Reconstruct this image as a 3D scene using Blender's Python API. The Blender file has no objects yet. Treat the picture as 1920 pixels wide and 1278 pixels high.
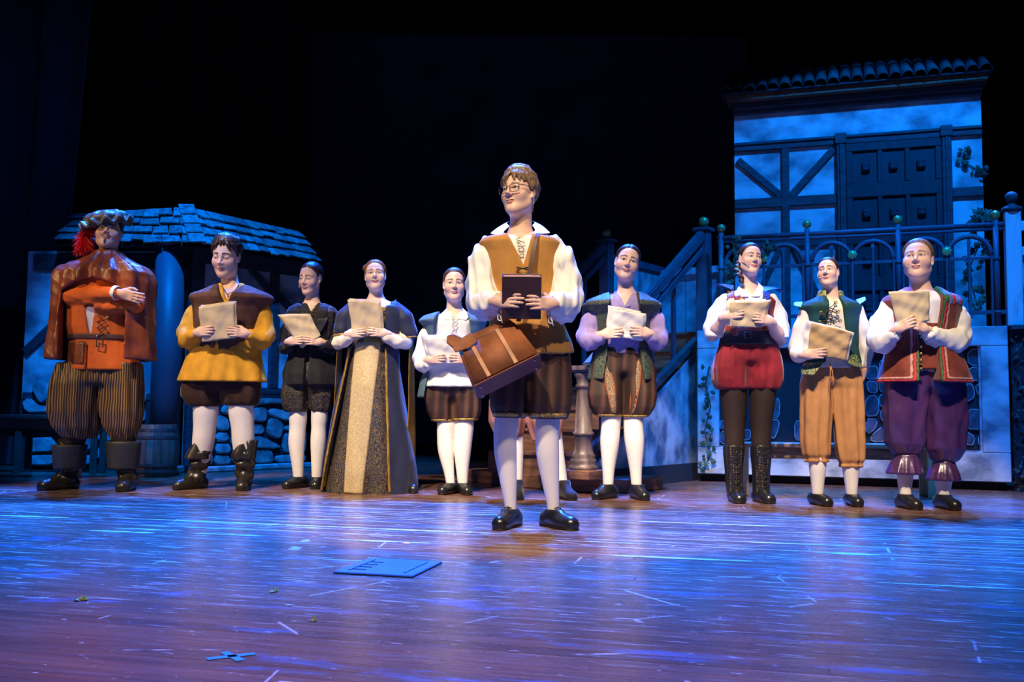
import bpy, bmesh, math, random
import numpy as np
from mathutils import Matrix, Vector
random.seed(7)
SC = bpy.context.scene
COL = SC.collection
# ------------------------------------------------------------------ camera
FPX, CX, CY = 1800.0, 960.0, 639.0
CAM_Z, PITCH, ROLL = 0.566, math.radians(4.162), 0.010
CAM_R = Matrix.Rotation(math.pi / 2 + PITCH, 3, 'X') @ Matrix.Rotation(ROLL, 3, 'Z')
cam_data = bpy.data.cameras.new('camera')
cam_data.sensor_width = 36.0
cam_data.lens = FPX / 1920.0 * 36.0
cam_data.clip_end = 100
cam = bpy.data.objects.new('camera', cam_data)
COL.objects.link(cam)
cam.matrix_world = Matrix.Translation((0, 0, CAM_Z)) @ CAM_R.to_4x4()
SC.camera = cam
SC.view_settings.view_transform = 'Standard'
SC.view_settings.look = 'None'
SC.view_settings.gamma = 1
SC.view_settings.use_curve_mapping = False
SC.view_settings.exposure = 0.0
# ------------------------------------------------------------------ world: a dark theatre
wd = bpy.data.worlds.new('dark_theatre'); SC.world = wd
wd.use_nodes = True
wd.node_tree.nodes['Background'].inputs[0].default_value = (0.05, 0.11, 0.35, 1)
wd.node_tree.nodes['Background'].inputs[1].default_value = 0.018
# ------------------------------------------------------------------ stage lanterns
WARM = (1.0, 0.80, 0.58)
BLUE = (0.0, 0.20, 1.0)
DEEP = (0.015, 0.15, 1.0)
def spot(name, loc, tgt, power, color, half_deg, blend=0.25, radius=0.12):
    l = bpy.data.lights.new(name, 'SPOT')
    l.energy = power; l.color = color; l.spot_size = math.radians(half_deg * 2); l.spot_blend = blend
    l.shadow_soft_size = radius
    o = bpy.data.objects.new(name, l); COL.objects.link(o)
    o.location = loc
    d = Vector(tgt) - Vector(loc)
    o.rotation_euler = d.to_track_quat('-Z', 'Y').to_euler()
    return o
# warm front-of-house wash over the line of players, tight cones that die away before the scenery
for tx, ty, pw in ((-2.75, 6.5, 900), (-1.85, 6.45, 2000), (-0.95, 6.35, 2200), (-0.05, 6.55, 2200), (0.85, 6.3, 2200), (1.70, 6.0, 2200), (2.55, 5.9, 2200)):
    spot('warm_front_light', (tx - 1.5, ty - 5.3, 7.4), (tx, ty, 0.86), pw * 1.35, WARM, 6.5, 0.22)
spot('warm_special', (-1.5, -0.5, 7.0), (0.08, 4.7, 0.78), 2900, WARM, 9.3, 0.22)
spot('warm_special', (1.2, -0.5, 7.0), (0.08, 4.7, 0.78), 1300, WARM, 9.3, 0.22)
spot('warm_side_light', (-6.0, 4.2, 2.6), (-2.9, 6.5, 1.2), 260, (1.0, 0.66, 0.32), 15, 0.5)
# low rosy wash on the apron
spot('apron_light', (-1.2, -2.6, 5.2), (-0.6, 1.5, 0.0), 1900, (1.0, 0.48, 0.40), 16, 1.0)
# blue back light from the fly bars
for lx in (-4.4, -2.9, -1.45, 0.0, 1.45, 2.9, 4.4):
    spot('blue_back_light', (lx, 9.4, 8.2), (lx * 0.92, 5.0, 0.0), 15000, DEEP, 13, 0.6)
for lx in (-2.6, 0.0, 2.6):
    spot('blue_apron_light', (lx, 8.4, 8.2), (lx * 0.75, 2.4, 0.0), 8500, DEEP, 14, 0.8)
# blue front wash on the scenery
spot('blue_wash_cottage', (-2.2, 4.9, 6.4), (-2.6, 8.8, 0.85), 4600, BLUE, 17.5, 0.5)
spot('blue_wash_house', (3.2, 4.5, 6.8), (2.85, 8.4, 1.20), 3000, BLUE, 18.8, 0.2)
spot('blue_wash_stairs', (0.3, 4.5, 6.4), (1.30, 8.0, 0.75), 1700, (0.0, 0.28, 1.0), 10, 0.6)
spot('blue_wash_platform', (2.5, 4.9, 5.6), (2.6, 7.7, 0.55), 900, BLUE, 17, 0.5)
spot('blue_wash_legs', (1.0, 3.0, 6.5), (-5.2, 9.0, 2.0), 420, DEEP, 16, 0.9)

# ------------------------------------------------------------------ pixel geometry
def ray(px, py):
    return CAM_R @ Vector(((px - CX) / FPX, -(py - CY) / FPX, -1.0))
def U(px, py, Y):
    d = ray(px, py); t = Y / d.y
    return Vector((d.x * t, Y, CAM_Z + d.z * t))
def GP(px, py, z=0.0):
    d = ray(px, py); t = (z - CAM_Z) / d.z
    return Vector((d.x * t, d.y * t, z))
class VPlane:
    """upright plane in the place: origin (x,y), direction angle; u runs along it, v behind it"""
    def __init__(s, x, y, ang):
        s.o = Vector((x, y)); s.a = ang; s.d = Vector((math.cos(ang), math.sin(ang)))
        s.n = Vector((-s.d.y, s.d.x))
    def uz(s, px, py, v=0.0):
        r = ray(px, py); o = s.o + s.n * v
        t = (o.dot(s.n)) / (r.x * s.n.x + r.y * s.n.y)
        p = Vector((r.x * t, r.y * t))
        return ((p - s.o).dot(s.d), CAM_Z + r.z * t)
# ------------------------------------------------------------------ objects
def empty(name, loc=(0, 0, 0), rz=0.0, label=None, cat=None, group=None, kind=None, parent=None):
    o = bpy.data.objects.new(name, None); COL.objects.link(o)
    o.location = loc; o.rotation_euler = (0, 0, rz); o.empty_display_size = 0.1
    tag(o, label, cat, group, kind)
    if parent: o.parent = parent
    return o
def tag(o, label=None, cat=None, group=None, kind=None):
    if label: o['label'] = label
    if cat: o['category'] = cat
    if group: o['group'] = group
    if kind: o['kind'] = kind
    return o
def link(name, me, mat=None, parent=None, smooth=False):
    o = bpy.data.objects.new(name, me); COL.objects.link(o)
    if mat is not None and len(me.materials) == 0: me.materials.append(mat)
    if parent: o.parent = parent
    if smooth and len(me.polygons): me.polygons.foreach_set('use_smooth', [True] * len(me.polygons))
    return o
class MB:
    def __init__(s): s.v = []; s.f = []
    def add(s, vs, fs):
        n = len(s.v); s.v += [tuple(p) for p in vs]; s.f += [tuple(i + n for i in f) for f in fs]; return s
    def box(s, lo, hi):
        x0, y0, z0 = lo; x1, y1, z1 = hi
        return s.add([(x0, y0, z0), (x1, y0, z0), (x1, y1, z0), (x0, y1, z0), (x0, y0, z1), (x1, y0, z1), (x1, y1, z1), (x0, y1, z1)],
                     [(0, 3, 2, 1), (4, 5, 6, 7), (0, 1, 5, 4), (1, 2, 6, 5), (2, 3, 7, 6), (3, 0, 4, 7)])
    def bar(s, a, b, w, d, up=(0, 0, 1)):
        """square bar from a to b: w across, d along `side`"""
        a, b = Vector(a), Vector(b); t = (b - a).normalized(); up = Vector(up)
        if abs(t.dot(up)) > 0.98: up = Vector((0, 1, 0))
        sd = t.cross(up).normalized(); u2 = sd.cross(t).normalized()
        vs = []
        for p in (a, b):
            for (i, j) in ((-1, -1), (1, -1), (1, 1), (-1, 1)):
                vs.append(p + sd * (i * d / 2) + u2 * (j * w / 2))
        return s.add(vs, [(0, 3, 2, 1), (4, 5, 6, 7), (0, 1, 5, 4), (1, 2, 6, 5), (2, 3, 7, 6), (3, 0, 4, 7)])
    def tube(s, pts, r, n=8, cap=True, closed=False):
        pts = [Vector(p) for p in pts]; m = len(pts)
        rs = r if isinstance(r, (list, tuple)) else [r] * m
        base = len(s.v); prev = None
        for i, p in enumerate(pts):
            if closed: t = (pts[(i + 1) % m] - pts[i - 1])
            else: t = pts[min(i + 1, m - 1)] - pts[max(i - 1, 0)]
            t.normalize()
            ref = prev if prev is not None else (Vector((0, 0, 1)) if abs(t.z) < 0.9 else Vector((1, 0, 0)))
            sd = (ref - t * ref.dot(t)).normalized(); prev = sd
            w = t.cross(sd)
            for k in range(n):
                a = 2 * math.pi * k / n
                s.v.append(tuple(p + sd * (math.cos(a) * rs[i]) + w * (math.sin(a) * rs[i])))
        for i in range(m if closed else m - 1):
            j = (i + 1) % m
            for k in range(n):
                k2 = (k + 1) % n
                s.f.append((base + i * n + k, base + i * n + k2, base + j * n + k2, base + j * n + k))
        if cap and not closed:
            s.f.append(tuple(base + k for k in range(n))[::-1]); s.f.append(tuple(base + (m - 1) * n + k for k in range(n)))
        return s
    def lathe(s, prof, n=20, c=(0, 0, 0)):
        base = len(s.v)
        for (r, z) in prof:
            for k in range(n):
                a = 2 * math.pi * k / n
                s.v.append((c[0] + r * math.cos(a), c[1] + r * math.sin(a), c[2] + z))
        for i in range(len(prof) - 1):
            for k in range(n):
                k2 = (k + 1) % n
                s.f.append((base + i * n + k, base + i * n + k2, base + (i + 1) * n + k2, base + (i + 1) * n + k))
        s.f.append(tuple(base + k for k in range(n))[::-1]); s.f.append(tuple(base + (len(prof) - 1) * n + k for k in range(n)))
        return s
    def prism(s, poly, y0, y1):
        """polygon of (x,z) extruded from y0 (front) to y1"""
        n = len(poly); vs = [(x, y0, z) for x, z in poly] + [(x, y1, z) for x, z in poly]
        fs = [tuple(range(n)), tuple(range(2 * n - 1, n - 1, -1))] + [(i, i + n, (i + 1) % n + n, (i + 1) % n) for i in range(n)]
        return s.add(vs, fs)
    def build(s, name, mat, parent=None, bevel=0.0, smooth=False, segs=1):
        me = bpy.data.meshes.new(name); me.from_pydata(s.v, [], s.f)
        bm = bmesh.new(); bm.from_mesh(me)
        bmesh.ops.recalc_face_normals(bm, faces=bm.faces)
        if bevel > 0:
            ed = [e for e in bm.edges if len(e.link_faces) == 2 and e.calc_face_angle(0) > 0.6]
            bmesh.ops.bevel(bm, geom=ed, offset=bevel, segments=segs, affect='EDGES', clamp_overlap=True)
        bm.to_mesh(me); bm.free(); me.update()
        return link(name, me, mat, parent, smooth)
def rbox(name, lo, hi, mat, parent, bevel=0.004): return MB().box(lo, hi).build(name, mat, parent, bevel)
def uvsphere(r, c=(0, 0, 0), n=16, m=10):
    prof = [(max(1e-4, r * math.sin(math.pi * i / m)), -r * math.cos(math.pi * i / m)) for i in range(m + 1)]
    return MB().lathe(prof, n, c)
# ------------------------------------------------------------------ materials
MATS = {}
def mat(name, col, rough=0.6, metal=0.0, var=0.0, vscale=8.0, col2=None, bump=0.0, bscale=60.0, stretch=(1, 1, 1), spec=0.5,
        sheen=0.0, coords='Object', thr=(0.35, 0.65), rand=0.0, detail=5.0, coat=0.0, crease=0.0, cscale=6.0):
    if name in MATS: return MATS[name]
    m = bpy.data.materials.new(name); m.use_nodes = True; nt = m.node_tree; N = nt.nodes; L = nt.links
    b = N['Principled BSDF']
    b.inputs['Roughness'].default_value = rough; b.inputs['Metallic'].default_value = metal
    b.inputs['Specular IOR Level'].default_value = spec
    if sheen: b.inputs['Sheen Weight'].default_value = sheen; b.inputs['Sheen Roughness'].default_value = 0.4
    if coat: b.inputs['Coat Weight'].default_value = coat; b.inputs['Coat Roughness'].default_value = 0.15
    c1 = tuple(col) + (1,)
    tc = N.new('ShaderNodeTexCoord'); mp = N.new('ShaderNodeMapping'); mp.inputs['Scale'].default_value = stretch
    L.new(tc.outputs[coords], mp.inputs['Vector'])
    out = None
    if col2 is not None or var > 0:
        nz = N.new('ShaderNodeTexNoise'); nz.inputs['Scale'].default_value = vscale; nz.inputs['Detail'].default_value = detail
        L.new(mp.outputs[0], nz.inputs['Vector'])
        rp = N.new('ShaderNodeValToRGB')
        rp.color_ramp.elements[0].position = thr[0]; rp.color_ramp.elements[1].position = thr[1]
        if col2 is not None: ca, cb = tuple(col2) + (1,), c1
        else: ca, cb = tuple(max(0, x * (1 - var)) for x in col) + (1,), tuple(min(1, x * (1 + var)) for x in col) + (1,)
        rp.color_ramp.elements[0].color = ca; rp.color_ramp.elements[1].color = cb
        L.new(nz.outputs['Fac'], rp.inputs[0]); out = rp.outputs[0]
    if rand > 0:
        oi = N.new('ShaderNodeObjectInfo'); mr = N.new('ShaderNodeMapRange')
        mr.inputs[3].default_value = 1 - rand; mr.inputs[4].default_value = 1 + rand
        L.new(oi.outputs['Random'], mr.inputs[0])
        mx = N.new('ShaderNodeMix'); mx.data_type = 'RGBA'; mx.blend_type = 'MULTIPLY'; mx.inputs[0].default_value = 1
        if out: L.new(out, mx.inputs[6])
        else: mx.inputs[6].default_value = c1
        L.new(mr.outputs[0], mx.inputs[7]); out = mx.outputs[2]
    if out: L.new(out, b.inputs['Base Color'])
    else: b.inputs['Base Color'].default_value = c1
    if bump > 0:
        n2 = N.new('ShaderNodeTexNoise'); n2.inputs['Scale'].default_value = bscale; n2.inputs['Detail'].default_value = 4
        L.new(mp.outputs[0], n2.inputs['Vector'])
        bp = N.new('ShaderNodeBump'); bp.inputs['Strength'].default_value = bump; bp.inputs['Distance'].default_value = 0.01
        L.new(n2.outputs['Fac'], bp.inputs['Height']); L.new(bp.outputs[0], b.inputs['Normal'])
        if crease > 0:
            n3 = N.new('ShaderNodeTexNoise'); n3.inputs['Scale'].default_value = cscale; n3.inputs['Detail'].default_value = 1.5; n3.inputs['Distortion'].default_value = 0.6
            m3 = N.new('ShaderNodeMapping'); m3.inputs['Scale'].default_value = (1.5, 1.5, 0.75); L.new(tc.outputs[coords], m3.inputs[0]); L.new(m3.outputs[0], n3.inputs['Vector'])
            s3 = N.new('ShaderNodeMath'); s3.operation = 'SUBTRACT'; s3.inputs[1].default_value = 0.5; L.new(n3.outputs['Fac'], s3.inputs[0])
            a3 = N.new('ShaderNodeMath'); a3.operation = 'ABSOLUTE'; L.new(s3.outputs[0], a3.inputs[0])
            b3 = N.new('ShaderNodeBump'); b3.inputs['Strength'].default_value = crease; b3.inputs['Distance'].default_value = 0.05
            L.new(a3.outputs[0], b3.inputs['Height']); L.new(bp.outputs[0], b3.inputs['Normal']); L.new(b3.outputs[0], b.inputs['Normal'])
    MATS[name] = m
    return m
# ================================================================== THE STAGE
def floor_material():
    m = bpy.data.materials.new('stage_boards'); m.use_nodes = True; nt = m.node_tree; N = nt.nodes; L = nt.links
    b = N['Principled BSDF']
    g = N.new('ShaderNodeNewGeometry')
    rot = N.new('ShaderNodeVectorRotate'); rot.rotation_type = 'Z_AXIS'; rot.inputs['Angle'].default_value = math.radians(14)
    L.new(g.outputs['Position'], rot.inputs['Vector'])
    def noise(scale, stretch, detail=6, rough=0.6):
        mp = N.new('ShaderNodeMapping'); mp.inputs['Scale'].default_value = stretch
        L.new(rot.outputs[0], mp.inputs['Vector'])
        nz = N.new('ShaderNodeTexNoise'); nz.inputs['Scale'].default_value = scale; nz.inputs['Detail'].default_value = detail
        nz.inputs['Roughness'].default_value = rough
        L.new(mp.outputs[0], nz.inputs['Vector']); return nz.outputs['Fac']
    def ramp(fac, stops):
        r = N.new('ShaderNodeValToRGB'); cr = r.color_ramp
        while len(cr.elements) < len(stops): cr.elements.new(0.5)
        for e, (p, c) in zip(cr.elements, stops): e.position = p; e.color = c
        L.new(fac, r.inputs[0]); return r.outputs[0]
    def mix(a, b_, fac, mode='MIX'):
        x = N.new('ShaderNodeMix'); x.data_type = 'RGBA'; x.blend_type = mode
        for sock, val in ((x.inputs[6], a), (x.inputs[7], b_), (x.inputs[0], fac)):
            if hasattr(val, 'links'): L.new(val, sock)
            else: sock.default_value = val
        return x.outputs[2]
    grain = ramp(noise(7, (0.35, 9, 1)), [(0.25, (0.095, 0.040, 0.027, 1)), (0.55, (0.17, 0.075, 0.045, 1)), (0.8, (0.25, 0.12, 0.07, 1))])
    oi = N.new('ShaderNodeObjectInfo'); mr = N.new('ShaderNodeMapRange'); mr.inputs[3].default_value = 0.72; mr.inputs[4].default_value = 1.25
    L.new(oi.outputs['Random'], mr.inputs[0])
    col = mix(grain, mr.outputs[0], 1.0, 'MULTIPLY')
    W, K = (1, 1, 1, 1), (0, 0, 0, 1)
    # scuffed-off varnish: long worn streaks upstage, short dashes and specks everywhere
    band = N.new('ShaderNodeSeparateXYZ'); L.new(rot.outputs[0], band.inputs[0])
    def window(lo, hi, soft):
        a_ = N.new('ShaderNodeMapRange'); a_.interpolation_type = 'SMOOTHSTEP'; a_.inputs[1].default_value = lo - soft; a_.inputs[2].default_value = lo + soft; L.new(band.outputs['Y'], a_.inputs[0])
        c_ = N.new('ShaderNodeMapRange'); c_.interpolation_type = 'SMOOTHSTEP'; c_.inputs[1].default_value = hi - soft; c_.inputs[2].default_value = hi + soft; c_.inputs[3].default_value = 1; c_.inputs[4].default_value = 0; L.new(band.outputs['Y'], c_.inputs[0])
        m_ = N.new('ShaderNodeMath'); m_.operation = 'MULTIPLY'; L.new(a_.outputs[0], m_.inputs[0]); L.new(c_.outputs[0], m_.inputs[1]); return m_.outputs[0]
    def mul(x, y):
        m_ = N.new('ShaderNodeMath'); m_.operation = 'MULTIPLY'; L.new(x, m_.inputs[0]); L.new(y, m_.inputs[1]); return m_.outputs[0]
    streak = ramp(noise(3.0, (0.22, 9, 1), 3, 0.5), [(0.55, K), (0.60, W)])
    ragged = ramp(noise(9, (0.8, 6, 1), 5, 0.7), [(0.42, K), (0.58, W)])
    col = mix(col, (0.62, 0.50, 0.44, 1), mul(mul(streak, ragged), window(3.9, 5.9, 0.35)))
    dash = ramp(noise(6.5, (0.7, 9, 1), 4, 0.6), [(0.60, K), (0.64, W)])
    col = mix(col, (0.52, 0.45, 0.42, 1), mul(dash, window(2.4, 7.5, 0.6)))
    speck = ramp(noise(15, (0.8, 2.4, 1), 5, 0.75), [(0.635, K), (0.67, W)])
    col = mix(col, (0.62, 0.60, 0.60, 1), speck)
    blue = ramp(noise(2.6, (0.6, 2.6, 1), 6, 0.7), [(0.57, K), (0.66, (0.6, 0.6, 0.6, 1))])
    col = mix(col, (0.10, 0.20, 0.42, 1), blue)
    # drag scratches at odd angles
    wv = N.new('ShaderNodeTexVoronoi'); wv.feature = 'DISTANCE_TO_EDGE'; wv.inputs['Scale'].default_value = 1.7; L.new(rot.outputs[0], wv.inputs['Vector'])
    scr = ramp(wv.outputs['Distance'], [(0.0035, W), (0.006, K)])
    brk = ramp(noise(4.5, (1, 1, 1), 3, 0.6), [(0.56, K), (0.60, W)])
    col = mix(col, (0.55, 0.48, 0.44, 1), mul(scr, brk))
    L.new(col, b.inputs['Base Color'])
    rg = N.new('ShaderNodeMapRange'); rg.inputs[3].default_value = 0.19; rg.inputs[4].default_value = 0.37
    L.new(noise(9, (0.5, 4, 1)), rg.inputs[0]); L.new(rg.outputs[0], b.inputs['Roughness'])
    b.inputs['Specular IOR Level'].default_value = 0.5
    bp = N.new('ShaderNodeBump'); bp.inputs['Strength'].default_value = 0.15; bp.inputs['Distance'].default_value = 0.002
    L.new(noise(14, (0.3, 7, 1)), bp.inputs['Height']); L.new(bp.outputs[0], b.inputs['Normal'])
    return m
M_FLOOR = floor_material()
M_GAP = mat('board_joint', (0.012, 0.008, 0.006), 0.9)
FA = math.radians(-14)
floor = MB().box((-9, 1.0, -0.25), (9, 14.5, -0.021)).build('floor', M_GAP)
floor.rotation_euler = (0, 0, FA); tag(floor, kind='structure')
PW = 0.066
pl = MB().box((-0.5, 0, -0.021), (0.5, PW - 0.0007, 0.0))
plank_me = None
rng = random.Random(3)
nplank = 0
v = 1.05
while v < 10.6:
    x0, x1 = -7.5, 7.5
    cuts = sorted([rng.uniform(-3.5, 3.5)]) if nplank < 280 else [rng.uniform(-2, 2)]
    xs = [x0] + cuts + [x1]
    for a, c in zip(xs[:-1], xs[1:]):
        if plank_me is None:
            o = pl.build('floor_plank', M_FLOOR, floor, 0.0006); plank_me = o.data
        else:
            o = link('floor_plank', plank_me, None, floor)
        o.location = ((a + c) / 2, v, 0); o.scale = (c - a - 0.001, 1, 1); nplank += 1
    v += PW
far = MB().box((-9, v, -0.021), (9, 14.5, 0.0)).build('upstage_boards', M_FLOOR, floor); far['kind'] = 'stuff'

# long worn streaks where the varnish is gone
M_WEAR = mat('bare_worn_wood', (0.58, 0.46, 0.40), 0.6, col2=(0.40, 0.28, 0.22), vscale=30, stretch=(1, 4, 1))
rw = random.Random(21)
for u0, u1, v0, w in [(a_, b_, c_, d_ * 3.2) for a_, b_, c_, d_ in [(-3.8, -3.35, 4.24, .026), (-3.3, -1.0, 4.33, .020), (-2.95, -2.62, 3.86, .026), (-2.9, -2.55, 3.97, .016), (-2.45, -2.1, 3.92, .018), (-1.75, -1.3, 3.93, .018), (-.6, 0.0, 3.835, .018), (-.1, .5, 4.41, .014),
                      (.25, .5, 4.166, .020), (-.7, .25, 5.055, .018), (-1.0, -.3, 4.2, .012), (-3.0, -2.2, 4.1, .010), (.5, 1.6, 4.75, .010), (-2.4, -1.6, 4.6, .010), (-1.9, -1.2, 5.1, .012), (0.4, 0.9, 3.5, .009), (-1.6, -1.2, 3.4, .008), (1.0, 1.9, 5.3, .010), (-3.6, -3.0, 5.0, .010), (-0.2, 0.7, 5.5, .008), (0.9, 1.5, 3.9, .008), (-2.2, -1.5, 5.6, .010)]]:
    n = max(4, int((u1 - u0) / 0.05)); top = []; bot = []
    for i in range(n + 1):
        u = u0 + (u1 - u0) * i / n; k = math.sin(math.pi * min(1, max(0.02, i / n * 6, 0.0))) if i / n < 1 / 12 else 1
        k = min(1, 0.25 + 3 * min(i, n - i) / n) * rw.uniform(0.35, 1.0); sl = 0.010 * (i / n - 0.5)
        top.append((u, v0 + sl + w * k / 2, 0.0009)); bot.append((u, v0 + sl - w * k / 2 * rw.uniform(.6, 1), 0.0009))
    MB().add(bot + top, [(i, i + 1, n + 2 + i, n + 1 + i) for i in range(n)]).build('wear_streak', M_WEAR, floor)
# ---- black masking
M_BLACK = mat('black_serge', (0.010, 0.010, 0.012), 0.95, spec=0.1, var=0.3, vscale=3)
M_CYC = mat('dark_cyclorama', (0.055, 0.055, 0.066), 0.9, spec=0.1, var=0.15, vscale=2)
wb = MB().box((-11, 13.2, -0.2), (11, 13.3, 8.6)).build('wall_back', M_BLACK); tag(wb, kind='structure')
p0, p1 = U(452, 60, 12.4), U(1400, 25, 12.4)
scr = empty('backdrop_screen', ((p0.x + p1.x) / 2, 12.4, 0), 0, 'large dark backdrop screen hanging behind all the players', 'backdrop')
hw = (p1.x - p0.x) / 2
MB().box((-hw, 0, 0.12), (hw, 0.02, p0.z)).build('screen_cloth', M_CYC, scr)
MB().box((-hw, -0.01, p0.z), (hw, 0.05, p0.z + 0.06)).build('hanging_batten', M_BLACK, scr)
MB().box((-hw, -0.01, 0.0), (hw, 0.05, 0.12)).build('bottom_weight', M_BLACK, scr)
def drape(name, x0, x1, y, ztop, amp, wl, label, lean=0.0, m=None, seed=1):
    n = int((x1 - x0) / 0.03); rows = 12; vs = []; fs = []; r = random.Random(seed); ph = r.uniform(0, 6)
    for th in (0, 0.012):
        for j in range(rows + 1):
            z = ztop * j / rows
            for i in range(n + 1):
                x = x0 + (x1 - x0) * i / n
                yy = y + amp * (math.sin(2 * math.pi * x / wl + ph) + 0.45 * math.sin(2 * math.pi * x / wl * 1.73 + 1.3 + 0.25 * z)) + th
                vs.append((x + lean * z * (i / n), yy, z + 0.01))
    k = (rows + 1) * (n + 1)
    for t in range(2):
        for j in range(rows):
            for i in range(n):
                a = t * k + j * (n + 1) + i; fs.append((a, a + 1, a + n + 2, a + n + 1))
    for j in range(rows):
        for i in (0, n):
            a = j * (n + 1) + i; fs.append((a, a + n + 1, a + n + 1 + k, a + k))
    o = MB().add(vs, fs).build(name, m or M_BLACK, None, smooth=True)
    return tag(o, label, 'curtain')
M_LEG = mat('navy_velour', (0.030, 0.030, 0.036), 0.9, spec=0.1, sheen=0.2)
drape('stage_curtain', -6.6, -4.45, 9.3, 7.0, 0.07, 0.42, 'tall black masking curtain with deep folds beside the cottage', 0.05, M_LEG)
drape('stage_curtain', -4.6, -2.4, 11.2, 7.6, 0.05, 0.5, 'black masking curtain hanging behind the cottage roof', 0.0, M_BLACK, 5)
drape('stage_curtain', 4.6, 7.5, 10.2, 7.6, 0.06, 0.5, 'black masking curtain hanging beyond the timbered house', 0.0, M_BLACK, 9)

# ---- materials of the scenery
M_PLASTER = mat('painted_plaster', (0.60, 0.62, 0.64), 0.85, col2=(0.17, 0.19, 0.22), vscale=3.6, detail=9, thr=(0.36, 0.60), bump=0.35, bscale=18, stretch=(1, 1, 1.4))
M_PLASTER2 = mat('stippled_plaster', (0.52, 0.56, 0.57), 0.85, col2=(0.12, 0.15, 0.19), vscale=7, detail=9, thr=(0.36, 0.62), bump=0.4, bscale=25, stretch=(1.6, 1, 0.7))
M_BEAM = mat('painted_timber', (0.048, 0.043, 0.052), 0.7, var=0.4, vscale=6, stretch=(1, 1, 6), bump=0.3, bscale=25)
M_DOOR = mat('dark_door_timber', (0.020, 0.019, 0.026), 0.65, var=0.3, vscale=6, stretch=(3, 3, 0.6), bump=0.2, bscale=30)
M_TILE = mat('barrel_roof_tile', (0.10, 0.055, 0.05), 0.8, col2=(0.03, 0.022, 0.028), vscale=9, rand=0.35, bump=0.3, bscale=40)
M_FASCIA = mat('rust_fascia', (0.22, 0.07, 0.03), 0.7, var=0.3, vscale=5)
M_SHINGLE = mat('weathered_shingle', (0.26, 0.26, 0.255), 0.8, col2=(0.085, 0.085, 0.09), vscale=4, stretch=(6, 6, 1), rand=0.45, bump=0.35, bscale=40)
M_STONE = mat('scenic_stone', (0.46, 0.52, 0.50), 0.8, col2=(0.16, 0.20, 0.22), vscale=11, detail=8, rand=0.3, bump=0.5, bscale=50)
M_MORTAR = mat('dark_mortar', (0.020, 0.021, 0.026), 0.9)
M_COLUMN = mat('blue_grey_column', (0.07, 0.075, 0.10), 0.5, var=0.2, vscale=3, bump=0.1, bscale=10)
M_RAIL = mat('balcony_iron', (0.065, 0.065, 0.095), 0.55, var=0.25, vscale=7)
M_KNOB = mat('green_gold_knob', (0.32, 0.36, 0.12), 0.35, 0.4, var=0.3, vscale=12)
M_WPOST = mat('weathered_white_post', (0.62, 0.66, 0.68), 0.8, col2=(0.20, 0.22, 0.26), vscale=5, stretch=(3, 3, 0.6), thr=(0.3, 0.5), bump=0.3, bscale=30)
M_STAIRW = mat('stair_timber', (0.24, 0.115, 0.062), 0.55, col2=(0.10, 0.045, 0.028), vscale=5, stretch=(0.8, 0.8, 7), bump=0.25, bscale=20)
M_NEWEL = mat('marbled_newel', (0.26, 0.18, 0.14), 0.45, col2=(0.07, 0.05, 0.045), vscale=6, stretch=(3, 3, 0.7))
M_PAINTST = mat('painted_stone', (0.115, 0.125, 0.165), 0.75, col2=(0.035, 0.038, 0.055), vscale=14, bump=0.2, bscale=40, rand=0.4)
M_PAINTED = mat('painted_edge', (0.36, 0.38, 0.42), 0.8, var=0.4, vscale=20)
M_DARK = mat('dark_recess', (0.018, 0.018, 0.024), 0.9)
M_LEAF = mat('ivy_leaf', (0.035, 0.085, 0.045), 0.6, var=0.4, vscale=20, rand=0.5)
M_VINE = mat('ivy_stem', (0.06, 0.05, 0.03), 0.8)

# ================================================================== HOUSE WITH BALCONY
HA = math.radians(-18)
PF = VPlane(1.547, 8.0, HA)
def frame(name, label, cat): return empty(name, (1.547, 8.0, 0), HA, label, cat)
# --- the platform under the balcony
plat = frame('balcony_platform', 'raised balcony platform with pale frame and dark painted stones behind the low bench', 'platform')
uR = PF.uz(1893, 750)[0]
ZP = 1.25
MB().box((0, 0.11, 1.20), (uR, 0.92, ZP)).build('deck', M_BEAM, plat)
MB().box((0.02, 0.10, 0.0), (uR - 0.02, 0.16, 0.07)).build('black_skirt', M_DARK, plat)
for nm, lo, hi in (('frame_rail', (0, 0, 1.10), (uR, 0.10, ZP)), ('frame_rail', (0, 0, 0.065), (uR, 0.10, 0.285)),
                   ('frame_stile', (0, 0.001, 0.286), (0.175, 0.099, 1.099)), ('frame_stile', (uR - 0.19, 0.001, 0.286), (uR, 0.099, 1.099))):
    rbox(nm, lo, hi, M_PLASTER, plat, 0.006)
MB().box((0.16, 0.065, 0.28), (uR - 0.18, 0.09, 1.11)).build('inset_panel', M_MORTAR, plat)
for lo, hi in (((0.175, 0.02, 0.285), (uR - 0.19, 0.065, 0.297)), ((uR - 0.205, 0.02, 0.297), (uR - 0.19, 0.065, 1.10))):
    MB().box(lo, hi).build('inset_moulding', M_PAINTED, plat)
def stone(poly, y0, y1, m, parent, bev=0.012, name='stone', rim=None):
    """rounded slab from an outline of (u,z)"""
    n = len(poly); cx = sum(p[0] for p in poly) / n; cz = sum(p[1] for p in poly) / n
    pts = []
    for i in range(n):                       # cut each corner twice
        a, b = Vector(poly[i]), Vector(poly[(i + 1) % n])
        pts += [a.lerp(b, 0.22), a.lerp(b, 0.78)]
    o = MB().prism([(p.x, p.y) for p in pts], y0, y1).build(name, m, parent, bev, segs=2)
    if rim:
        ring = [(cx + (p.x - cx) * 1.0, cz + (p.y - cz) * 1.0) for p in pts]
        mb = MB(); mb.tube([(x, y0 + 0.004, z) for x, z in ring], 0.0045, 5, closed=True); mb.build('chalk_outline', rim, o, smooth=True)
    return o
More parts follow.
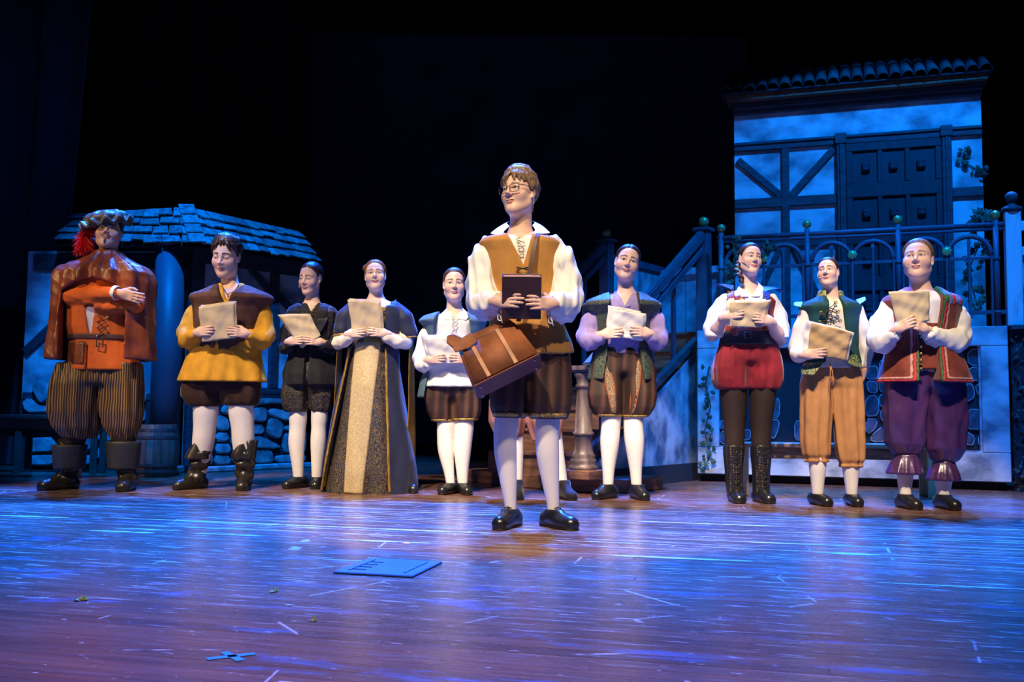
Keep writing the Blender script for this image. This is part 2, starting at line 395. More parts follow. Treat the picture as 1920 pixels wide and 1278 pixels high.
def pf_poly(c, ox, oy, sc, v): return [PF.uz(ox + x / sc, oy + y / sc, v) for x, y in c]
ST = [[(1640, 395), (1725, 395), (1725, 460), (1660, 470)], [(1600, 300), (1715, 300), (1715, 380), (1600, 372)], [(1690, 490), (1735, 490), (1730, 600), (1688, 610)],
      [(1600, 540), (1670, 540), (1680, 655), (1590, 650)], [(1590, 665), (1640, 700), (1630, 745), (1590, 740)], [(1660, 690), (1720, 640), (1722, 760), (1660, 745)],
      [(1588, 395), (1628, 395), (1640, 470), (1590, 500)], [(1020, 465), (1085, 460), (1092, 575), (1008, 580)], [(1102, 540), (1140, 540), (1140, 610), (1100, 600)],
      [(1012, 595), (1082, 595), (1072, 650), (1020, 690)], [(1046, 690), (1120, 630), (1135, 722), (1046, 724)], [(1020, 380), (1082, 380), (1080, 450), (1030, 440)],
      [(470, 600), (522, 600), (516, 660), (490, 712), (470, 690)], [(610, 610), (652, 600), (654, 716), (610, 716)], [(318, 660), (356, 655), (356, 712), (318, 716)],
      [(183, 610), (206, 600), (206, 650), (183, 650)], [(183, 665), (242, 665), (242, 735), (183, 735)], [(1090, 460), (1140, 450), (1140, 525), (1098, 525)],
      [(1020, 300), (1085, 290), (1085, 365), (1020, 368)], [(1600, 200), (1700, 190), (1715, 285), (1600, 288)], [(480, 480), (525, 480), (520, 590), (478, 588)],
      [(1095, 260), (1140, 260), (1140, 340), (1095, 350)], [(1580, 505), (1595, 500), (1595, 535), (1580, 535)], [(1095, 360), (1140, 355), (1140, 440), (1095, 440)]]
for s in ST: stone(pf_poly(s, 1290, 590, 3.048, 0.05), 0.048, 0.066, M_PAINTST, plat, 0.006, rim=M_PAINTED)
tr = MB()
for k in range(6): tr.tube([(0.86 + 0.022 * k, 0.056, 0.29), (0.865 + 0.02 * k, 0.054, 0.6), (0.87 + 0.018 * k + (0.03 if k > 3 else 0), 0.056, 0.82)], [0.016, 0.011, 0.006], 6)
tr.build('painted_trunk', M_PAINTST, plat, smooth=True)
# --- right end: post, camouflage net
def railpost(px, ytop, ybot, v, w, m, name, label, cat):
    u, zt = PF.uz(px, ytop, v); zb = ZP if ybot is None else PF.uz(px, ybot, v)[1]
    r = empty(name, PF_world(u, v, 0), HA, label, cat); return r, zt, zb
def PF_world(u, v, z):
    p = PF.o + PF.d * u + PF.n * v; return (p.x, p.y, z)
# --- the railing
rail = frame('balcony_railing', 'dark iron balcony railing with arches, spikes and small green ball finials', 'railing')
RV = 0.05
zr = 2.03
def rp(px, py): return PF.uz(px, py, RV)
posts = [(1352, 437), (1513, 427), (1683, 417), (1866, 406)]
pu = [rp(*p)[0] for p in posts]
MB().tube([(pu[0] - 0.03, RV, zr), (pu[-1] + 0.066, RV, zr + 0.01)], 0.020, 8).build('top_rail', M_RAIL, rail, smooth=True)
MB().tube([(pu[0] - 0.03, RV, zr - 0.035), (pu[-1] + 0.066, RV, zr - 0.025)], 0.012, 8).build('under_rail', M_RAIL, rail, smooth=True)
MB().bar((pu[0], RV, 1.775), (pu[-1], RV, 1.785), 0.026, 0.016).build('middle_rail', M_RAIL, rail, 0.003)
MB().bar((pu[0], RV, 1.36), (pu[-1] + 0.06, RV, 1.36), 0.03, 0.02).build('bottom_rail', M_RAIL, rail, 0.003)
for u in pu:
    p = MB().tube([(u, RV, ZP), (u, RV, zr + 0.045)], 0.022, 10).build('post', M_RAIL, rail, smooth=True)
    for zc in (1.775, 1.36):
        MB().lathe([(0.026, -0.012), (0.03, 0), (0.026, 0.012)], 12, (u, RV, zc)).build('collar', M_RAIL, p, smooth=True)
    uvsphere(0.036, (u, RV, zr + 0.085)).build('ball_finial', M_KNOB, p, smooth=True)
for a, c in zip(pu[:-1], pu[1:]):
    mid = (a + c) / 2
    MB().bar((mid, RV, ZP), (mid, RV, 1.87), 0.036, 0.02).build('mullion', M_RAIL, rail, 0.003)
    ro = uvsphere(0.034, (0, 0, 0), 14, 8)
    o = ro.build('rosette', M_KNOB, rail, smooth=True); o.location = (mid, RV - 0.02, 1.845); o.scale = (1, 0.5, 1)
    for k in range(8):
        an = k * math.pi / 4
        q = uvsphere(0.012, (0.026 * math.cos(an), -0.012, 0.026 * math.sin(an)), 8, 6).build('petal', M_KNOB, o, smooth=True)
    for x0, x1 in ((a + 0.035, mid - 0.004), (mid + 0.004, c - 0.035)):
        R = (x1 - x0) / 2; cx = (x0 + x1) / 2
        mb = MB(); pts = [(cx + R * math.cos(math.pi * t / 14), RV, 1.80 + min(R, 0.19) * math.sin(math.pi * t / 14)) for t in range(15)]
        mb.tube(pts, 0.018, 6)
        mb.build('arch', M_RAIL, rail, smooth=True)
        for xx in (x0, x1):
            if abs(xx - mid) > 0.02: MB().bar((xx, RV, ZP), (xx, RV, 1.80), 0.034, 0.018).build('arch_leg', M_RAIL, rail, 0.003)
        mb = MB().bar((cx, RV, 1.33), (cx, RV, 1.90), 0.034, 0.02); sp = mb.build('spike', M_RAIL, rail, 0.003)
        MB().add([(cx - 0.017, RV - 0.01, 1.90), (cx + 0.017, RV - 0.01, 1.90), (cx + 0.017, RV + 0.01, 1.90), (cx - 0.017, RV + 0.01, 1.90), (cx, RV, 1.985)],
                 [(0, 1, 4), (1, 2, 4), (2, 3, 4), (3, 0, 4), (3, 2, 1, 0)]).build('spike_tip', M_RAIL, sp)
# --- big weathered post at the end of the balcony
u, zt = PF.uz(1897, 398, 0.06)
bp_ = empty('balcony_post', PF_world(u, 0.06, 0), HA, 'tall weathered white post with a ball top at the end of the balcony railing', 'post')
MB().box((-0.055, -0.055, ZP), (0.055, 0.055, zt)).build('shaft', M_WPOST, bp_, 0.006)
MB().lathe([(0.06, zt), (0.082, zt + 0.015), (0.07, zt + 0.035), (0.035, zt + 0.055), (0.025, zt + 0.07)], 16).build('cap', M_BEAM, bp_, smooth=True)
uvsphere(0.048, (0, 0, zt + 0.115)).build('ball', M_BEAM, bp_, smooth=True)
# --- side railing beyond it
for k in range(2):
    pass
sr = empty('side_railing', PF_world(u + 0.10, 0.5, 0), HA, 'pale wooden side railing beyond the tall balcony post', 'railing')
for z0, z1 in ((1.86, 1.93), (2.06, 2.14), (1.36, 1.42)): rbox('side_rail', (-0.02, -0.02, z0), (0.9, 0.02, z1), M_WPOST, sr)
for x in (0.0, 0.35, 0.7): rbox('side_post', (x - 0.03, -0.045, ZP), (x + 0.03, -0.021, 2.06), M_WPOST, sr)
rbox('side_board', (-0.02, 0.021, ZP - 0.15), (0.9, 0.04, 1.9), M_PLASTER, sr)
# --- camouflage net panel
un = PF.uz(1893, 750)[0]
net = empty('foliage_net', PF_world(un + 0.02, -0.02, 0), HA, 'dark leafy camouflage net hanging below the end of the balcony', 'net')
MB().box((0.0, 0.02, 0.0), (0.7, 0.06, ZP - 0.03)).build('backing_board', M_DARK, net)
MB().box((0.0, -0.03, ZP - 0.03), (0.72, 0.10, ZP - 0.002)).build('ledge', M_BEAM, net)
r = random.Random(5); mb = MB()
for k in range(700):
    x, z, s = r.uniform(0.0, 0.7), r.uniform(0.02, ZP - 0.05), r.uniform(0.012, 0.028); a = r.uniform(0, 6.3); y = r.uniform(-0.03, 0.01)
    ca, sa = math.cos(a) * s, math.sin(a) * s; t = r.uniform(-0.5, 0.5) * s
    mb.add([(x - ca, y - t, z - sa), (x + sa * .5, y + .004, z - ca * .5), (x + ca, y + t, z + sa), (x - sa * .5, y - .004, z + ca * .5)], [(0, 1, 2, 3)])
M_NET = mat('net_leaves', (0.07, 0.09, 0.085), 0.7, col2=(0.015, 0.02, 0.022), vscale=20)
o = mb.build('net_leaves', M_NET, net); o['kind'] = 'stuff'
# --- the facade
house = frame('timbered_house', 'two storey timbered house front with panelled dark door and barrel tiled roof', 'house')
HV = 1.0
def hz(px, py): return PF.uz(px, py, HV)
def h4(cx, cy): return hz(1340 + cx / 3.195, 60 + cy / 3.195)      # from the upper crop
uL, uRR = hz(1377, 300)[0], hz(1842, 300)[0]
zeL = h4(117, 450)[1]; zeR = h4(1600, 310)[1]; zE = (zeL + zeR) / 2
MB().box((uL, HV, ZP - 0.1), (uRR, HV + 0.06, zE)).build('plaster_wall', M_PLASTER, house)
def beam(a, c, w, name='beam', proud=0.035, m=None):
    MB().bar((a[0], HV - proud / 2, a[1]), (c[0], HV - proud / 2, c[1]), w, proud, (0, 1, 0) if False else (0, 0, 1)).build(name, m or M_BEAM, house, 0.005)
zb1 = (h4(120, 707)[1] + h4(1600, 578)[1]) / 2
zb2 = (h4(120, 1030)[1] + h4(725, 1008)[1]) / 2
zf0, zf1 = (h4(117, 518)[1] + h4(1600, 372)[1]) / 2, zE
MB().box((uL - 0.01, HV - 0.05, zf0), (uRR + 0.01, HV, zf1)).build('eaves_beam', M_BEAM, house, 0.01)
MB().box((uL - 0.01, HV - 0.08, zf1 - 0.06), (uRR + 0.01, HV - 0.05, zf1)).build('eaves_moulding', M_BEAM, house, 0.008)
uD0, uD1 = h4(757, 800)[0], h4(1388, 800)[0]
beam((uL, zb1), (uRR, zb1), 0.085, 'cross_beam')
beam((uL, zb1 + 0.02), (uRR, zb1 + 0.02), 0.02, 'beam_moulding', 0.05)
for uu in (uD0, uD1):
    MB().box((uu - 0.040, HV - 0.06, ZP - 0.05), (uu + 0.040, HV - 0.002, zb1 - 0.045)).build('door_post', M_BEAM, house, 0.008)
    MB().box((uu - 0.012, HV - 0.075, ZP - 0.05), (uu + 0.012, HV - 0.06, zb1 - 0.045)).build('post_moulding', M_BEAM, house, 0.004)
    MB().box((uu - 0.05, HV - 0.07, zb1 - 0.045), (uu + 0.05, HV - 0.036, zb1 + 0.055)).build('post_block', M_BEAM, house, 0.006)
uV = h4(425, 850)[0]
MB().box((uV - 0.033, HV - 0.034, ZP), (uV + 0.033, HV, zb1 - 0.043)).build('upright_beam', M_BEAM, house, 0.005)
MB().box((uL, HV - 0.033, zb2 - 0.045), (uD0 - 0.041, HV - 0.001, zb2 + 0.045)).build('cross_beam', M_BEAM, house, 0.005)
beam(h4(140, 770), h4(400, 985), 0.062, 'brace', 0.03); beam(h4(715, 700), h4(455, 985), 0.062, 'brace', 0.03)
beam((uL + 0.06, 1.32), (uV - 0.02, zb2 - 0.35), 0.055, 'brace', 0.03); beam((uD0 - 0.08, 1.32), (uV + 0.04, zb2 - 0.35), 0.055, 'brace', 0.03)
MB().box((uL, HV - 0.033, zb2 - 0.42), (uD0 - 0.041, HV - 0.001, zb2 - 0.35)).build('cross_beam', M_BEAM, house, 0.005)
zb3 = h4(1510, 960)[1]
MB().box((uD1 + 0.041, HV - 0.033, zb3 - 0.042), (uRR, HV - 0.001, zb3 + 0.042)).build('cross_beam', M_BEAM, house, 0.005)
# door with two rows and more of square panels, each with a square boss
dr = MB().box((uD0 + 0.041, HV - 0.022, ZP), (uD1 - 0.041, HV - 0.002, zb1 - 0.045)).build('door', M_DOOR, house)
ztop = zb1 - 0.045
cols = [h4(825, 800)[0], h4(988, 800)[0], h4(1153, 800)[0], h4(1320, 800)[0]]
rows = [h4(980, 712)[1], h4(980, 908)[1], h4(980, 990)[1], h4(980, 1185)[1]]
rh = rows[0] - rows[1]; gap = rows[1] - rows[2]
zt_ = rows[0]; k = 0
MB().box((uD0 + 0.042, HV - 0.045, zt_), (uD1 - 0.042, HV - 0.022, ztop)).build('door_rail', M_DOOR, house, 0.004)
while zt_ - rh > ZP - 0.1:
    zl = max(ZP + 0.005, zt_ - rh)
    zn = max(ZP, zt_ - rh - gap)
    if zl - zn > 0.01: MB().box((uD0 + 0.042, HV - 0.045, zn), (uD1 - 0.042, HV - 0.022, zl)).build('door_rail', M_DOOR, house, 0.004)
    edges = [uD0 + 0.042, cols[0]], [cols[1] - 0.02, cols[1] + 0.02], [cols[2] - 0.02, cols[2] + 0.02], [cols[3], uD1 - 0.042]
    for e0, e1 in edges: MB().box((e0, HV - 0.044, zl + 0.001), (e1, HV - 0.0225, zt_ - 0.001)).build('door_stile', M_DOOR, house, 0.004)
    for i in range(3):
        c = (cols[i] + cols[i + 1]) / 2
        bs = MB().box((c - 0.035, HV - 0.055, (zl + zt_) / 2 - 0.04), (c + 0.035, HV - 0.022, (zl + zt_) / 2 + 0.04)).build('door_boss', M_DOOR, house, 0.008)
        for q in range(4):
            uvsphere(0.008, (c + (-1) ** q * 0.016, HV - 0.057, (zl + zt_) / 2 + (0.018 if q < 2 else -0.018)), 8, 5).build('boss_stud', M_RAIL, bs, smooth=True)
    zt_ = zn
# roof of barrel tiles
MB().box((uL - 0.06, HV - 0.16, zE), (uRR + 0.04, HV + 0.05, zE + 0.055)).build('fascia_board', M_FASCIA, house, 0.004)
MB().box((uL - 0.10, HV - 0.20, zE + 0.055), (uRR + 0.07, HV + 0.02, zE + 0.068)).build('soffit_board', M_BEAM, house)
nt_ = 22; wT = (uRR + 0.07 - (uL - 0.10)) / nt_
R_ = wT * 0.5
vs = []; fs = []; nseg = 8
for y_, rr in ((0.0, R_), (0.36, R_ * 0.86)):
    for th in (0, -0.008):
        for k in range(nseg + 1):
            a = math.pi * k / nseg; vs.append(((rr + th) * math.cos(a), y_, (rr + th) * math.sin(a)))
n1 = nseg + 1
for k in range(nseg):
    fs += [(k, k + 1, 2 * n1 + k + 1, 2 * n1 + k), (n1 + k, 3 * n1 + k, 3 * n1 + k + 1, n1 + k + 1), (k, n1 + k, n1 + k + 1, k + 1)]
tile_me = None
pitch_r = math.radians(33)
MB().add([(uL - 0.1, HV - 0.2, zE + 0.069), (uRR + 0.07, HV - 0.2, zE + 0.069), (uRR + 0.05, HV + 0.35, zE + 0.42), (uL - 0.05, HV + 0.35, zE + 0.42),
          (uL - 0.1, HV - 0.2, zE + 0.060), (uRR + 0.07, HV - 0.2, zE + 0.060), (uRR + 0.05, HV + 0.35, zE + 0.40), (uL - 0.05, HV + 0.35, zE + 0.40)],
         [(0, 1, 2, 3), (7, 6, 5, 4), (0, 4, 5, 1), (1, 5, 6, 2), (2, 6, 7, 3), (3, 7, 4, 0)]).build('roof_deck', M_DARK, house)
for course in range(2):
    for i in range(nt_):
        if tile_me is None:
            o = MB().add(vs, fs).build('roof_tile', M_TILE, house, smooth=True); tile_me = o.data
        else: o = link('roof_tile', tile_me, None, house)
        d = 0.30 * course + random.uniform(-0.012, 0.012)
        o.location = (uL - 0.10 + wT * (i + 0.5) + random.uniform(-.004, .004), HV - 0.215 + d * math.cos(pitch_r), zE + 0.068 + d * math.sin(pitch_r) + 0.012 * course)
        o.rotation_euler = (pitch_r + random.uniform(-.02, .02), random.uniform(-.05, .05), random.uniform(-.03, .03))
# ivy
def leaf_mesh():
    s = 1.0
    pts = [(0, -0.5), (0.28, -0.32), (0.55, -0.30), (0.38, 0.0), (0.48, 0.28), (0.18, 0.25), (0, 0.62), (-0.18, 0.25), (-0.48, 0.28), (-0.38, 0.0), (-0.55, -0.30), (-0.28, -0.32)]
    vs = [(0, -0.12, 0)] + [(x, 0.0, z) for x, z in pts]
    me = bpy.data.meshes.new('ivy_leaf'); me.from_pydata(vs, [], [(0, i + 1, (i + 1) % 12 + 1) for i in range(12)]); me.materials.append(M_LEAF)
    return me
LEAF = leaf_mesh()
def ivy(label, base, rz, path, n, spread, size=0.045, seed=0):
    r = random.Random(seed); e = empty('ivy_vine', base, rz, label, 'ivy')
    MB().tube(path, 0.005, 5).build('stem', M_VINE, e, smooth=True)
    P_ = [Vector(p) for p in path]
    for k in range(n):
        t = (k + 0.5) / n * (len(P_) - 1); i = min(int(t), len(P_) - 2); p = P_[i].lerp(P_[i + 1], t - i)
        o = link('leaf', LEAF, None, e); s = size * r.uniform(0.7, 1.3)
        o.location = p + Vector((r.uniform(-spread, spread), r.uniform(-0.03, -0.006), r.uniform(-spread, spread) * 0.5))
        o.scale = (s, s, s); o.rotation_euler = (r.uniform(-0.6, 0.6), r.uniform(-3, 3), r.uniform(-0.7, 0.7))
    return e
ivy('ivy trailing down the pale left stile of the balcony platform', (1.547, 8.0, 0), HA,
    [(0.10, -0.012, 0.95), (0.07, -0.012, 0.8), (0.11, -0.012, 0.62), (0.06, -0.012, 0.42), (0.10, -0.012, 0.22), (0.05, -0.012, 0.09)], 46, 0.055, 0.04, 1)
ivy('ivy climbing the railing beside the sequinned bodice wearer', (1.547, 8.0, 0), HA,
    [(rp(1375, 440)[0], RV - 0.03, 2.05), (rp(1378, 490)[0], RV - 0.03, 1.83), (rp(1368, 530)[0], RV - 0.03, 1.62), (rp(1374, 590)[0], RV - 0.03, 1.35)], 34, 0.05, 0.045, 2)
ivy('ivy sprig on the railing arch behind the braided player', (1.547, 8.0, 0), HA,
    [(rp(1432, 490)[0], RV - 0.03, 1.85), (rp(1440, 470)[0], RV - 0.03, 1.95), (rp(1452, 462)[0], RV - 0.03, 1.97)], 14, 0.04, 0.04, 3)
ivy('ivy on the plaster beside the house door', (1.547, 8.0, 0), HA,
    [(h4(1500, 690)[0], HV - 0.012, h4(1500, 690)[1]), (h4(1480, 770)[0], HV - 0.012, h4(1480, 770)[1]), (h4(1560, 820)[0], HV - 0.012, h4(1560, 820)[1]), (h4(1640, 855)[0], HV - 0.03, h4(1640, 855)[1])], 16, 0.05, 0.055, 4)
ivy('ivy bunch at the top rail by the tall balcony post', (1.547, 8.0, 0), HA,
    [(rp(1828, 432)[0], RV + 0.25, 2.02), (rp(1850, 405)[0], RV + 0.25, 2.17), (rp(1866, 400)[0], RV + 0.25, 2.15)], 22, 0.06, 0.07, 5)
ivy('ivy hanging behind the railing spikes near the tall post', (1.547, 8.0, 0), HA,
    [(rp(1845, 470)[0], RV + 0.12, 1.95), (rp(1820, 520)[0], RV + 0.12, 1.7), (rp(1832, 560)[0], RV + 0.12, 1.5), (rp(1840, 590)[0], RV + 0.12, 1.36)], 36, 0.07, 0.055, 6)

# ================================================================== STAIRCASE
SH, SN = Vector((0.6, 0.8, 0)), Vector((0.8, -0.6, 0))
R0 = Vector((0.50, 6.85, 0))
stairs = empty('staircase', (0.50, 6.85, 0), math.atan2(-0.6, 0.8), 'wooden staircase with turned newel post climbing to the balcony', 'staircase')
# local: x along SN (right/front), y along SH (up the flight)
RUN, RISE, WID = 0.31, 0.1675, 0.86
for k in range(2, 9):
    y0 = RUN * (k - 2); z1 = 0.10 + RISE * (k - 1); z0 = z1 - RISE
    MB().box((-WID, y0 + 0.025, z0), (0, y0 + 0.05, z1 - 0.034)).build('riser', M_STAIRW, stairs)
    MB().box((-WID, y0, z1 - 0.034), (0.0, y0 + RUN + 0.03 if k < 8 else y0 + 0.5, z1)).build('tread', M_STAIRW, stairs, 0.012, segs=2)
def loc_st(p): d = Vector(p) - R0; return (d.dot(SN), d.dot(SH))
bs = [GP(1059, 922), GP(1180, 925), GP(1180, 925) + SH * 0.5, GP(880, 903) + SH * 0.35, GP(872, 903)]
bsl = [loc_st(p) for p in bs]
vs = [(x, y, 0) for x, y in bsl] + [(x, y, 0.10) for x, y in bsl]
MB().add(vs, [(4, 3, 2, 1, 0), (5, 6, 7, 8, 9)] + [(i, (i + 1) % 5, (i + 1) % 5 + 5, i + 5) for i in range(5)]).build('bottom_step', M_STAIRW, stairs, 0.008)
# side wall, stringer and black base
sd = [(0.03, 0), (0.03, 0)]
Lr = RUN * 6 + 0.05
def sidepoly(pts, x0, x1, name, m, bev=0.0):
    n = len(pts); vs = [(x0, y, z) for y, z in pts] + [(x1, y, z) for y, z in pts]
    return MB().add(vs, [tuple(range(n)), tuple(range(2 * n - 1, n - 1, -1))] + [(i, i + n, (i + 1) % n + n, (i + 1) % n) for i in range(n)]).build(name, m, stairs, bev)
sidepoly([(0.12, 0.14), (Lr, 0.14), (Lr, 1.18), (0.12, 0.16)], 0.005, 0.03, 'side_wall', M_PLASTER2)
sidepoly([(0.0, 0.20), (Lr, 1.22), (Lr, 1.30), (0.0, 0.28)], 0.004, 0.055, 'stringer', M_BEAM, 0.006)
MB().box((0.035, 0.10, 0.0), (0.075, Lr, 0.145)).build('base_skirt', M_DARK, stairs)
MB().box((0.03, Lr - 0.05, 0.1), (0.08, Lr, 1.2)).build('corner_post', M_BEAM, stairs, 0.005)
# newel
nx, ny = loc_st((0.505, 6.72, 0))
nw = MB().lathe([(0.10, 0.165), (0.10, 0.19), (0.085, 0.20), (0.092, 0.215), (0.092, 0.235), (0.08, 0.25), (0.088, 0.262), (0.07, 0.28), (0.066, 0.30), (0.062, 0.40), (0.075, 0.405), (0.075, 0.42), (0.062, 0.43),
                 (0.055, 0.60), (0.048, 0.70), (0.046, 0.73), (0.058, 0.735), (0.058, 0.75), (0.048, 0.76), (0.055, 0.80), (0.07, 0.82), (0.07, 0.84)], 24, (nx, ny, 0)).build('newel_post', M_NEWEL, stairs, smooth=True)
MB().box((nx - 0.115, ny - 0.115, 0.10), (nx + 0.115, ny + 0.115, 0.165)).build('newel_base', M_STAIRW, nw, 0.006)
MB().box((nx - 0.11, ny - 0.09, 0.84), (nx + 0.09, ny + 0.12, 0.885)).build('newel_cap', M_NEWEL, nw, 0.015, segs=2)
# handrails
tx, ty = loc_st(U(1320, 600, 8.22))
def hr(a, b_, name='handrail'):
    MB().bar(a, b_, 0.085, 0.07).build(name, M_RAIL, stairs, 0.012, segs=2)
    a2, b2 = Vector(a) - Vector((0, 0, 0.13)), Vector(b_) - Vector((0, 0, 0.13))
    MB().bar(a2, b2, 0.05, 0.04).build('under_rail', M_RAIL, stairs, 0.006)
hr((nx, ny + 0.05, 0.87), (tx, ty - 0.03, 2.10)); hr((-WID - 0.02, ny + 0.1, 0.90), (-WID - 0.02, ty - 0.05, 2.10))
tp = []
for x_ in (tx, -WID - 0.02):
    p = MB().box((x_ - 0.052, ty - 0.052, 1.0), (x_ + 0.052, ty + 0.052, 2.13)).build('top_post', M_RAIL, stairs, 0.006)
    MB().box((x_ - 0.075, ty - 0.075, 2.13), (x_ + 0.075, ty + 0.075, 2.16)).build('post_cap', M_RAIL, p, 0.008)
    uvsphere(0.044, (x_, ty, 2.215)).build('ball_finial', M_KNOB, p, smooth=True)
for t in (0.2, 0.4, 0.6, 0.8):
    for x_ in (0.0, -WID - 0.02):
        yy = ny + (ty - ny) * t; zt2 = 0.87 + 1.23 * t - 0.15; zb_ = 0.1 + RISE * max(0, (yy / RUN)) + 0.1
        MB().box((x_ - 0.018, yy - 0.018, zb_), (x_ + 0.018, yy + 0.018, zt2)).build('baluster', M_RAIL, stairs, 0.004)
# landing fence
for j in range(7):
    y0 = ty + 0.08 + j * 0.135
    MB().box((-WID - 0.03, y0, 1.2), (-WID - 0.01, y0 + 0.128, 1.97)).build('fence_board', M_PLASTER2, stairs, 0.003)
MB().box((-WID - 0.05, ty + 0.05, 1.96), (-WID + 0.02, ty + 1.05, 2.03)).build('fence_rail', M_RAIL, stairs, 0.006)
for j in range(6):
    x0 = -WID + j * 0.135
    MB().box((x0, ty + 1.03, 1.2), (x0 + 0.128, ty + 1.05, 1.93)).build('fence_board', M_PLASTER, stairs, 0.003)
MB().box((-WID, ty + 0.99, 1.92), (0.45, ty + 1.06, 1.99)).build('fence_rail', M_WPOST, stairs, 0.006)
# ================================================================== COTTAGE ON THE OTHER SIDE
CA = math.radians(51)
c0 = U(352, 880, 8.45)
CP = VPlane(c0.x, c0.y, CA)                                  # receding side wall
LP = VPlane(c0.x, c0.y + 0.12, math.radians(-4))             # frontal wall (u negative to the left)
cot = empty('cottage', (c0.x, c0.y, 0), 0, 'stone and timber cottage with a shingled hip roof behind the orange and brown costumed players', 'cottage')
def cw(plane, u, v, z):
    p = plane.o + plane.d * u + plane.n * v - Vector((c0.x, c0.y)); return Vector((p.x, p.y, z))
class WB(MB):
    """boxes and prisms written in a wall's own u,v,z"""
    def __init__(s, plane): super().__init__(); s.p = plane
    def done(s, name, m, bevel=0.0, segs=1, smooth=False):
        s.v = [tuple(cw(s.p, *q)) for q in s.v]; return s.build(name, m, cot, bevel, smooth, segs)
uE = CP.uz(574, 700)[0]
WB(CP).box((0, 0.03, 0.0), (uE, 0.10, 2.02)).done('side_wall', M_PLASTER)
WB(CP).box((-0.02, -0.10, 0.0), (uE + 0.02, -0.03, 0.05)).done('plinth', M_STONE, 0.01)
WB(CP).box((0.02, 0.0, 0.03), (uE, 0.03, 0.70)).done('mortar_bed', M_MORTAR)
WB(CP).box((-0.03, -0.02, 0.05), (0.10, 0.05, 2.02)).done('corner_post', M_BEAM, 0.008)
WB(CP).box((0.1, -0.005, 0.70), (uE, 0.03, 0.76)).done('sill_beam', M_BEAM, 0.006)
WB(CP).box((0.1, -0.005, 1.86), (uE, 0.03, 2.0)).done('wall_plate', M_BEAM, 0.006)
def wbeam(plane, a, c, w, proud=0.03):
    b = WB(plane); b.bar((a[0], 0.015, a[1]), (c[0], 0.015, c[1]), w, proud); b.done('brace', M_BEAM, 0.004)
def c8(x, y): return CP.uz(60 + x / 3.31, 370 + y / 3.31)
ub = c8(1507, 700)[0]
WB(CP).box((ub - 0.045, -0.01, 0.76), (ub + 0.045, 0.03, 1.86)).done('upright_beam', M_BEAM, 0.005)
wbeam(CP, c8(1290, 350), c8(1480, 575), 0.07); wbeam(CP, c8(1525, 600), c8(1640, 720), 0.07)
S6 = [[(100, 250), (190, 258), (232, 300), (110, 326)], [(180, 350), (268, 345), (275, 590), (150, 560)], [(95, 650), (240, 605), (268, 640), (265, 760), (150, 795)],
      [(80, 815), (165, 810), (180, 900), (140, 930), (85, 910)], [(960, 275), (1255, 280), (1262, 352), (1120, 337), (955, 362)], [(878, 395), (1050, 375), (1070, 420), (1060, 545), (878, 540)],
      [(1100, 385), (1330, 425), (1345, 540), (1250, 520), (1090, 465)], [(885, 565), (1035, 570), (1045, 680), (890, 690)], [(1095, 500), (1150, 500), (1255, 560), (1215, 750), (1060, 680)],
      [(1270, 600), (1345, 575), (1390, 600), (1380, 650), (1270, 640)], [(890, 705), (1010, 705), (1230, 820), (1200, 845), (900, 838)], [(1245, 668), (1400, 668), (1410, 890), (1240, 890)],
      [(900, 860), (1130, 850), (1140, 1000), (1090, 1070), (900, 1070)], [(1155, 930), (1335, 905), (1420, 950), (1410, 1065), (1180, 1065)], [(540, 430), (625, 320), (840, 330), (830, 460), (640, 470)],
      [(505, 455), (640, 500), (650, 650), (510, 640)], [(500, 660), (640, 665), (640, 765), (500, 770)], [(490, 790), (660, 785), (660, 900), (500, 900)], [(480, 920), (660, 920), (660, 1060), (480, 1060)],
      [(300, 350), (500, 330), (480, 480), (300, 500)], [(300, 520), (480, 500), (480, 700), (300, 700)], [(290, 720), (470, 720), (470, 850), (290, 850)], [(200, 880), (460, 870), (460, 1060), (200, 1060)],
      [(670, 490), (860, 480), (860, 640), (670, 650)], [(670, 670), (870, 660), (870, 830), (670, 830)], [(680, 850), (880, 850), (880, 1060), (680, 1060)], [(1420, 420), (1525, 430), (1525, 600), (1410, 580)],
      [(1410, 680), (1525, 620), (1525, 880), (1420, 890)], [(1440, 910), (1530, 905), (1530, 1060), (1430, 1060)], [(1280, 300), (1500, 300), (1520, 410), (1290, 400)], [(60, 940), (190, 930), (190, 1060), (60, 1060)],
      [(260, 250), (500, 250), (480, 320), (260, 330)], [(560, 250), (900, 255), (870, 315), (580, 310)]]
for s in S6:
    poly = [CP.uz(320 + x / 6, 700 + y / 6) for x, y in s]
    if min(p[0] for p in poly) < 0.1: poly = [(max(p[0], 0.11), p[1]) for p in poly]
    poly = [(min(p[0], uE), max(p[1], 0.055)) for p in poly]
    n = len(poly); pts = []
    for i in range(n):
        a, b = Vector(poly[i]), Vector(poly[(i + 1) % n]); pts += [a.lerp(b, 0.2), a.lerp(b, 0.8)]
    w = WB(CP); w.prism([(p.x, p.y) for p in pts], -0.028 - random.uniform(0, 0.018), 0.012); w.done('stone', M_STONE, 0.014, 2)
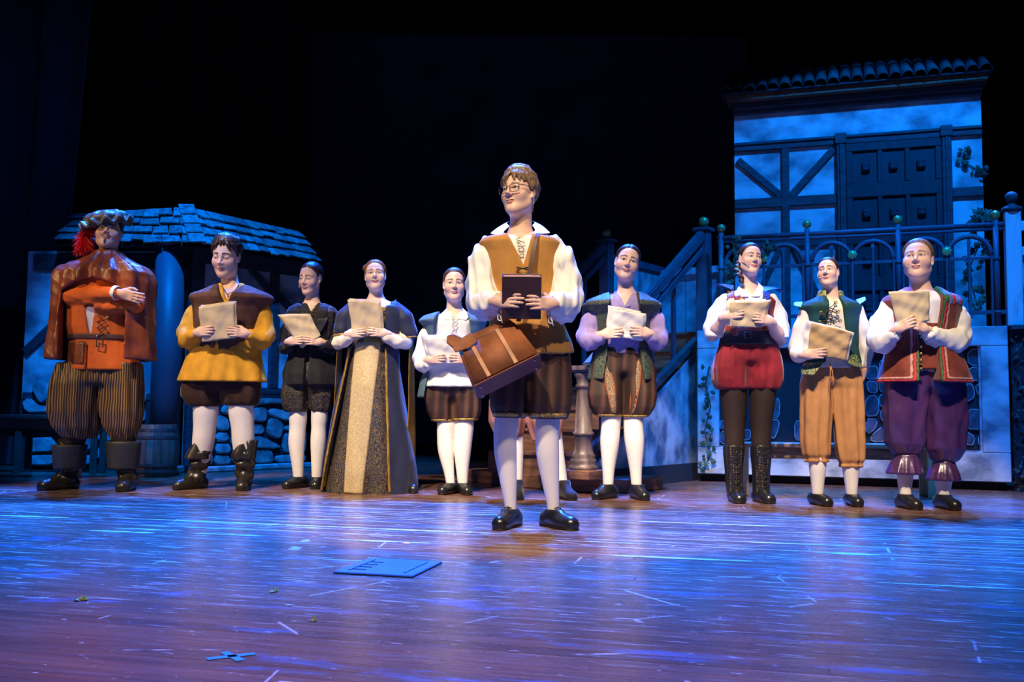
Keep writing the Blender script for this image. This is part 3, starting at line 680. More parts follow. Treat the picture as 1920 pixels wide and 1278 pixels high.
# frontal wall
WB(LP).box((-1.62, 0.03, 0), (0.0, 0.10, 1.98)).done('front_wall', M_PLASTER)
WB(LP).box((-1.62, 0.0, 0.0), (-0.0, 0.03, 0.62)).done('mortar_bed', M_MORTAR)
for a, c, w in (((-1.6, 1.05), (-1.22, 1.42), 0.08), ((-1.55, 1.88), (0, 1.88), 0.14), ((-0.02, 0.05), (-0.02, 1.98), 0.12), ((-1.6, 0.66), (0, 0.66), 0.06), ((-0.62, 0.7), (-0.62, 1.85), 0.09), ((-0.6, 1.2), (-0.1, 1.7), 0.07)):
    wbeam(LP, a, c, w)
S7 = [[(240, 350), (350, 300), (405, 450), (330, 512)], [(190, 465), (250, 450), (290, 500), (385, 520), (400, 570), (205, 572)], [(740, 410), (812, 400), (812, 500), (750, 490)], [(745, 520), (835, 520), (835, 640), (745, 640)],
      [(1122, 395), (1180, 400), (1170, 495), (1118, 485)], [(1105, 530), (1165, 530), (1165, 640), (1105, 640)], [(420, 460), (560, 440), (560, 560), (420, 560)], [(580, 420), (730, 430), (730, 540), (580, 550)],
      [(200, 600), (420, 600), (420, 740), (200, 740)], [(440, 590), (720, 580), (720, 720), (440, 740)], [(220, 770), (470, 760), (470, 880), (220, 890)], [(490, 760), (760, 750), (760, 880), (490, 890)],
      [(780, 660), (960, 660), (960, 800), (780, 800)], [(780, 830), (1000, 820), (1000, 960), (780, 960)], [(210, 910), (460, 900), (460, 990), (210, 990)], [(480, 910), (760, 900), (760, 990), (480, 990)],
      [(850, 520), (1080, 520), (1080, 640), (850, 640)], [(860, 400), (1090, 390), (1090, 500), (860, 500)]]
for s in S7:
    poly = [LP.uz(x / 4.26, 640 + y / 4.26) for x, y in s]
    poly = [(max(min(p[0], -0.1), -1.6), min(max(p[1], 0.03), 1.05)) for p in poly]
    n = len(poly); pts = []
    for i in range(n):
        a, b = Vector(poly[i]), Vector(poly[(i + 1) % n]); pts += [a.lerp(b, 0.22), a.lerp(b, 0.78)]
    w = WB(LP); w.prism([(p.x, p.y) for p in pts], -0.03 - random.uniform(0, 0.02), 0.012); w.done('stone', M_STONE, 0.014, 2)
# shingled roof: two sloping faces, three and a half courses each
def roof_face(e0, e1, t0, t1, cols, courses, seed):
    r = random.Random(seed); e0, e1, t0, t1 = [Vector(p) - Vector((c0.x, c0.y, 0)) for p in (e0, e1, t0, t1)]
    nrm = (e1 - e0).cross(t0 - e0).normalized()
    if nrm.y > 0: nrm = -nrm
    def P(a, b, o=0.0): return e0.lerp(e1, a).lerp(t0.lerp(t1, a), b) + nrm * o
    d = MB(); d.add([P(0, 0, -0.02), P(1, 0, -0.02), P(1, 1, -0.02), P(0, 1, -0.02), P(0, 0, -0.05), P(1, 0, -0.05), P(1, 1, -0.05), P(0, 1, -0.05)],
                    [(0, 1, 2, 3), (7, 6, 5, 4), (0, 4, 5, 1), (1, 5, 6, 2), (2, 6, 7, 3), (3, 7, 4, 0)]); d.build('roof_deck', M_DARK, cot)
    for c in range(courses):
        xs = [0.0]
        while xs[-1] < 1: xs.append(xs[-1] + r.uniform(0.6, 1.45) / cols)
        xs[-1] = 1.0
        b0, b1 = c / courses - 0.02, (c + 1.25) / courses
        for a0, a1 in zip(xs[:-1], xs[1:]):
            if a1 - a0 < 0.25 / cols: continue
            j0, j1 = b0 + r.uniform(-0.03, 0.02), min(b1, 1.03); g = 0.03 / cols; lift = 0.012 * r.uniform(0.4, 1.5)
            sk = r.uniform(-.1, .1) / cols
            q = [P(a0 + g, j0, 0.028 + lift), P(a1 - g, j0 + r.uniform(-.02, .02), 0.028 + lift * r.uniform(.5, 1.3)), P(a1 - g + sk, j1, 0.004), P(a0 + g + sk, j1, 0.004)]
            q2 = [p - nrm * 0.014 for p in q]
            MB().add(q + q2, [(0, 1, 2, 3), (7, 6, 5, 4), (0, 4, 5, 1), (1, 5, 6, 2), (2, 6, 7, 3), (3, 7, 4, 0)]).build('shingle', M_SHINGLE, cot)
k0, k1, k2, k3 = U(374, 459, 8.12), U(600, 493, 9.35), U(352, 390, 8.75), U(562, 436, 9.75)
roof_face(k0, k1, k2, k3, 12, 4, 11)
l1, l3 = U(100, 452, 8.45), U(140, 402, 8.95)
roof_face(k0, l1, k2, l3, 9, 4, 12)
# hip cap
for i in range(4):
    a = k0.lerp(k2, i / 4 - 0.02) - Vector((c0.x, c0.y, 0)); b = k0.lerp(k2, (i + 1.2) / 4) - Vector((c0.x, c0.y, 0))
    sd = Vector((0.075, 0, 0)); nn = Vector((0, -0.045, 0.03)); nb = nn * 0.6
    q = [a - sd + nn, a + sd * 0.9 + nn, b + sd * 0.9 + nb, b - sd + nb]
    MB().add(q + [p - nn * 0.3 for p in q], [(0, 1, 2, 3), (7, 6, 5, 4), (0, 4, 5, 1), (1, 5, 6, 2), (2, 6, 7, 3), (3, 7, 4, 0)]).build('shingle', M_SHINGLE, cot)
# stage lip in front of the cottage
# column and barrel
ca = U(317, 466, 8.34); cbx = U(309, 780, 8.34).x - c0.x; cby = 8.34 - c0.y
MB().lathe([(0.127, 0.06), (0.127, 1.0), (0.122, ca.z)], 32, (cbx, cby, 0)).build('column', M_COLUMN, cot, smooth=True)
MB().lathe([(0.124, ca.z), (0.145, ca.z + 0.02), (0.145, ca.z + 0.07), (0.13, ca.z + 0.08)], 32, (cbx, cby, 0)).build('column_capital', M_COLUMN, cot, smooth=True)
MB().box((cbx - 0.15, cby - 0.15, 0.0), (cbx + 0.15, cby + 0.15, 0.06)).build('column_base', M_STONE, cot, 0.01)
M_BARREL = mat('barrel_stave', (0.20, 0.135, 0.095), 0.6, col2=(0.075, 0.055, 0.05), vscale=5, stretch=(4, 4, 0.6), rand=0.25, bump=0.2, bscale=30)
M_HOOP = mat('barrel_hoop', (0.09, 0.085, 0.085), 0.45, 0.5, var=0.3)
bb = U(295, 876, 8.0)
brl = empty('barrel', (bb.x, 7.98, 0), 0, 'wooden barrel standing at the foot of the column', 'barrel')
def brad(z): return 0.148 + 0.028 * math.sin(math.pi * z / 0.42)
nst = 18
for k in range(nst):
    a0, a1 = 2 * math.pi * k / nst + 0.008, 2 * math.pi * (k + 1) / nst - 0.008; m_ = MB(); vs = []; fs = []
    for j in range(7):
        z = 0.42 * j / 6
        for rr in (brad(z), brad(z) - 0.02):
            for a in (a0, a1): vs.append((rr * math.cos(a), rr * math.sin(a), z + 0.005))
    for j in range(6):
        b = 4 * j; fs += [(b, b + 1, b + 5, b + 4), (b + 2, b + 6, b + 7, b + 3), (b, b + 4, b + 6, b + 2), (b + 1, b + 3, b + 7, b + 5)]
    fs += [(0, 2, 3, 1), (24, 25, 27, 26)]
    m_.add(vs, fs).build('stave', M_BARREL, brl)
for z in (0.05, 0.10, 0.32, 0.38):
    MB().lathe([(brad(z) - 0.005, z - 0.012), (brad(z) + 0.005, z - 0.012), (brad(z + .012) + 0.005, z + 0.012), (brad(z) - 0.005, z + 0.012)], 36).build('hoop', M_HOOP, brl, smooth=False)
MB().lathe([(0.135, 0.395), (0.135, 0.405)], 28).build('barrel_head', M_BARREL, brl)
# benches
M_BENCH = mat('bench_timber', (0.48, 0.25, 0.09), 0.5, col2=(0.15, 0.075, 0.035), vscale=5, stretch=(1, 6, 6), bump=0.15, bscale=25)
M_BENCHD = mat('dark_bench_timber', (0.075, 0.05, 0.04), 0.55, var=0.3, vscale=5, stretch=(1, 6, 6))
M_PALE = mat('pale_bench_leg', (0.55, 0.34, 0.14), 0.5, var=0.2, vscale=6, stretch=(5, 5, 1))
def bench(name, px0, px1, Y, z, label, m, legpx, legm, dpt=0.28, brace=False, rz=0.0):
    a, b = U(px0, 800, Y).x, U(px1, 800, Y).x
    e = empty(name, ((a + b) / 2, Y + dpt / 2, 0), rz, label, 'bench'); hw_ = (b - a) / 2
    MB().box((-hw_, -dpt / 2, z - 0.035), (hw_, dpt / 2, z)).build('seat', m, e, 0.006)
    MB().box((-hw_ + 0.12, -dpt / 2 + 0.05, z - 0.11), (hw_ - 0.12, -dpt / 2 + 0.075, z - 0.036)).build('apron_rail', m, e, 0.004)
    for lx in legpx:
        x = U(lx, 860, Y).x - (a + b) / 2
        MB().box((x - 0.028, -dpt / 2 + 0.02, 0), (x + 0.028, -dpt / 2 + 0.048, z - 0.036)).build('leg', legm, e, 0.004)
        MB().box((x - 0.028, dpt / 2 - 0.05, 0), (x + 0.028, dpt / 2 - 0.022, z - 0.036)).build('leg', legm, e, 0.004)
        if brace:
            MB().bar((x - 0.03, -0.02, 0.22), (x - 0.24, -0.02, z - 0.04), 0.05, 0.03).build('diagonal_brace', m, e, 0.004)
    return e
bench('bench', -70, 184, 7.45, 0.50, 'long plank bench with a slanting brace behind the orange caped player', M_BENCHD, [118], M_PALE, 0.30, True)
bench('bench', -60, 175, 8.10, 0.42, 'dark low bench against the cottage front wall', M_BENCHD, [29, 172], M_BENCHD, 0.25)
bench('bench', 1390, 1765, 6.62, 0.365, 'low brown bench behind the tan trousered player', M_BENCH, [1402, 1748], M_PALE, 0.24, False, math.radians(-4))
# ---- bits on the floor
M_PLATE = mat('blue_floor_plate', (0.02, 0.11, 0.24), 0.4, var=0.15, vscale=8)
q = [GP(648, 1080), GP(768, 1083), GP(812, 1052), GP(690, 1049)]
cc = sum(q, Vector()) / 4
fp = empty('floor_pocket_cover', cc, FA, 'flat blue floor pocket cover set among the scuffed boards', 'cover')
MB().box((-0.145, -0.165, 0.0), (0.145, 0.165, 0.008)).build('plate', M_PLATE, fp, 0.003)
for x in (-0.105, 0.10): MB().box((x - 0.003, -0.12, 0.008), (x + 0.003, 0.12, 0.0105)).build('ridge', M_PLATE, fp)
for j in range(4): MB().box((-0.10, -0.10 + 0.055 * j, 0.008), (-0.05, -0.094 + 0.055 * j, 0.010)).build('slot', M_DARK, fp)
def mark(px0, py0, px1, py1, w):
    a, b = GP(px0, py0), GP(px1, py1); return a, b
M_TAPE = mat('blue_tape', (0.04, 0.28, 0.62), 0.5, var=0.1)
c_ = GP(436, 1232)
tm = empty('tape_mark', c_, 0, 'blue tape cross stuck on the front boards', 'tape')
for (a, b) in ((GP(388, 1236), GP(478, 1226)), (GP(420, 1223), GP(452, 1239))):
    a, b = a - c_, b - c_
    MB().bar((a.x, a.y, 0.0016), (b.x, b.y, 0.0016), 0.0012, 0.020).build('tape_strip', M_TAPE, tm)
M_CRUMB = mat('green_leaf_bit', (0.22, 0.32, 0.04), 0.6, var=0.4, vscale=60)
M_PINKB = mat('pink_scrap', (0.75, 0.25, 0.28), 0.6, var=0.2)
def scrap(px, py, r_, m, label, cat, n=9, seed=0):
    r = random.Random(seed); p = GP(px, py); e = empty('leaf_scrap' if cat == 'leaf' else 'paper_scrap', p, 0, label, cat)
    for k in range(3 if cat == 'leaf' else 1):
        mb = MB(); cx, cy = r.uniform(-.5, .5) * r_, r.uniform(-.5, .5) * r_; vs = [(cx, cy, 0.003 + 0.006 * k)]
        for i in range(n):
            a = 2 * math.pi * i / n; q_ = r_ * r.uniform(0.5, 1.0); vs.append((cx + q_ * math.cos(a), cy + q_ * math.sin(a), 0.001 + r.uniform(0, r_ * 0.45 if cat == 'leaf' else 0.002)))
        mb.add(vs, [(0, i + 1, (i + 1) % n + 1) for i in range(n)]).build('leaf_piece' if cat == 'leaf' else 'scrap_piece', m, e)
scrap(150, 1126, 0.018, M_CRUMB, 'largest yellow green leaf crumb on the front boards', 'leaf', seed=1)
scrap(513, 1110, 0.011, M_CRUMB, 'small green leaf crumb upstage of the other two on the boards', 'leaf', seed=2)
scrap(587, 1164, 0.009, M_CRUMB, 'tiny green leaf crumb between the tape cross and the blue cover', 'leaf', seed=3)
scrap(764, 1018, 0.026, M_PINKB, 'pink paper scrap lying upstage of the blue floor cover', 'scrap', seed=4)
scrap(1820, 1069, 0.016, M_PINKB, 'pink paper scrap below the purple trousered player', 'scrap', seed=5)
# ================================================================== SIGNED-DISTANCE MODELLING (for bodies and cloth)
F32 = np.float32
def V3(*a): return np.array(a, dtype=F32)
def length(v): return np.sqrt(np.einsum('ij,ij->i', v, v))
def smin(a, b, k):
    if k <= 0: return np.minimum(a, b)
    h = np.maximum(k - np.abs(a - b), 0) / k
    return np.minimum(a, b) - h * h * k * 0.25
def smax(a, b, k): return -smin(-a, -b, k)
def d_cap(P, a, b, ra, rb=None):
    rb = ra if rb is None else rb
    a = np.asarray(a, F32); b = np.asarray(b, F32); ab = b - a; L2 = float(ab @ ab) + 1e-9
    t = np.clip(((P - a) @ ab) / L2, 0, 1)
    q = P - a - t[:, None] * ab
    return length(q) - (ra + (rb - ra) * t)
def d_ell(P, c, r):
    q = P - np.asarray(c, F32); r = np.asarray(r, F32)
    k0 = length(q / r); k1 = length(q / (r * r)) + 1e-6
    return k0 * (k0 - 1) / k1
def d_sph(P, c, r): return length(P - np.asarray(c, F32)) - r
def d_chain(P, pts, k=0.02):
    """pts: list of (xyz, radius)"""
    d = None
    for (a, ra), (b, rb) in zip(pts[:-1], pts[1:]):
        e = d_cap(P, a, b, ra, rb); d = e if d is None else smin(d, e, k)
    return d
def d_box(P, c, h, r=0.0):
    q = np.abs(P - np.asarray(c, F32)) - (np.asarray(h, F32) - r)
    return length(np.maximum(q, 0)) + np.minimum(q.max(axis=1), 0) - r
class Loft:
    """upright stack of ellipses: rows of (z, cx, cy, a, b)"""
    def __init__(s, rows, p=2.0):
        rows = sorted(rows, key=lambda r: r[0]); s.z = np.array([r[0] for r in rows], F32)
        s.c = np.array([r[1:] for r in rows], F32); s.p = p
    def at(s, z): return [np.interp(z, s.z, s.c[:, i]).astype(F32) for i in range(4)]
    def d(s, P, off=0.0, cap=0.01, disp=None):
        cx, cy, a, b = s.at(P[:, 2]); x, y = P[:, 0] - cx, P[:, 1] - cy
        a = np.maximum(a + off, 0.004); b = np.maximum(b + off, 0.004)
        if s.p == 2.0:
            k = np.sqrt((x / a) ** 2 + (y / b) ** 2) + 1e-6
            g = np.sqrt((x / a ** 2) ** 2 + (y / b ** 2) ** 2) + 1e-6
            d = (k - 1) * k / g
        else:
            p = s.p; xa, yb = np.abs(x / a), np.abs(y / b)
            k = (xa ** p + yb ** p) ** (1 / p) + 1e-6
            g = np.sqrt((xa ** (p - 1) / a) ** 2 + (yb ** (p - 1) / b) ** 2) / k ** (p - 1) + 1e-6
            d = (k - 1) / g
        d = np.where(k < 0.3, -np.minimum(a, b) * 0.7, d)
        if disp is not None: d = d - disp(P, np.arctan2(x, -y))
        dz = np.maximum(s.z[0] - P[:, 2], P[:, 2] - s.z[-1])
        return smax(d, dz, cap)
def wob(P, f, seed=0):
    """cheap smooth noise in -1..1"""
    r = np.random.RandomState(seed); o = np.zeros(len(P), F32)
    for i in range(4):
        w = r.normal(size=3).astype(F32); w *= f * (0.7 + 0.5 * i) / np.linalg.norm(w)
        o += np.sin(P @ w + r.uniform(0, 6)) / (1 + 0.5 * i)
    return o / 2.6
def ridges(P, axis, wl, seed=0):
    """soft cloth folds running along `axis`"""
    axis = np.asarray(axis, F32); axis = axis / np.linalg.norm(axis)
    ref = V3(0, 1, 0) if abs(axis[1]) < 0.8 else V3(1, 0, 0)
    e1 = np.cross(axis, ref); e1 /= np.linalg.norm(e1); e2 = np.cross(axis, e1)
    u, v_, w = P @ e1, P @ e2, P @ axis
    r = np.random.RandomState(seed); k = 2 * np.pi / wl
    ph = 1.3 * np.sin(w * 9 + r.uniform(0, 6)) + 0.9 * wob(P, 14, seed)
    s = np.sin(k * (u + 0.35 * v_) + ph) * 0.6 + np.sin(k * 0.62 * (v_ - 0.4 * u) + 1.7 * ph + 1) * 0.55
    return 0.45 * s + 0.55 * (np.sqrt(s * s + 0.03) - 0.6)
def snet(f, lo, hi, h, margin=0.014):
    lo = np.asarray(lo, F32); hi = np.asarray(hi, F32); B = 8
    nb = np.maximum(1, np.ceil((hi - lo) / h / B).astype(int)); n = nb * B
    ax = [lo[i] + h * np.arange(n[i], dtype=F32) for i in range(3)]
    bc = [lo[i] + h * (B * np.arange(nb[i], dtype=F32) + (B - 1) / 2) for i in range(3)]
    C = np.stack(np.meshgrid(*bc, indexing='ij'), -1).reshape(-1, 3).astype(F32)
    dc = f(C); act = np.abs(dc) < B * h * 0.9 + margin
    vol = np.repeat(np.repeat(np.repeat(np.where(dc > 0, 1.0, -1.0).astype(F32).reshape(nb), B, 0), B, 1), B, 2)
    ids = np.argwhere(act.reshape(nb))
    if len(ids) == 0: return np.zeros((0, 3), F32), np.zeros((0, 4), np.int32)
    off = np.stack(np.meshgrid(*[np.arange(B)] * 3, indexing='ij'), -1).reshape(-1, 3)
    CH = 400
    for s in range(0, len(ids), CH):
        G = (ids[s:s + CH, None, :] * B + off[None]).reshape(-1, 3)
        vol[G[:, 0], G[:, 1], G[:, 2]] = f((lo + h * G).astype(F32))
    vol[0] = vol[-1] = 1; vol[:, 0] = vol[:, -1] = 1; vol[:, :, 0] = vol[:, :, -1] = 1
    ins = vol < 0
    cs = [(i, j, k) for i in (0, 1) for j in (0, 1) for k in (0, 1)]
    sl = lambda c: tuple(slice(c[i], n[i] - 1 + c[i]) for i in range(3))
    cnt = np.zeros(tuple(n - 1), np.uint8)
    for c in cs: cnt += ins[sl(c)]
    cell = (cnt > 0) & (cnt < 8); ci = np.argwhere(cell); M = len(ci)
    idx = np.full(cell.shape, -1, np.int32); idx[cell] = np.arange(M, dtype=np.int32)
    val = np.stack([vol[ci[:, 0] + c[0], ci[:, 1] + c[1], ci[:, 2] + c[2]] for c in cs], 1)
    acc = np.zeros((M, 3), F32); num = np.zeros(M, F32); csa = np.array(cs, F32)
    for a in range(8):
        for b in range(a + 1, 8):
            if sum(abs(cs[a][i] - cs[b][i]) for i in range(3)) != 1: continue
            m = (val[:, a] < 0) != (val[:, b] < 0)
            t = val[m, a] / (val[m, a] - val[m, b])
            acc[m] += csa[a] + t[:, None] * (csa[b] - csa[a]); num[m] += 1
    verts = lo + h * (ci + acc / num[:, None])
    quads = []
    for d in range(3):
        s0 = [slice(1, -1)] * 3; s0[d] = slice(0, -1); s1 = [slice(1, -1)] * 3; s1[d] = slice(1, None)
        A, Bv = ins[tuple(s0)], ins[tuple(s1)]; e = np.argwhere(A != Bv)
        if len(e) == 0: continue
        o = np.ones(3, int); o[d] = 0; e0 = e + o
        flip = A[e[:, 0], e[:, 1], e[:, 2]]
        u, w = (d + 1) % 3, (d + 2) % 3
        du, dw = np.eye(3, dtype=int)[u], np.eye(3, dtype=int)[w]
        g = lambda q: idx[q[:, 0], q[:, 1], q[:, 2]]
        Q = np.stack([g(e0), g(e0 - du), g(e0 - du - dw), g(e0 - dw)], 1)
        Q[~flip] = Q[~flip][:, ::-1]
        quads.append(Q)
    Q = np.concatenate(quads) if quads else np.zeros((0, 4), np.int32)
    Q = Q[(Q >= 0).all(axis=1)]
    return verts.astype(F32), Q
def relax(v, q, it=1, lam=0.5):
    if len(q) == 0: return v
    for _ in range(it):
        s = np.zeros_like(v); c = np.zeros(len(v), F32)
        for a, b in ((0, 1), (1, 2), (2, 3), (3, 0)):
            for x, y in ((a, b), (b, a)):
                for ax in range(3): s[:, ax] += np.bincount(q[:, x], v[q[:, y], ax], len(v)).astype(F32)
                c += np.bincount(q[:, x], minlength=len(v))
        v = v + lam * (s / np.maximum(c, 1)[:, None] - v)
    return v
def np_mesh(name, v, q, m, parent, col=None):
    me = bpy.data.meshes.new(name)
    nq = len(q); k = q.shape[1]
    me.vertices.add(len(v)); me.vertices.foreach_set('co', np.ascontiguousarray(v, F32).ravel())
    me.loops.add(nq * k); me.loops.foreach_set('vertex_index', np.ascontiguousarray(q, np.int32).ravel())
    me.polygons.add(nq); me.polygons.foreach_set('loop_start', np.arange(0, nq * k, k, dtype=np.int32))
    me.polygons.foreach_set('use_smooth', np.ones(nq, bool))
    if col is not None:
        at = me.color_attributes.new('Col', 'FLOAT_COLOR', 'POINT')
        c4 = np.ones((len(v), 4), F32); c4[:, :3] = col; at.data.foreach_set('color', c4.ravel())
    me.update(calc_edges=True); me.validate()
    return link(name, me, m, parent)
def rotm(yaw=0, pitch=0, roll=0):
    """yaw>0 turns the face to picture right, pitch>0 lifts the chin, roll>0 tips the crown to picture right (degrees)"""
    M = Matrix.Rotation(math.radians(yaw), 3, 'Z') @ Matrix.Rotation(math.radians(-pitch), 3, 'X') @ Matrix.Rotation(math.radians(roll), 3, 'Y')
    return np.array(M, F32)
# ================================================================== PEOPLE
def skin_mat():
    m = bpy.data.materials.new('skin'); m.use_nodes = True; nt = m.node_tree; b = nt.nodes['Principled BSDF']
    a = nt.nodes.new('ShaderNodeAttribute'); a.attribute_name = 'Col'; nt.links.new(a.outputs['Color'], b.inputs['Base Color'])
    b.inputs['Roughness'].default_value = 0.5; b.inputs['Specular IOR Level'].default_value = 0.35
    b.inputs['Subsurface Weight'].default_value = 0.12; b.inputs['Subsurface Radius'].default_value = (0.8, 0.3, 0.15); b.inputs['Subsurface Scale'].default_value = 0.01
    return m
M_SKIN = skin_mat()
def face_defaults():
    return dict(jaw=1.0, cheek=1.0, nose=1.0, lips=(0.62, 0.22, 0.20), brow=(0.10, 0.06, 0.04), browt=1.0, iris=(0.08, 0.06, 0.045), open=0.82, gaze=(0, 0), smile=0.0, mouth=0.0, chin=1.0, width=1.0)
def skull_d(q, w=1.0):
    d = d_ell(q, (0, 0.020, 0.032), (0.073 * w, 0.092, 0.083))
    return smin(d, d_ell(q, (0, -0.006, 0.036), (0.060 * w, 0.073, 0.060)), 0.025)
def head_d(p, o):
    """bare head in its own frame: -y is the face, z up, chin at -0.12, crown at 0.115"""
    x = p[:, 0]; q = p.copy(); q[:, 0] = np.abs(x); w = o['width']
    d = skull_d(q, w)
    d = smin(d, d_ell(q, (0, -0.020, -0.032), (0.057 * w, 0.066, 0.083)), 0.035)
    d = smin(d, d_cap(q, (0.045 * w * o['jaw'], -0.008, -0.066), (0.012, -0.062, -0.102), 0.018, 0.016), 0.045)
    d = smin(d, d_sph(q, (0, -0.068, -0.101), 0.018 * o['chin']), 0.022)
    d = smin(d, d_sph(q, (0.036 * o['cheek'], -0.055, -0.030), 0.027 * o['cheek']), 0.028)
    if o['smile'] > 0: d = smin(d, d_sph(q, (0.037, -0.066, -0.038), 0.016 + 0.003 * o['smile']), 0.02)
    d = smin(d, d_cap(q, (0.008, -0.0795, 0.018), (0.044, -0.0625, 0.023), 0.0070, 0.006), 0.022)
    # eye hollows
    d = smax(d, -d_ell(q, (0.031, -0.0945, 0.000), (0.018, 0.0115, 0.0120)), 0.012)
    # nose
    n = o['nose']
    d = smin(d, d_cap(q, (0, -0.0825, 0.010), (0, -0.1045 - 0.004 * (n - 1), -0.026), 0.0062, 0.0092 * n), 0.012)
    d = smin(d, d_sph(q, (0.0115 * n, -0.0935, -0.031), 0.0075 * n), 0.007)
    d = smax(d, -d_sph(q, (0.0065, -0.1015, -0.0385), 0.0032), 0.003)
    # mouth
    sm = 0.010 * o['smile']; mw = 0.021 + 0.004 * o['smile']
    zq = q.copy(); zq[:, 2] -= sm * (q[:, 0] / mw).clip(0, 1.4) ** 2
    d = smin(d, d_ell(zq, (0.007, -0.0870, -0.0575), (0.0135 + 0.003 * o['smile'], 0.0068, 0.0050)), 0.007)
    d = smin(d, d_ell(zq, (0, -0.0862, -0.0680 - 0.003 * o['mouth']), (0.0155 + 0.003 * o['smile'], 0.0075, 0.0058)), 0.008)
    d = smax(d, -d_cap(zq, (0, -0.0955, -0.0630 - 0.0015 * o['mouth']), (mw, -0.0845, -0.0630), 0.0020 + 0.0018 * o['mouth'], 0.0012), 0.003)
    d = smax(d, -d_sph(q, (0, -0.0985, -0.081), 0.008), 0.010)
    # lids
    lid = d_sph(q, (0.031, -0.0715, 0.002), 0.0148)
    d = smin(d, lid, 0.004)
    op = o['open']
    if op > 0.05:
        d = smax(d, -d_ell(q, (0.031, -0.086, 0.002 - 0.003 * (1 - op)), (0.0138, 0.0085, 0.0058 * op)), 0.002)
    # ears
    e = d_ell(q, (0.0735 * w, 0.014, -0.004), (0.0080, 0.018, 0.029))
    e = smin(e, d_sph(q, (0.071 * w, 0.004, -0.031), 0.008), 0.008)
    e = smax(e, -d_ell(q, (0.083 * w, 0.008, 0.0), (0.006, 0.011, 0.019)), 0.005)
    return smin(d, e, 0.006)
def head_col(p, o, base):
    x, y, z = p[:, 0], p[:, 1], p[:, 2]; ax = np.abs(x)
    c = np.tile(np.asarray(base, F32), (len(p), 1))
    def blend(mask, col):
        m = mask.clip(0, 1)[:, None]; c[:] = c * (1 - m) + np.asarray(col, F32) * m
    front = (y < -0.045)
    rosy = np.exp(-(((ax - 0.040) / 0.018) ** 2 + ((z + 0.032) / 0.018) ** 2)) * front * 0.4
    blend(rosy, np.asarray(base) * np.array((1.0, 0.66, 0.62)))
    blend(np.exp(-((ax / 0.012) ** 2 + ((z + 0.028) / 0.011) ** 2)) * (y < -0.09) * 0.3, np.asarray(base) * np.array((1.0, 0.70, 0.66)))
    sm = 0.010 * o['smile']; mw = 0.0225 + 0.004 * o['smile']
    zz = z - sm * (ax / mw).clip(0, 1.4) ** 2 + 0.063
    lip = (1 - (ax / mw) ** 2).clip(0, 1)
    up = 0.0085 * np.sqrt(lip) - zz; dn = zz + 0.0125 * np.sqrt(lip)
    blend(np.minimum(up, dn) / 0.0025 * (ax < mw) * (y < -0.08), o['lips'])
    blend((1.4 - np.abs(zz) / 0.0013) * (ax < mw) * (y < -0.07), np.asarray(o['lips']) * 0.35)
    # brows
    zb = 0.0255 + 0.10 * (ax - 0.012) - 2.6 * (ax - 0.030).clip(0, 1) ** 1 * 0.12
    th = 0.0046 * o['browt'] * (1 - ((ax - 0.012) / 0.040).clip(0, 1) * 0.55)
    blend((1.7 - np.abs(z - zb) / th) * (ax > 0.011) * (ax < 0.051) * (y < -0.050) * 1.0, o['brow'])
    # lash line round the opening
    op = max(o['open'], 0.12); ez = 0.002 - 0.003 * (1 - op)
    k = np.sqrt(((ax - 0.031) / 0.0150) ** 2 + ((z - ez) / (0.0062 * op + 0.0010)) ** 2)
    lash = (1 - np.abs(k - 1.0) / 0.30) * (z > ez - 0.001) * (y < -0.062)
    blend(lash * 1.3, (0.05, 0.03, 0.025))
    blend((1 - np.abs(k - 1.0) / 0.25) * (z <= ez - 0.001) * (y < -0.062) * 0.45, np.asarray(base) * 0.45)
    return c
def uv_eye(o, side):
    """eyeball as vertices, quads, colours in the head frame"""
    n, m = 20, 12; c = np.array((0.031 * side, -0.0715, 0.002)); R = 0.0136; vs = []; cl = []
    gx, gz = o['gaze']; g = Vector((gx, -1, gz)).normalized(); ref = Vector((0, 0, 1)); s = g.cross(ref).normalized(); t = s.cross(g)
    for i in range(m + 1):
        a = [0, .1, .21, .22, .34, .48, .49, .53, .7, 1.0, 1.4, 2.2, math.pi][i]
        for k in range(n):
            b = 2 * math.pi * k / n
            p = g * math.cos(a) + (s * math.cos(b) + t * math.sin(b)) * math.sin(a); vs.append(c + np.array(p) * R)
            cl.append((0.01, 0.01, 0.01) if a < 0.215 else (o['iris'] if a < 0.485 else ((0.03, 0.025, 0.02) if a < .50 else (0.55, 0.52, 0.50))))
    q = [(i * n + k, i * n + (k + 1) % n, (i + 1) * n + (k + 1) % n, (i + 1) * n + k) for i in range(m) for k in range(n)]
    return np.array(vs, F32), np.array(q, np.int32), np.array(cl, F32)
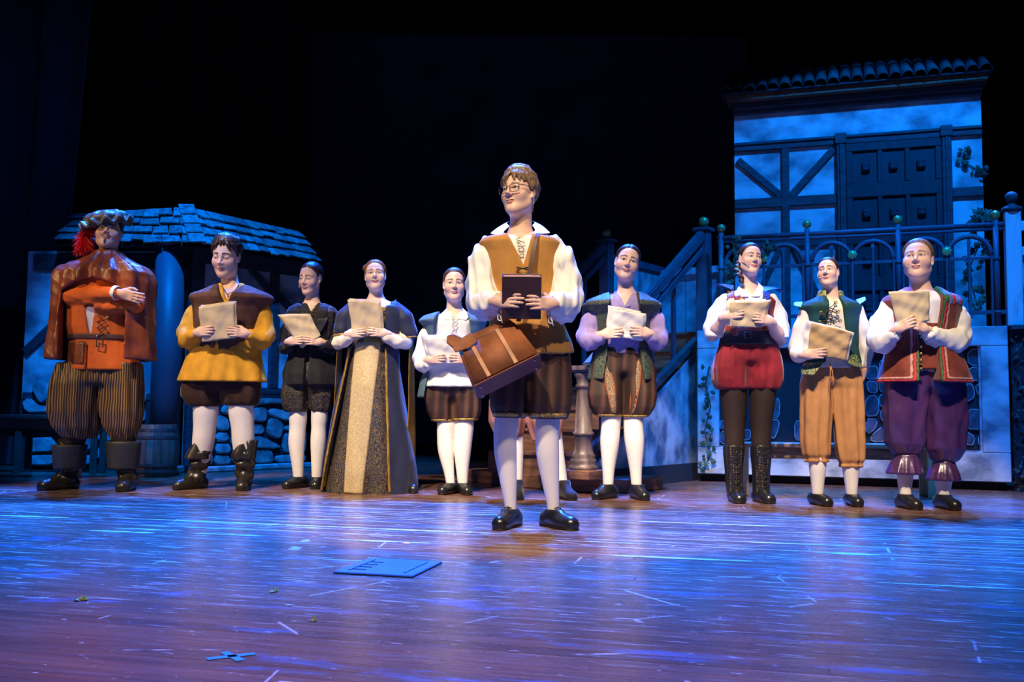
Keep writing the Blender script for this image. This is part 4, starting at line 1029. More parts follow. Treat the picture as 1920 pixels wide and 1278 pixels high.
def hand_d(p, curl=0.35, spread=1.0, thumb=None, s=1.0):
    """right-angle frame: +x along fingers from the wrist, +z thumb side, +y palm side"""
    p = p / s
    d = d_box(p, (0.048, 0.002, 0.0), (0.042, 0.0125, 0.038), 0.012)
    d = smin(d, d_cap(p, (-0.03, 0, 0), (0.02, 0.001, 0.0), 0.024, 0.022), 0.03)
    for i, (zo, L, r) in enumerate(((0.030, 0.070, 0.0092), (0.010, 0.078, 0.0095), (-0.010, 0.073, 0.0091), (-0.029, 0.057, 0.0081))):
        b = np.array((0.086 - (0.006 if i == 3 else 0), 0.001, zo)); a = 0.0; z_ = zo; pts = [(b, r)]
        fan = (1.5 - i) * 0.045 * spread
        cu = curl * (1 + 0.12 * i)
        for j, (fr, rr) in enumerate(((0.45, 0.98), (0.30, 0.90), (0.25, 0.78))):
            a += cu * (0.8, 1.0, 0.7)[j]
            b = b + L * fr * np.array((math.cos(a) * math.cos(fan), math.sin(a), math.sin(fan))); pts.append((b, r * rr))
        d = smin(d, d_chain(p, pts, 0.004), 0.005)
    t = thumb or [((0.012, 0.004, 0.026), 0.0135), ((0.042, 0.016, 0.050), 0.0115), ((0.070, 0.024, 0.054), 0.0098), ((0.092, 0.026, 0.050), 0.0080)]
    return smin(d, d_chain(p, t, 0.006), 0.012) * s
class Person:
    coarse = 1.42; hbox = 0.115; hand_h = 0.0040
    def __init__(s, label, px, py, skin=(0.70, 0.44, 0.33)):
        g = GP(px, py); s.g = g; s.Y = g.y
        s.root = empty('person', g, 0, label, 'person'); s.skin = skin; s.parts = []
        s.ppm = FPX / g.y
    def P(s, px, py, dy=0.0):
        q = U(px, py, s.Y + dy) - s.g; return np.array(q, F32)
    def rows(s, R, b=0.8, cy=0.0, dy=0.0):
        """silhouette rows (py, xl, xr[, b metres or ratio][, cy]) to loft rows"""
        out = []
        for r in R:
            l, rr = s.P(r[1], r[0], dy), s.P(r[2], r[0], dy); a = float(rr[0] - l[0]) / 2
            bb = r[3] if len(r) > 3 else b
            bb = bb if bb < 0.45 and len(r) > 3 and r[3] < 0.45 else a * bb
            c = r[4] if len(r) > 4 else cy
            out.append((float(l[2]), float(l[0] + rr[0]) / 2, c + dy, a, bb))
        return Loft(out)
    def mesh(s, name, f, lo, hi, h, m, col=None, rel=1, parent=None):
        v, q = snet(f, lo, hi, h * s.coarse)
        if rel: v = relax(v, q, rel)
        return np_mesh(name, v, q, m, parent or s.root, None if col is None else col(v))
    def chain(s, L): return [(s.P(a[0], a[1], a[2]), a[3]) for a in L]
    # ---- head
    def head(s, cx, top, chin, yaw=0, pitch=0, roll=0, hair=0.012, face=None, dy=-0.01, neck=None, neck_r=0.052):
        t, c = s.P(cx, top, dy), s.P(cx, chin, dy)
        s.hs = (float(t[2] - c[2]) - hair) / 0.235; s.ho = c + V3(0, 0, 0.12 * s.hs); s.hR = rotm(yaw, pitch, roll)
        s.face = face_defaults(); s.face.update(face or {})
        s.neck_a = s.H((0, 0.022, -0.05)); s.neck_b = neck if neck is not None else s.ho + V3(0, 0.035, -0.25 * s.hs)
        s.neck_r = neck_r
    def H(s, p): return (s.ho + s.hR @ (np.asarray(p, F32) * s.hs)).astype(F32)
    def toH(s, P): return ((P - s.ho) @ s.hR) / s.hs
    def body(s, torso, arms, legs, hands, chest=None, hh=0.0037):
        """one mesh: head, neck, torso, arms with fingers, legs"""
        VV, QQ, CC = [], [], []; n = 0
        def push(v, q, c):
            nonlocal n
            VV.append(v); QQ.append(q + n); CC.append(c); n += len(v)
        sh = s.H((0, 0, 0))
        def fh(P):
            d = head_d(s.toH(P), s.face) * s.hs
            d = smin(d, d_cap(P, s.neck_a, s.neck_b, s.neck_r * 0.95, s.neck_r * 1.08), 0.03)
            low = torso(P)
            return smin(d, low, 0.05)
        zlo = float(s.neck_b[2]) - 0.05
        v, q = snet(fh, sh - V3(s.hbox, 0.145, sh[2] - zlo), sh + V3(s.hbox, 0.145, 0.145), hh)
        v = relax(v, q, 1, 0.35)
        push(v, q, head_col(s.toH(v), s.face, s.skin))
        for sd in (1, -1):
            ve, qe, ce = uv_eye(s.face, sd); push(((ve * s.hs) @ s.hR.T + s.ho).astype(F32), qe, ce)
        # trunk and limbs
        def fb(P):
            d = torso(P)
            for A in arms: d = smin(d, d_chain(P, A, 0.02), 0.03)
            for A in legs: d = smin(d, d_chain(P, A, 0.006), 0.02)
            return d
        allp = np.array([p for A in arms + legs for p, r in A] + [s.neck_b])
        v, q = snet(fb, allp.min(0) - V3(0.16, 0.16, 0.06), np.maximum(allp.max(0) + V3(0.16, 0.16, 0.06), V3(-9, -9, zlo + 0.03)), 0.016)
        push(v, q, np.tile(np.asarray(s.skin, F32), (len(v), 1)))
        for hd in hands:
            A = hd['arm']; w = np.asarray(hd['wrist'], F32); f = Vector(hd['f']).normalized(); nn = Vector(hd['n']); nn = (nn - f * nn.dot(f)).normalized()
            t = f.cross(nn) if hd.get('flip') is None else nn.cross(f)
            if t.z < 0 and not hd.get('rawt'): t = -t
            R = np.array([list(f), list(nn), list(t)], F32)          # rows: hand axes
            kw = {k: hd[k] for k in ('curl', 'spread', 'thumb', 's') if k in hd}
            def fd(P, w=w, R=R, kw=kw, A=A):
                return smin(hand_d((P - w) @ R.T, **kw), d_chain(P, A, 0.015), 0.02)
            tip = w + np.array(f, F32) * 0.19; pts = np.array(([p for p, r in A[-2:]] if hd.get('bare') else [w - np.array(f, F32) * 0.02]) + [w, tip])
            v, q = snet(fd, pts.min(0) - V3(0.05, 0.055, 0.06), pts.max(0) + V3(0.05, 0.055, 0.06), s.hand_h)
            v = relax(v, q, 1, 0.3)
            L = (v - w) @ R.T
            c = np.tile(np.asarray(s.skin, F32), (len(v), 1)); m = ((L[:, 0] - 0.085) / 0.08).clip(0, 1)[:, None] * 0.35
            c = c * (1 - m) + np.asarray(s.skin, F32) * np.array((1.0, 0.72, 0.68), F32) * m
            push(v, q, c)
        o = np_mesh('body', np.concatenate(VV), np.concatenate(QQ), M_SKIN, s.root, np.concatenate(CC))
        s.bodyo = o
        return o
    # ---- hair in the head frame
    def hairmesh(s, name, f, m, h=0.0032, ext=0.17, parent=None):
        def g(P): return f(s.toH(P)) * s.hs
        return s.mesh(name, g, s.ho - V3(ext, ext, ext + 0.05), s.ho + V3(ext, ext, ext), h, m, rel=1, parent=parent)
    def shoe(s, name, px, py, yaw, L=0.255, W=0.088, m=None, H=0.075, heel=0.018, top=0.075, open_=True, parent=None, h=0.0042, extra=None):
        """shoe under the ankle pixel; yaw in degrees, 0 = toe to the audience"""
        a = s.P(px, py); c = V3(a[0], a[1], 0); y = math.radians(yaw)
        fx = V3(math.sin(y), -math.cos(y), 0); sx = V3(math.cos(y), math.sin(y), 0)
        def f(P):
            q = P - c; X, S, Z = q @ fx, q @ sx, q[:, 2]; Q = np.stack([X, S, Z], 1)
            d = d_cap(Q, (-0.045, 0, 0.034), (L * 0.52, 0.004, 0.024), W * 0.44, W * 0.46)
            d = smin(d, d_cap(Q, (-0.04, 0, 0.04), (0.01, 0, top), 0.040, 0.038), 0.03)
            d = smin(d, d_cap(Q, (0.0, 0, top * 0.9), (L * 0.42, 0, 0.034), 0.036, 0.026), 0.03)
            d = smax(d, -Z + 0.001, 0.004)
            if open_: d = smax(d, -d_cap(Q, (-0.012, 0, top + 0.012), (0.02, 0, top + 0.04), 0.034, 0.04), 0.004)
            d = smax(d, Z - top - 0.012, 0.006)
            return d
        o = s.mesh(name, f, c + V3(-0.3, -0.3, -0.01), c + V3(0.3, 0.3, top + 0.04), h, m, parent=parent)
        # sole and heel block
        def fs(P):
            q = P - c; Q = np.stack([q @ fx, q @ sx, q[:, 2]], 1)
            d = d_cap(Q, (-0.045, 0, 0.006), (L * 0.52, 0.004, 0.006), W * 0.46, W * 0.47)
            return smax(smax(d, Q[:, 2] - 0.009, 0.001), -Q[:, 2], 0.001)
        s.mesh('sole', fs, c + V3(-0.3, -0.3, -0.01), c + V3(0.3, 0.3, 0.02), 0.006, M_SOLE, parent=o)
        return o, c, fx, sx
M_SOLE = mat('shoe_sole', (0.012, 0.011, 0.011), 0.6)
def lace_tube(name, pts, r, m, parent, n=6): return MB().tube(pts, r, n).build(name, m, parent, smooth=True)
def catmull(pts, k=5):
    pts = [Vector(p) for p in pts]; out = []
    for i in range(len(pts) - 1):
        a, b, c, d = pts[max(i - 1, 0)], pts[i], pts[i + 1], pts[min(i + 2, len(pts) - 1)]
        for j in range(k):
            t = j / k
            out.append(0.5 * ((2 * b) + (c - a) * t + (2 * a - 5 * b + 4 * c - d) * t * t + (3 * b - a - 3 * c + d) * t ** 3))
    out.append(pts[-1]); return out
# ---- a sheaf of crumpled sheets
def sheaf(person, corners, dy, label, m, n=2, bow=0.02, sheets_off=0.006, tilt=0.05, crump=0.003, seed=0, m2=None, back_shift=(0.012, 0.010)):
    """corners in the photo's frame: TL, TR, BR, BL; the sheets lean back at the top"""
    dts = dy if isinstance(dy, (list, tuple)) else (dy - tilt * 0.0, dy, dy, dy)
    pts = [Vector(U(c[0], c[1], person.Y + d)) for c, d in zip(corners, dts)]
    cen = sum(pts, Vector()) / 4
    e = empty('paper_sheets', cen, 0, label, 'paper', 'sheets of paper held by the players')
    r = random.Random(seed); nx, nz = 16, 16; ph = [r.uniform(0, 6) for _ in range(6)]
    nrm = (pts[1] - pts[0]).cross(pts[3] - pts[0]).normalized()
    if nrm.y > 0: nrm = -nrm
    ux = (pts[1] - pts[0]).normalized(); uz = (pts[0] - pts[3]).normalized()
    for k in range(n):
        vs = []; fs = []
        for side in (0, 1):
            for j in range(nz + 1):
                for i in range(nx + 1):
                    a, b = i / nx, j / nz
                    p = pts[0].lerp(pts[1], a).lerp(pts[3].lerp(pts[2], a), b)
                    off = bow * (1 - (2 * a - 1) ** 2) + crump * (math.sin(11 * a + ph[0] + 5 * b) + math.sin(13 * b + ph[1] - 6 * a) + 0.6 * math.sin(23 * a + 17 * b + ph[2]))
                    p = p + nrm * (off - k * 0.0075 - side * 0.0012) + ux * (back_shift[0] * k * (1 if k % 2 else -1)) + uz * (back_shift[1] * k)
                    p = p + ux * (0.002 * math.sin(9 * b + ph[3])) + uz * (0.002 * math.sin(7 * a + ph[4]))
                    vs.append(p - cen)
        K = (nx + 1) * (nz + 1)
        for side in (0, 1):
            for j in range(nz):
                for i in range(nx):
                    q = side * K + j * (nx + 1) + i; fs.append((q, q + 1, q + nx + 2, q + nx + 1))
        for i in range(nx):
            for j in (0, nz): q = j * (nx + 1) + i; fs.append((q, q + 1, q + 1 + K, q + K))
        for j in range(nz):
            for i in (0, nx): q = j * (nx + 1) + i; fs.append((q, q + nx + 1, q + nx + 1 + K, q + K))
        MB().add(vs, fs).build('sheet', m if k == 0 or m2 is None else m2, e, smooth=True)
    return e
# ---- hair shapes
def hairline(y, lift=0.0):
    return np.interp(y, [-0.10, -0.070, -0.055, -0.045, -0.032, -0.018, -0.006, 0.004, 0.028, 0.05, 0.08, 0.12],
                     np.array([0.096, 0.087, 0.075, 0.060, 0.034, 0.008, -0.004, 0.028, -0.004, -0.06, -0.085, -0.085]) + lift).astype(F32)
def hair_slick(bun=(0, 0.112, 0.03), bunr=0.030, part=0.0, thick=0.007, extra=None, lift=0.0):
    def f(p):
        q = p.copy(); x = q[:, 0]
        d = skull_d(p) - 0.001 - thick * ((p[:, 2] - hairline(p[:, 1], lift)) / 0.035).clip(0.12, 1)
        d = d + 0.0005 * np.sin(75 * np.arctan2(x - part, p[:, 2] + 0.03 + 0.3 * p[:, 1].clip(0, 1)) + 10 * p[:, 1])
        if part: d = d + 0.004 * np.exp(-((x - part) / 0.004) ** 2) * (p[:, 1] < 0.03)
        d = smax(d, (hairline(p[:, 1], lift) - p[:, 2]) * 0.75, 0.006)
        if bun is not None: d = smin(d, d_ell(p, bun, (bunr * 1.1, bunr * 0.85, bunr)) + 0.0015 * np.sin(p[:, 2] * 320 + p[:, 0] * 200), 0.008)
        if extra: d = smin(d, extra(p), 0.006)
        return d
    return f
def hair_short(locks, thick=0.015, lift=0.0, seed=1):
    def f(p):
        d = skull_d(p) - thick
        d = d - 0.0040 * wob(p, 95, seed) - 0.0012 * np.sin(60 * np.arctan2(p[:, 0], p[:, 1] - 0.03) + 25 * p[:, 2])
        d = smax(d, (hairline(p[:, 1], lift) - p[:, 2]) * 0.75, 0.006)
        for L in locks: d = smin(d, d_chain(p, L, 0.004), 0.005)
        return d
    return f
def fringe(n, x0, x1, zt, zb, sweep, seed, r=0.007, y0=-0.075, yb=-0.090):
    rr = random.Random(seed); out = []
    for i in range(n):
        t = i / (n - 1); x = x0 + (x1 - x0) * t
        arch = 1 - (2 * t - 1) ** 2
        bx = x + sweep + rr.uniform(-.006, .006); k = 1 - (abs(bx) / 0.085) ** 2
        b = (bx, yb * max(0.25, k) ** 0.5 - 0.004, zb + rr.uniform(-.007, .007) - 0.018 * (1 - arch))
        a = (x * 0.8, 0.0, 0.122 - 6 * x * x + 0.003 * rr.random()); m = ((x + bx) / 2, y0 * (0.55 + 0.45 * arch), zt + rr.uniform(-.004, .004))
        out.append([(V3(*a), r), (V3(*m), r * 0.95), (V3(*[(m[j] * 0.35 + b[j] * 0.65) - (0.006 if j == 1 else 0) for j in range(3)]), r * 0.75), (V3(*b), r * 0.25)])
    return out

SK_C = np.array((0, 0.010, 0.035), F32)
def sk_pt(az, pol, off):
    """point at height `off` over the scalp; az 0 = forehead, + = picture right; pol from the crown, degrees"""
    a, p = math.radians(az), math.radians(pol); d = np.array((math.sin(p) * math.sin(a), -math.sin(p) * math.cos(a), math.cos(p)), F32); r = 0.06
    for _ in range(14): r -= float(skull_d((SK_C + d * r)[None])[0] - off) * 0.8
    return SK_C + d * r
def scalp_locks(spec, seed=0, jit=7):
    """spec: (az_from, az_to, n, pol_end, sweep, radius, lift)"""
    rr = random.Random(seed); out = []
    for a0, a1, n, pe, sw, r, lift in spec:
        for i in range(n):
            az = a0 + (a1 - a0) * (i + 0.5) / n + rr.uniform(-3, 3); e = pe + rr.uniform(-jit, jit); k = []
            for j, t in enumerate((0.0, 0.36, 0.70, 1.0)):
                pol = 12 + (e - 12) * t; azz = az * (0.55 + 0.45 * min(1, t * 1.6)) + sw * t * t + rr.uniform(-2, 2)
                k.append((sk_pt(azz, pol, lift * (0.8, 1.0, 0.75, 0.35)[j] + rr.uniform(-.001, .002)), r * (1.0, 1.0, 0.8, 0.22)[j]))
            out.append(k)
    return out
# ---- cloth
def cloth(name, col, rough=0.8, **k):
    k.setdefault('var', 0.12); k.setdefault('vscale', 14); k.setdefault('bump', 0.12); k.setdefault('bscale', 220); k.setdefault('spec', 0.25); k.setdefault('crease', 0.16)
    return mat(name, col, rough, **k)
C_WHITE = cloth('white_cotton', (0.80, 0.77, 0.72), var=0.04)
C_CREAM = cloth('cream_cotton', (0.72, 0.66, 0.55), var=0.05)
C_TIGHTS = cloth('white_tights', (0.80, 0.74, 0.70), 0.7, var=0.03, bump=0.04, crease=0.0)
C_MUSTARD = cloth('mustard_cotton', (0.62, 0.30, 0.025), var=0.12)
C_BROWN = cloth('brown_suede', (0.105, 0.048, 0.032), 0.9, var=0.2)
C_DKBROWN = cloth('dark_brown_velvet', (0.040, 0.017, 0.012), 0.8, sheen=0.2)
C_TAN = cloth('tan_twill', (0.50, 0.235, 0.055), 0.8, var=0.08)
C_TANTR = cloth('tan_corduroy', (0.50, 0.235, 0.088), 0.85, var=0.10)
C_ORANGE = cloth('orange_linen', (0.68, 0.125, 0.018), 0.75, var=0.12)
C_RUST = cloth('rust_taffeta', (0.20, 0.042, 0.014), 0.38, var=0.45, vscale=7, spec=0.6, bump=0.2, bscale=60)
C_BLACK = cloth('black_velvet', (0.012, 0.010, 0.014), 0.75, sheen=0.2)
C_BLKSATIN = cloth('black_satin', (0.018, 0.017, 0.024), 0.38, spec=0.5)
C_LAVENDER = cloth('lavender_cotton', (0.33, 0.25, 0.50), 0.75)
C_TEALV = cloth('teal_slate_wool', (0.085, 0.15, 0.18), 0.85)
C_DKGREEN = cloth('dark_green_wool', (0.010, 0.055, 0.050), 0.8)
C_RED = cloth('crimson_velvet', (0.22, 0.012, 0.022), 0.7, sheen=0.3, var=0.25)
C_RUSTV = cloth('rust_velvet', (0.17, 0.030, 0.018), 0.65, sheen=0.3, var=0.3)
C_PURPLE = cloth('purple_satin', (0.065, 0.022, 0.095), 0.30, spec=0.8, var=0.2, bump=0.05)
C_NAVY = cloth('navy_velvet', (0.018, 0.022, 0.055), 0.6, sheen=0.2)
C_GOLDSATIN = cloth('gold_satin', (0.35, 0.20, 0.045), 0.35, metal=0.2, var=0.2)
C_PINK = cloth('dusty_rose_satin', (0.32, 0.14, 0.12), 0.45)
C_BLKTIGHTS = cloth('black_tights', (0.030, 0.018, 0.014), 0.55, bump=0.04, crease=0.0)
L_BLACK = mat('black_leather', (0.012, 0.012, 0.014), 0.28, var=0.2, vscale=12, spec=0.6, bump=0.08, bscale=40)
L_BOOT = mat('brown_black_leather', (0.022, 0.018, 0.014), 0.35, var=0.3, vscale=9, spec=0.6, bump=0.12, bscale=30)
L_GREY = mat('charcoal_leather', (0.035, 0.038, 0.040), 0.5, var=0.2, vscale=9, bump=0.1, bscale=40)
L_BAG = mat('cognac_suede', (0.24, 0.075, 0.022), 0.7, var=0.3, vscale=10, bump=0.15, bscale=60)
L_BAGD = mat('burgundy_leather', (0.13, 0.030, 0.018), 0.5, var=0.15, vscale=6)
L_BAND = mat('worn_tan_band', (0.45, 0.22, 0.11), 0.6, var=0.25, vscale=14)
L_BOOK = mat('book_leather', (0.048, 0.017, 0.010), 0.5, var=0.25, vscale=12, bump=0.1, bscale=40)
M_PAGES = mat('red_edged_pages', (0.62, 0.22, 0.12), 0.7, col2=(0.85, 0.55, 0.38), vscale=18, stretch=(1, 14, 1))
M_STRAP = mat('brown_strap', (0.115, 0.045, 0.022), 0.55, var=0.15)
M_PARCH = mat('parchment', (0.62, 0.50, 0.33), 0.85, col2=(0.50, 0.38, 0.23), vscale=9, bump=0.35, bscale=22)
M_PARCHD = mat('brown_parchment', (0.52, 0.35, 0.18), 0.85, col2=(0.40, 0.25, 0.11), vscale=9, bump=0.5, bscale=26)
M_PAPER = mat('white_paper', (0.74, 0.71, 0.66), 0.85, var=0.05, vscale=5, bump=0.15, bscale=20)
M_METAL = mat('dull_brass', (0.45, 0.30, 0.10), 0.35, 0.9)
M_SILVER = mat('silver_eyelet', (0.55, 0.53, 0.50), 0.3, 0.9)
M_FRAME = mat('dark_spectacle_frame', (0.020, 0.014, 0.012), 0.4)
M_MIC = mat('skin_tone_microphone', (0.62, 0.42, 0.32), 0.5)
M_LACE = mat('black_lace', (0.012, 0.011, 0.010), 0.7)
M_CORD = mat('cream_cord', (0.70, 0.62, 0.48), 0.8)
def lens_mat():
    m = bpy.data.materials.new('clear_lens'); m.use_nodes = True; nt = m.node_tree; N = nt.nodes
    t = N.new('ShaderNodeBsdfTransparent'); t.inputs[0].default_value = (0.93, 0.93, 0.92, 1); g = N.new('ShaderNodeBsdfGlossy'); g.inputs['Roughness'].default_value = 0.05
    mx = N.new('ShaderNodeMixShader'); mx.inputs[0].default_value = 0.07
    nt.links.new(t.outputs[0], mx.inputs[1]); nt.links.new(g.outputs[0], mx.inputs[2]); nt.links.new(mx.outputs[0], N['Material Output'].inputs[0]); return m
M_LENS = lens_mat()
def hairm(name, col, c2, rough=0.42): return mat(name, col, rough, col2=c2, vscale=6, stretch=(14, 2.5, 2.5), detail=4, thr=(0.3, 0.7), bump=0.35, bscale=8, spec=0.5)
H_BLOND = hairm('ash_blond_hair', (0.25, 0.155, 0.085), (0.11, 0.066, 0.036))
H_BROWN = hairm('brown_hair', (0.085, 0.040, 0.020), (0.03, 0.014, 0.008))
H_DARK = hairm('dark_brown_hair', (0.045, 0.022, 0.014), (0.014, 0.008, 0.006))
H_AUBURN = hairm('light_auburn_hair', (0.30, 0.12, 0.04), (0.13, 0.05, 0.02))
H_FAIR = hairm('fair_brown_hair', (0.20, 0.105, 0.05), (0.09, 0.045, 0.02))
# ---- patterned cloth
def nodes(m):
    nt = m.node_tree; return nt, nt.nodes, nt.links, nt.nodes['Principled BSDF']
def stripes_mat(name, base, line, freq, width, rough=0.5, warp=0.6, metal=0.0, axis=(1, 0.5, 0), low=None):
    m = bpy.data.materials.new(name); m.use_nodes = True; nt, N, L, b = nodes(m)
    tc = N.new('ShaderNodeTexCoord'); dp = N.new('ShaderNodeVectorMath'); dp.operation = 'DOT_PRODUCT'; dp.inputs[1].default_value = axis; L.new(tc.outputs['Object'], dp.inputs[0])
    nz = N.new('ShaderNodeTexNoise'); nz.inputs['Scale'].default_value = 6; L.new(tc.outputs['Object'], nz.inputs['Vector'])
    a = N.new('ShaderNodeMath'); a.operation = 'MULTIPLY_ADD'; a.inputs[1].default_value = warp * 0.05; L.new(nz.outputs['Fac'], a.inputs[0]); L.new(dp.outputs['Value'], a.inputs[2])
    c = N.new('ShaderNodeMath'); c.operation = 'MULTIPLY'; c.inputs[1].default_value = freq; L.new(a.outputs[0], c.inputs[0])
    f = N.new('ShaderNodeMath'); f.operation = 'FRACT'; L.new(c.outputs[0], f.inputs[0])
    r = N.new('ShaderNodeValToRGB'); e = r.color_ramp.elements; e[0].position = max(0.0, 0.5 - width); e[0].color = tuple(base) + (1,); e[1].position = 0.5; e[1].color = tuple(line) + (1,)
    n_ = r.color_ramp.elements.new(min(1.0, 0.5 + width)); n_.color = tuple(base) + (1,)
    L.new(f.outputs[0], r.inputs[0]); L.new(r.outputs[0], b.inputs['Base Color']); b.inputs['Roughness'].default_value = rough; b.inputs['Metallic'].default_value = metal
    b.inputs['Specular IOR Level'].default_value = 0.4
    return m
def brocade_mat(name, base, fig, scale, rough=0.45, thr=0.5, metal=0.0, stretch=(1, 1, 0.7), soft=0.05):
    m = bpy.data.materials.new(name); m.use_nodes = True; nt, N, L, b = nodes(m)
    tc = N.new('ShaderNodeTexCoord'); mp = N.new('ShaderNodeMapping'); mp.inputs['Scale'].default_value = stretch; L.new(tc.outputs['Object'], mp.inputs[0])
    v = N.new('ShaderNodeTexVoronoi'); v.inputs['Scale'].default_value = scale; v.feature = 'F1'; L.new(mp.outputs[0], v.inputs['Vector'])
    nz = N.new('ShaderNodeTexNoise'); nz.inputs['Scale'].default_value = scale * 2.5; nz.inputs['Detail'].default_value = 3; L.new(mp.outputs[0], nz.inputs['Vector'])
    w = N.new('ShaderNodeMath'); w.operation = 'MULTIPLY'; w.inputs[1].default_value = 22; L.new(v.outputs['Distance'], w.inputs[0])
    s = N.new('ShaderNodeMath'); s.operation = 'SINE'; L.new(w.outputs[0], s.inputs[0])
    a = N.new('ShaderNodeMath'); a.operation = 'MULTIPLY_ADD'; a.inputs[1].default_value = 0.22; L.new(s.outputs[0], a.inputs[0]); L.new(nz.outputs['Fac'], a.inputs[2])
    r = N.new('ShaderNodeValToRGB'); e = r.color_ramp.elements; e[0].position = thr - soft; e[0].color = tuple(base) + (1,); e[1].position = thr + soft; e[1].color = tuple(fig) + (1,)
    L.new(a.outputs[0], r.inputs[0]); L.new(r.outputs[0], b.inputs['Base Color']); b.inputs['Roughness'].default_value = rough; b.inputs['Metallic'].default_value = metal
    bp = N.new('ShaderNodeBump'); bp.inputs['Strength'].default_value = 0.2; bp.inputs['Distance'].default_value = 0.003; L.new(a.outputs[0], bp.inputs['Height']); L.new(bp.outputs[0], b.inputs['Normal'])
    return m
def sequin_mat(name, base, dot, scale):
    m = bpy.data.materials.new(name); m.use_nodes = True; nt, N, L, b = nodes(m)
    tc = N.new('ShaderNodeTexCoord'); v = N.new('ShaderNodeTexVoronoi'); v.inputs['Scale'].default_value = scale; v.inputs['Randomness'].default_value = 0.35; L.new(tc.outputs['Object'], v.inputs['Vector'])
    r = N.new('ShaderNodeValToRGB'); e = r.color_ramp.elements; e[0].position = 0.26; e[0].color = tuple(dot) + (1,); e[1].position = 0.34; e[1].color = tuple(base) + (1,)
    L.new(v.outputs['Distance'], r.inputs[0]); L.new(r.outputs[0], b.inputs['Base Color'])
    r2 = N.new('ShaderNodeValToRGB'); e = r2.color_ramp.elements; e[0].position = 0.26; e[0].color = (0.9, 0.9, 0.9, 1); e[1].position = 0.34; e[1].color = (0, 0, 0, 1)
    L.new(v.outputs['Distance'], r2.inputs[0]); L.new(r2.outputs[0], b.inputs['Metallic']); b.inputs['Roughness'].default_value = 0.3
    return m
P_PIRATE = stripes_mat('striped_pirate_silk', (0.045, 0.020, 0.011), (0.34, 0.20, 0.065), 58, 0.34, 0.42, 0.7)
P_BREECH = stripes_mat('brown_panelled_velvet', (0.030, 0.014, 0.010), (0.10, 0.042, 0.022), 15, 0.32, 0.6, 0.2)
P_BROCBLK = brocade_mat('black_brocade', (0.014, 0.012, 0.014), (0.075, 0.055, 0.030), 26, 0.5, 0.55)
P_BROCNAVY = brocade_mat('navy_gold_brocade', (0.016, 0.018, 0.034), (0.13, 0.085, 0.035), 32, 0.5, 0.56)
P_BROCGOLD = brocade_mat('pale_gold_brocade', (0.46, 0.34, 0.17), (0.56, 0.44, 0.25), 30, 0.45, 0.5)
P_GREENBROC = brocade_mat('green_gold_brocade', (0.018, 0.055, 0.040), (0.30, 0.30, 0.10), 34, 0.45, 0.52)
P_TEALBROC = brocade_mat('aqua_gold_brocade', (0.02, 0.20, 0.22), (0.28, 0.36, 0.22), 40, 0.45, 0.52)
P_VEINGREEN = brocade_mat('moss_burnout_velvet', (0.020, 0.034, 0.022), (0.085, 0.10, 0.06), 38, 0.6, 0.55)
P_GOLDTRIM = brocade_mat('gold_braid', (0.055, 0.035, 0.012), (0.62, 0.40, 0.10), 75, 0.35, 0.46, 0.3)
P_SEQBLUE = sequin_mat('blue_sequins', (0.022, 0.045, 0.20), (0.45, 0.50, 0.75), 72)
P_SEQRED = sequin_mat('red_sequins', (0.20, 0.030, 0.018), (0.75, 0.42, 0.28), 72)
P_SEQBLK = sequin_mat('black_gold_sequins', (0.014, 0.012, 0.010), (0.40, 0.30, 0.14), 60)
P_HAT = brocade_mat('patchwork_hat_silk', (0.030, 0.034, 0.030), (0.17, 0.12, 0.06), 55, 0.4, 0.52)
# ---- dressing helpers
def vcut(s, apex, l, r, ymax=0.05, top=None):
    A, Lp, Rp = s.P(*apex), s.P(*l), s.P(*r)
    def half(a, b, sgn):
        t = np.array((b[0] - a[0], b[2] - a[2])); t = t / np.linalg.norm(t); n = np.array((-t[1], t[0])) * sgn
        return lambda P: (P[:, 0] - a[0]) * n[0] + (P[:, 2] - a[2]) * n[1]
    hl, hr_ = half(A, Lp, 1.0), half(A, Rp, -1.0)
    zt = 99.0 if top is None else float(s.P(960, top)[2])
    return lambda P: np.maximum(np.maximum(np.maximum(hl(P), hr_(P)), P[:, 1] - ymax), P[:, 2] - zt).astype(F32)
def slot(s, x, y0, y1, w, ymax=0.0):
    x0, x1 = x if isinstance(x, tuple) else (x, x); a, b = s.P(x0, y0), s.P(x1, y1)
    def f(P):
        t = ((P[:, 2] - a[2]) / (b[2] - a[2])).clip(0, 1); xx = a[0] + (b[0] - a[0]) * t
        return np.maximum(np.maximum(np.abs(P[:, 0] - xx) - w, P[:, 1] - ymax), np.maximum(P[:, 2] - a[2], b[2] - P[:, 2])).astype(F32)
    return f
def foldfn(amp, n, seed=0, z0=None, z1=None, sway=3.0):
    """pleats round a loft; strength runs from 0 at z0 to full at z1"""
    r = np.random.RandomState(seed); ph = r.uniform(0, 6, 3)
    def f(P, th):
        w = 1.0 if z0 is None else ((P[:, 2] - z0) / (z1 - z0)).clip(0, 1)
        s = np.sin(n * th + ph[0] + 0.5 * np.sin(sway * P[:, 2] * 3 + ph[1])) * 0.65 + np.sin(n * 0.61 * th + ph[2] + P[:, 2] * 6) * 0.45
        return (amp * w * s).astype(F32)
    return f
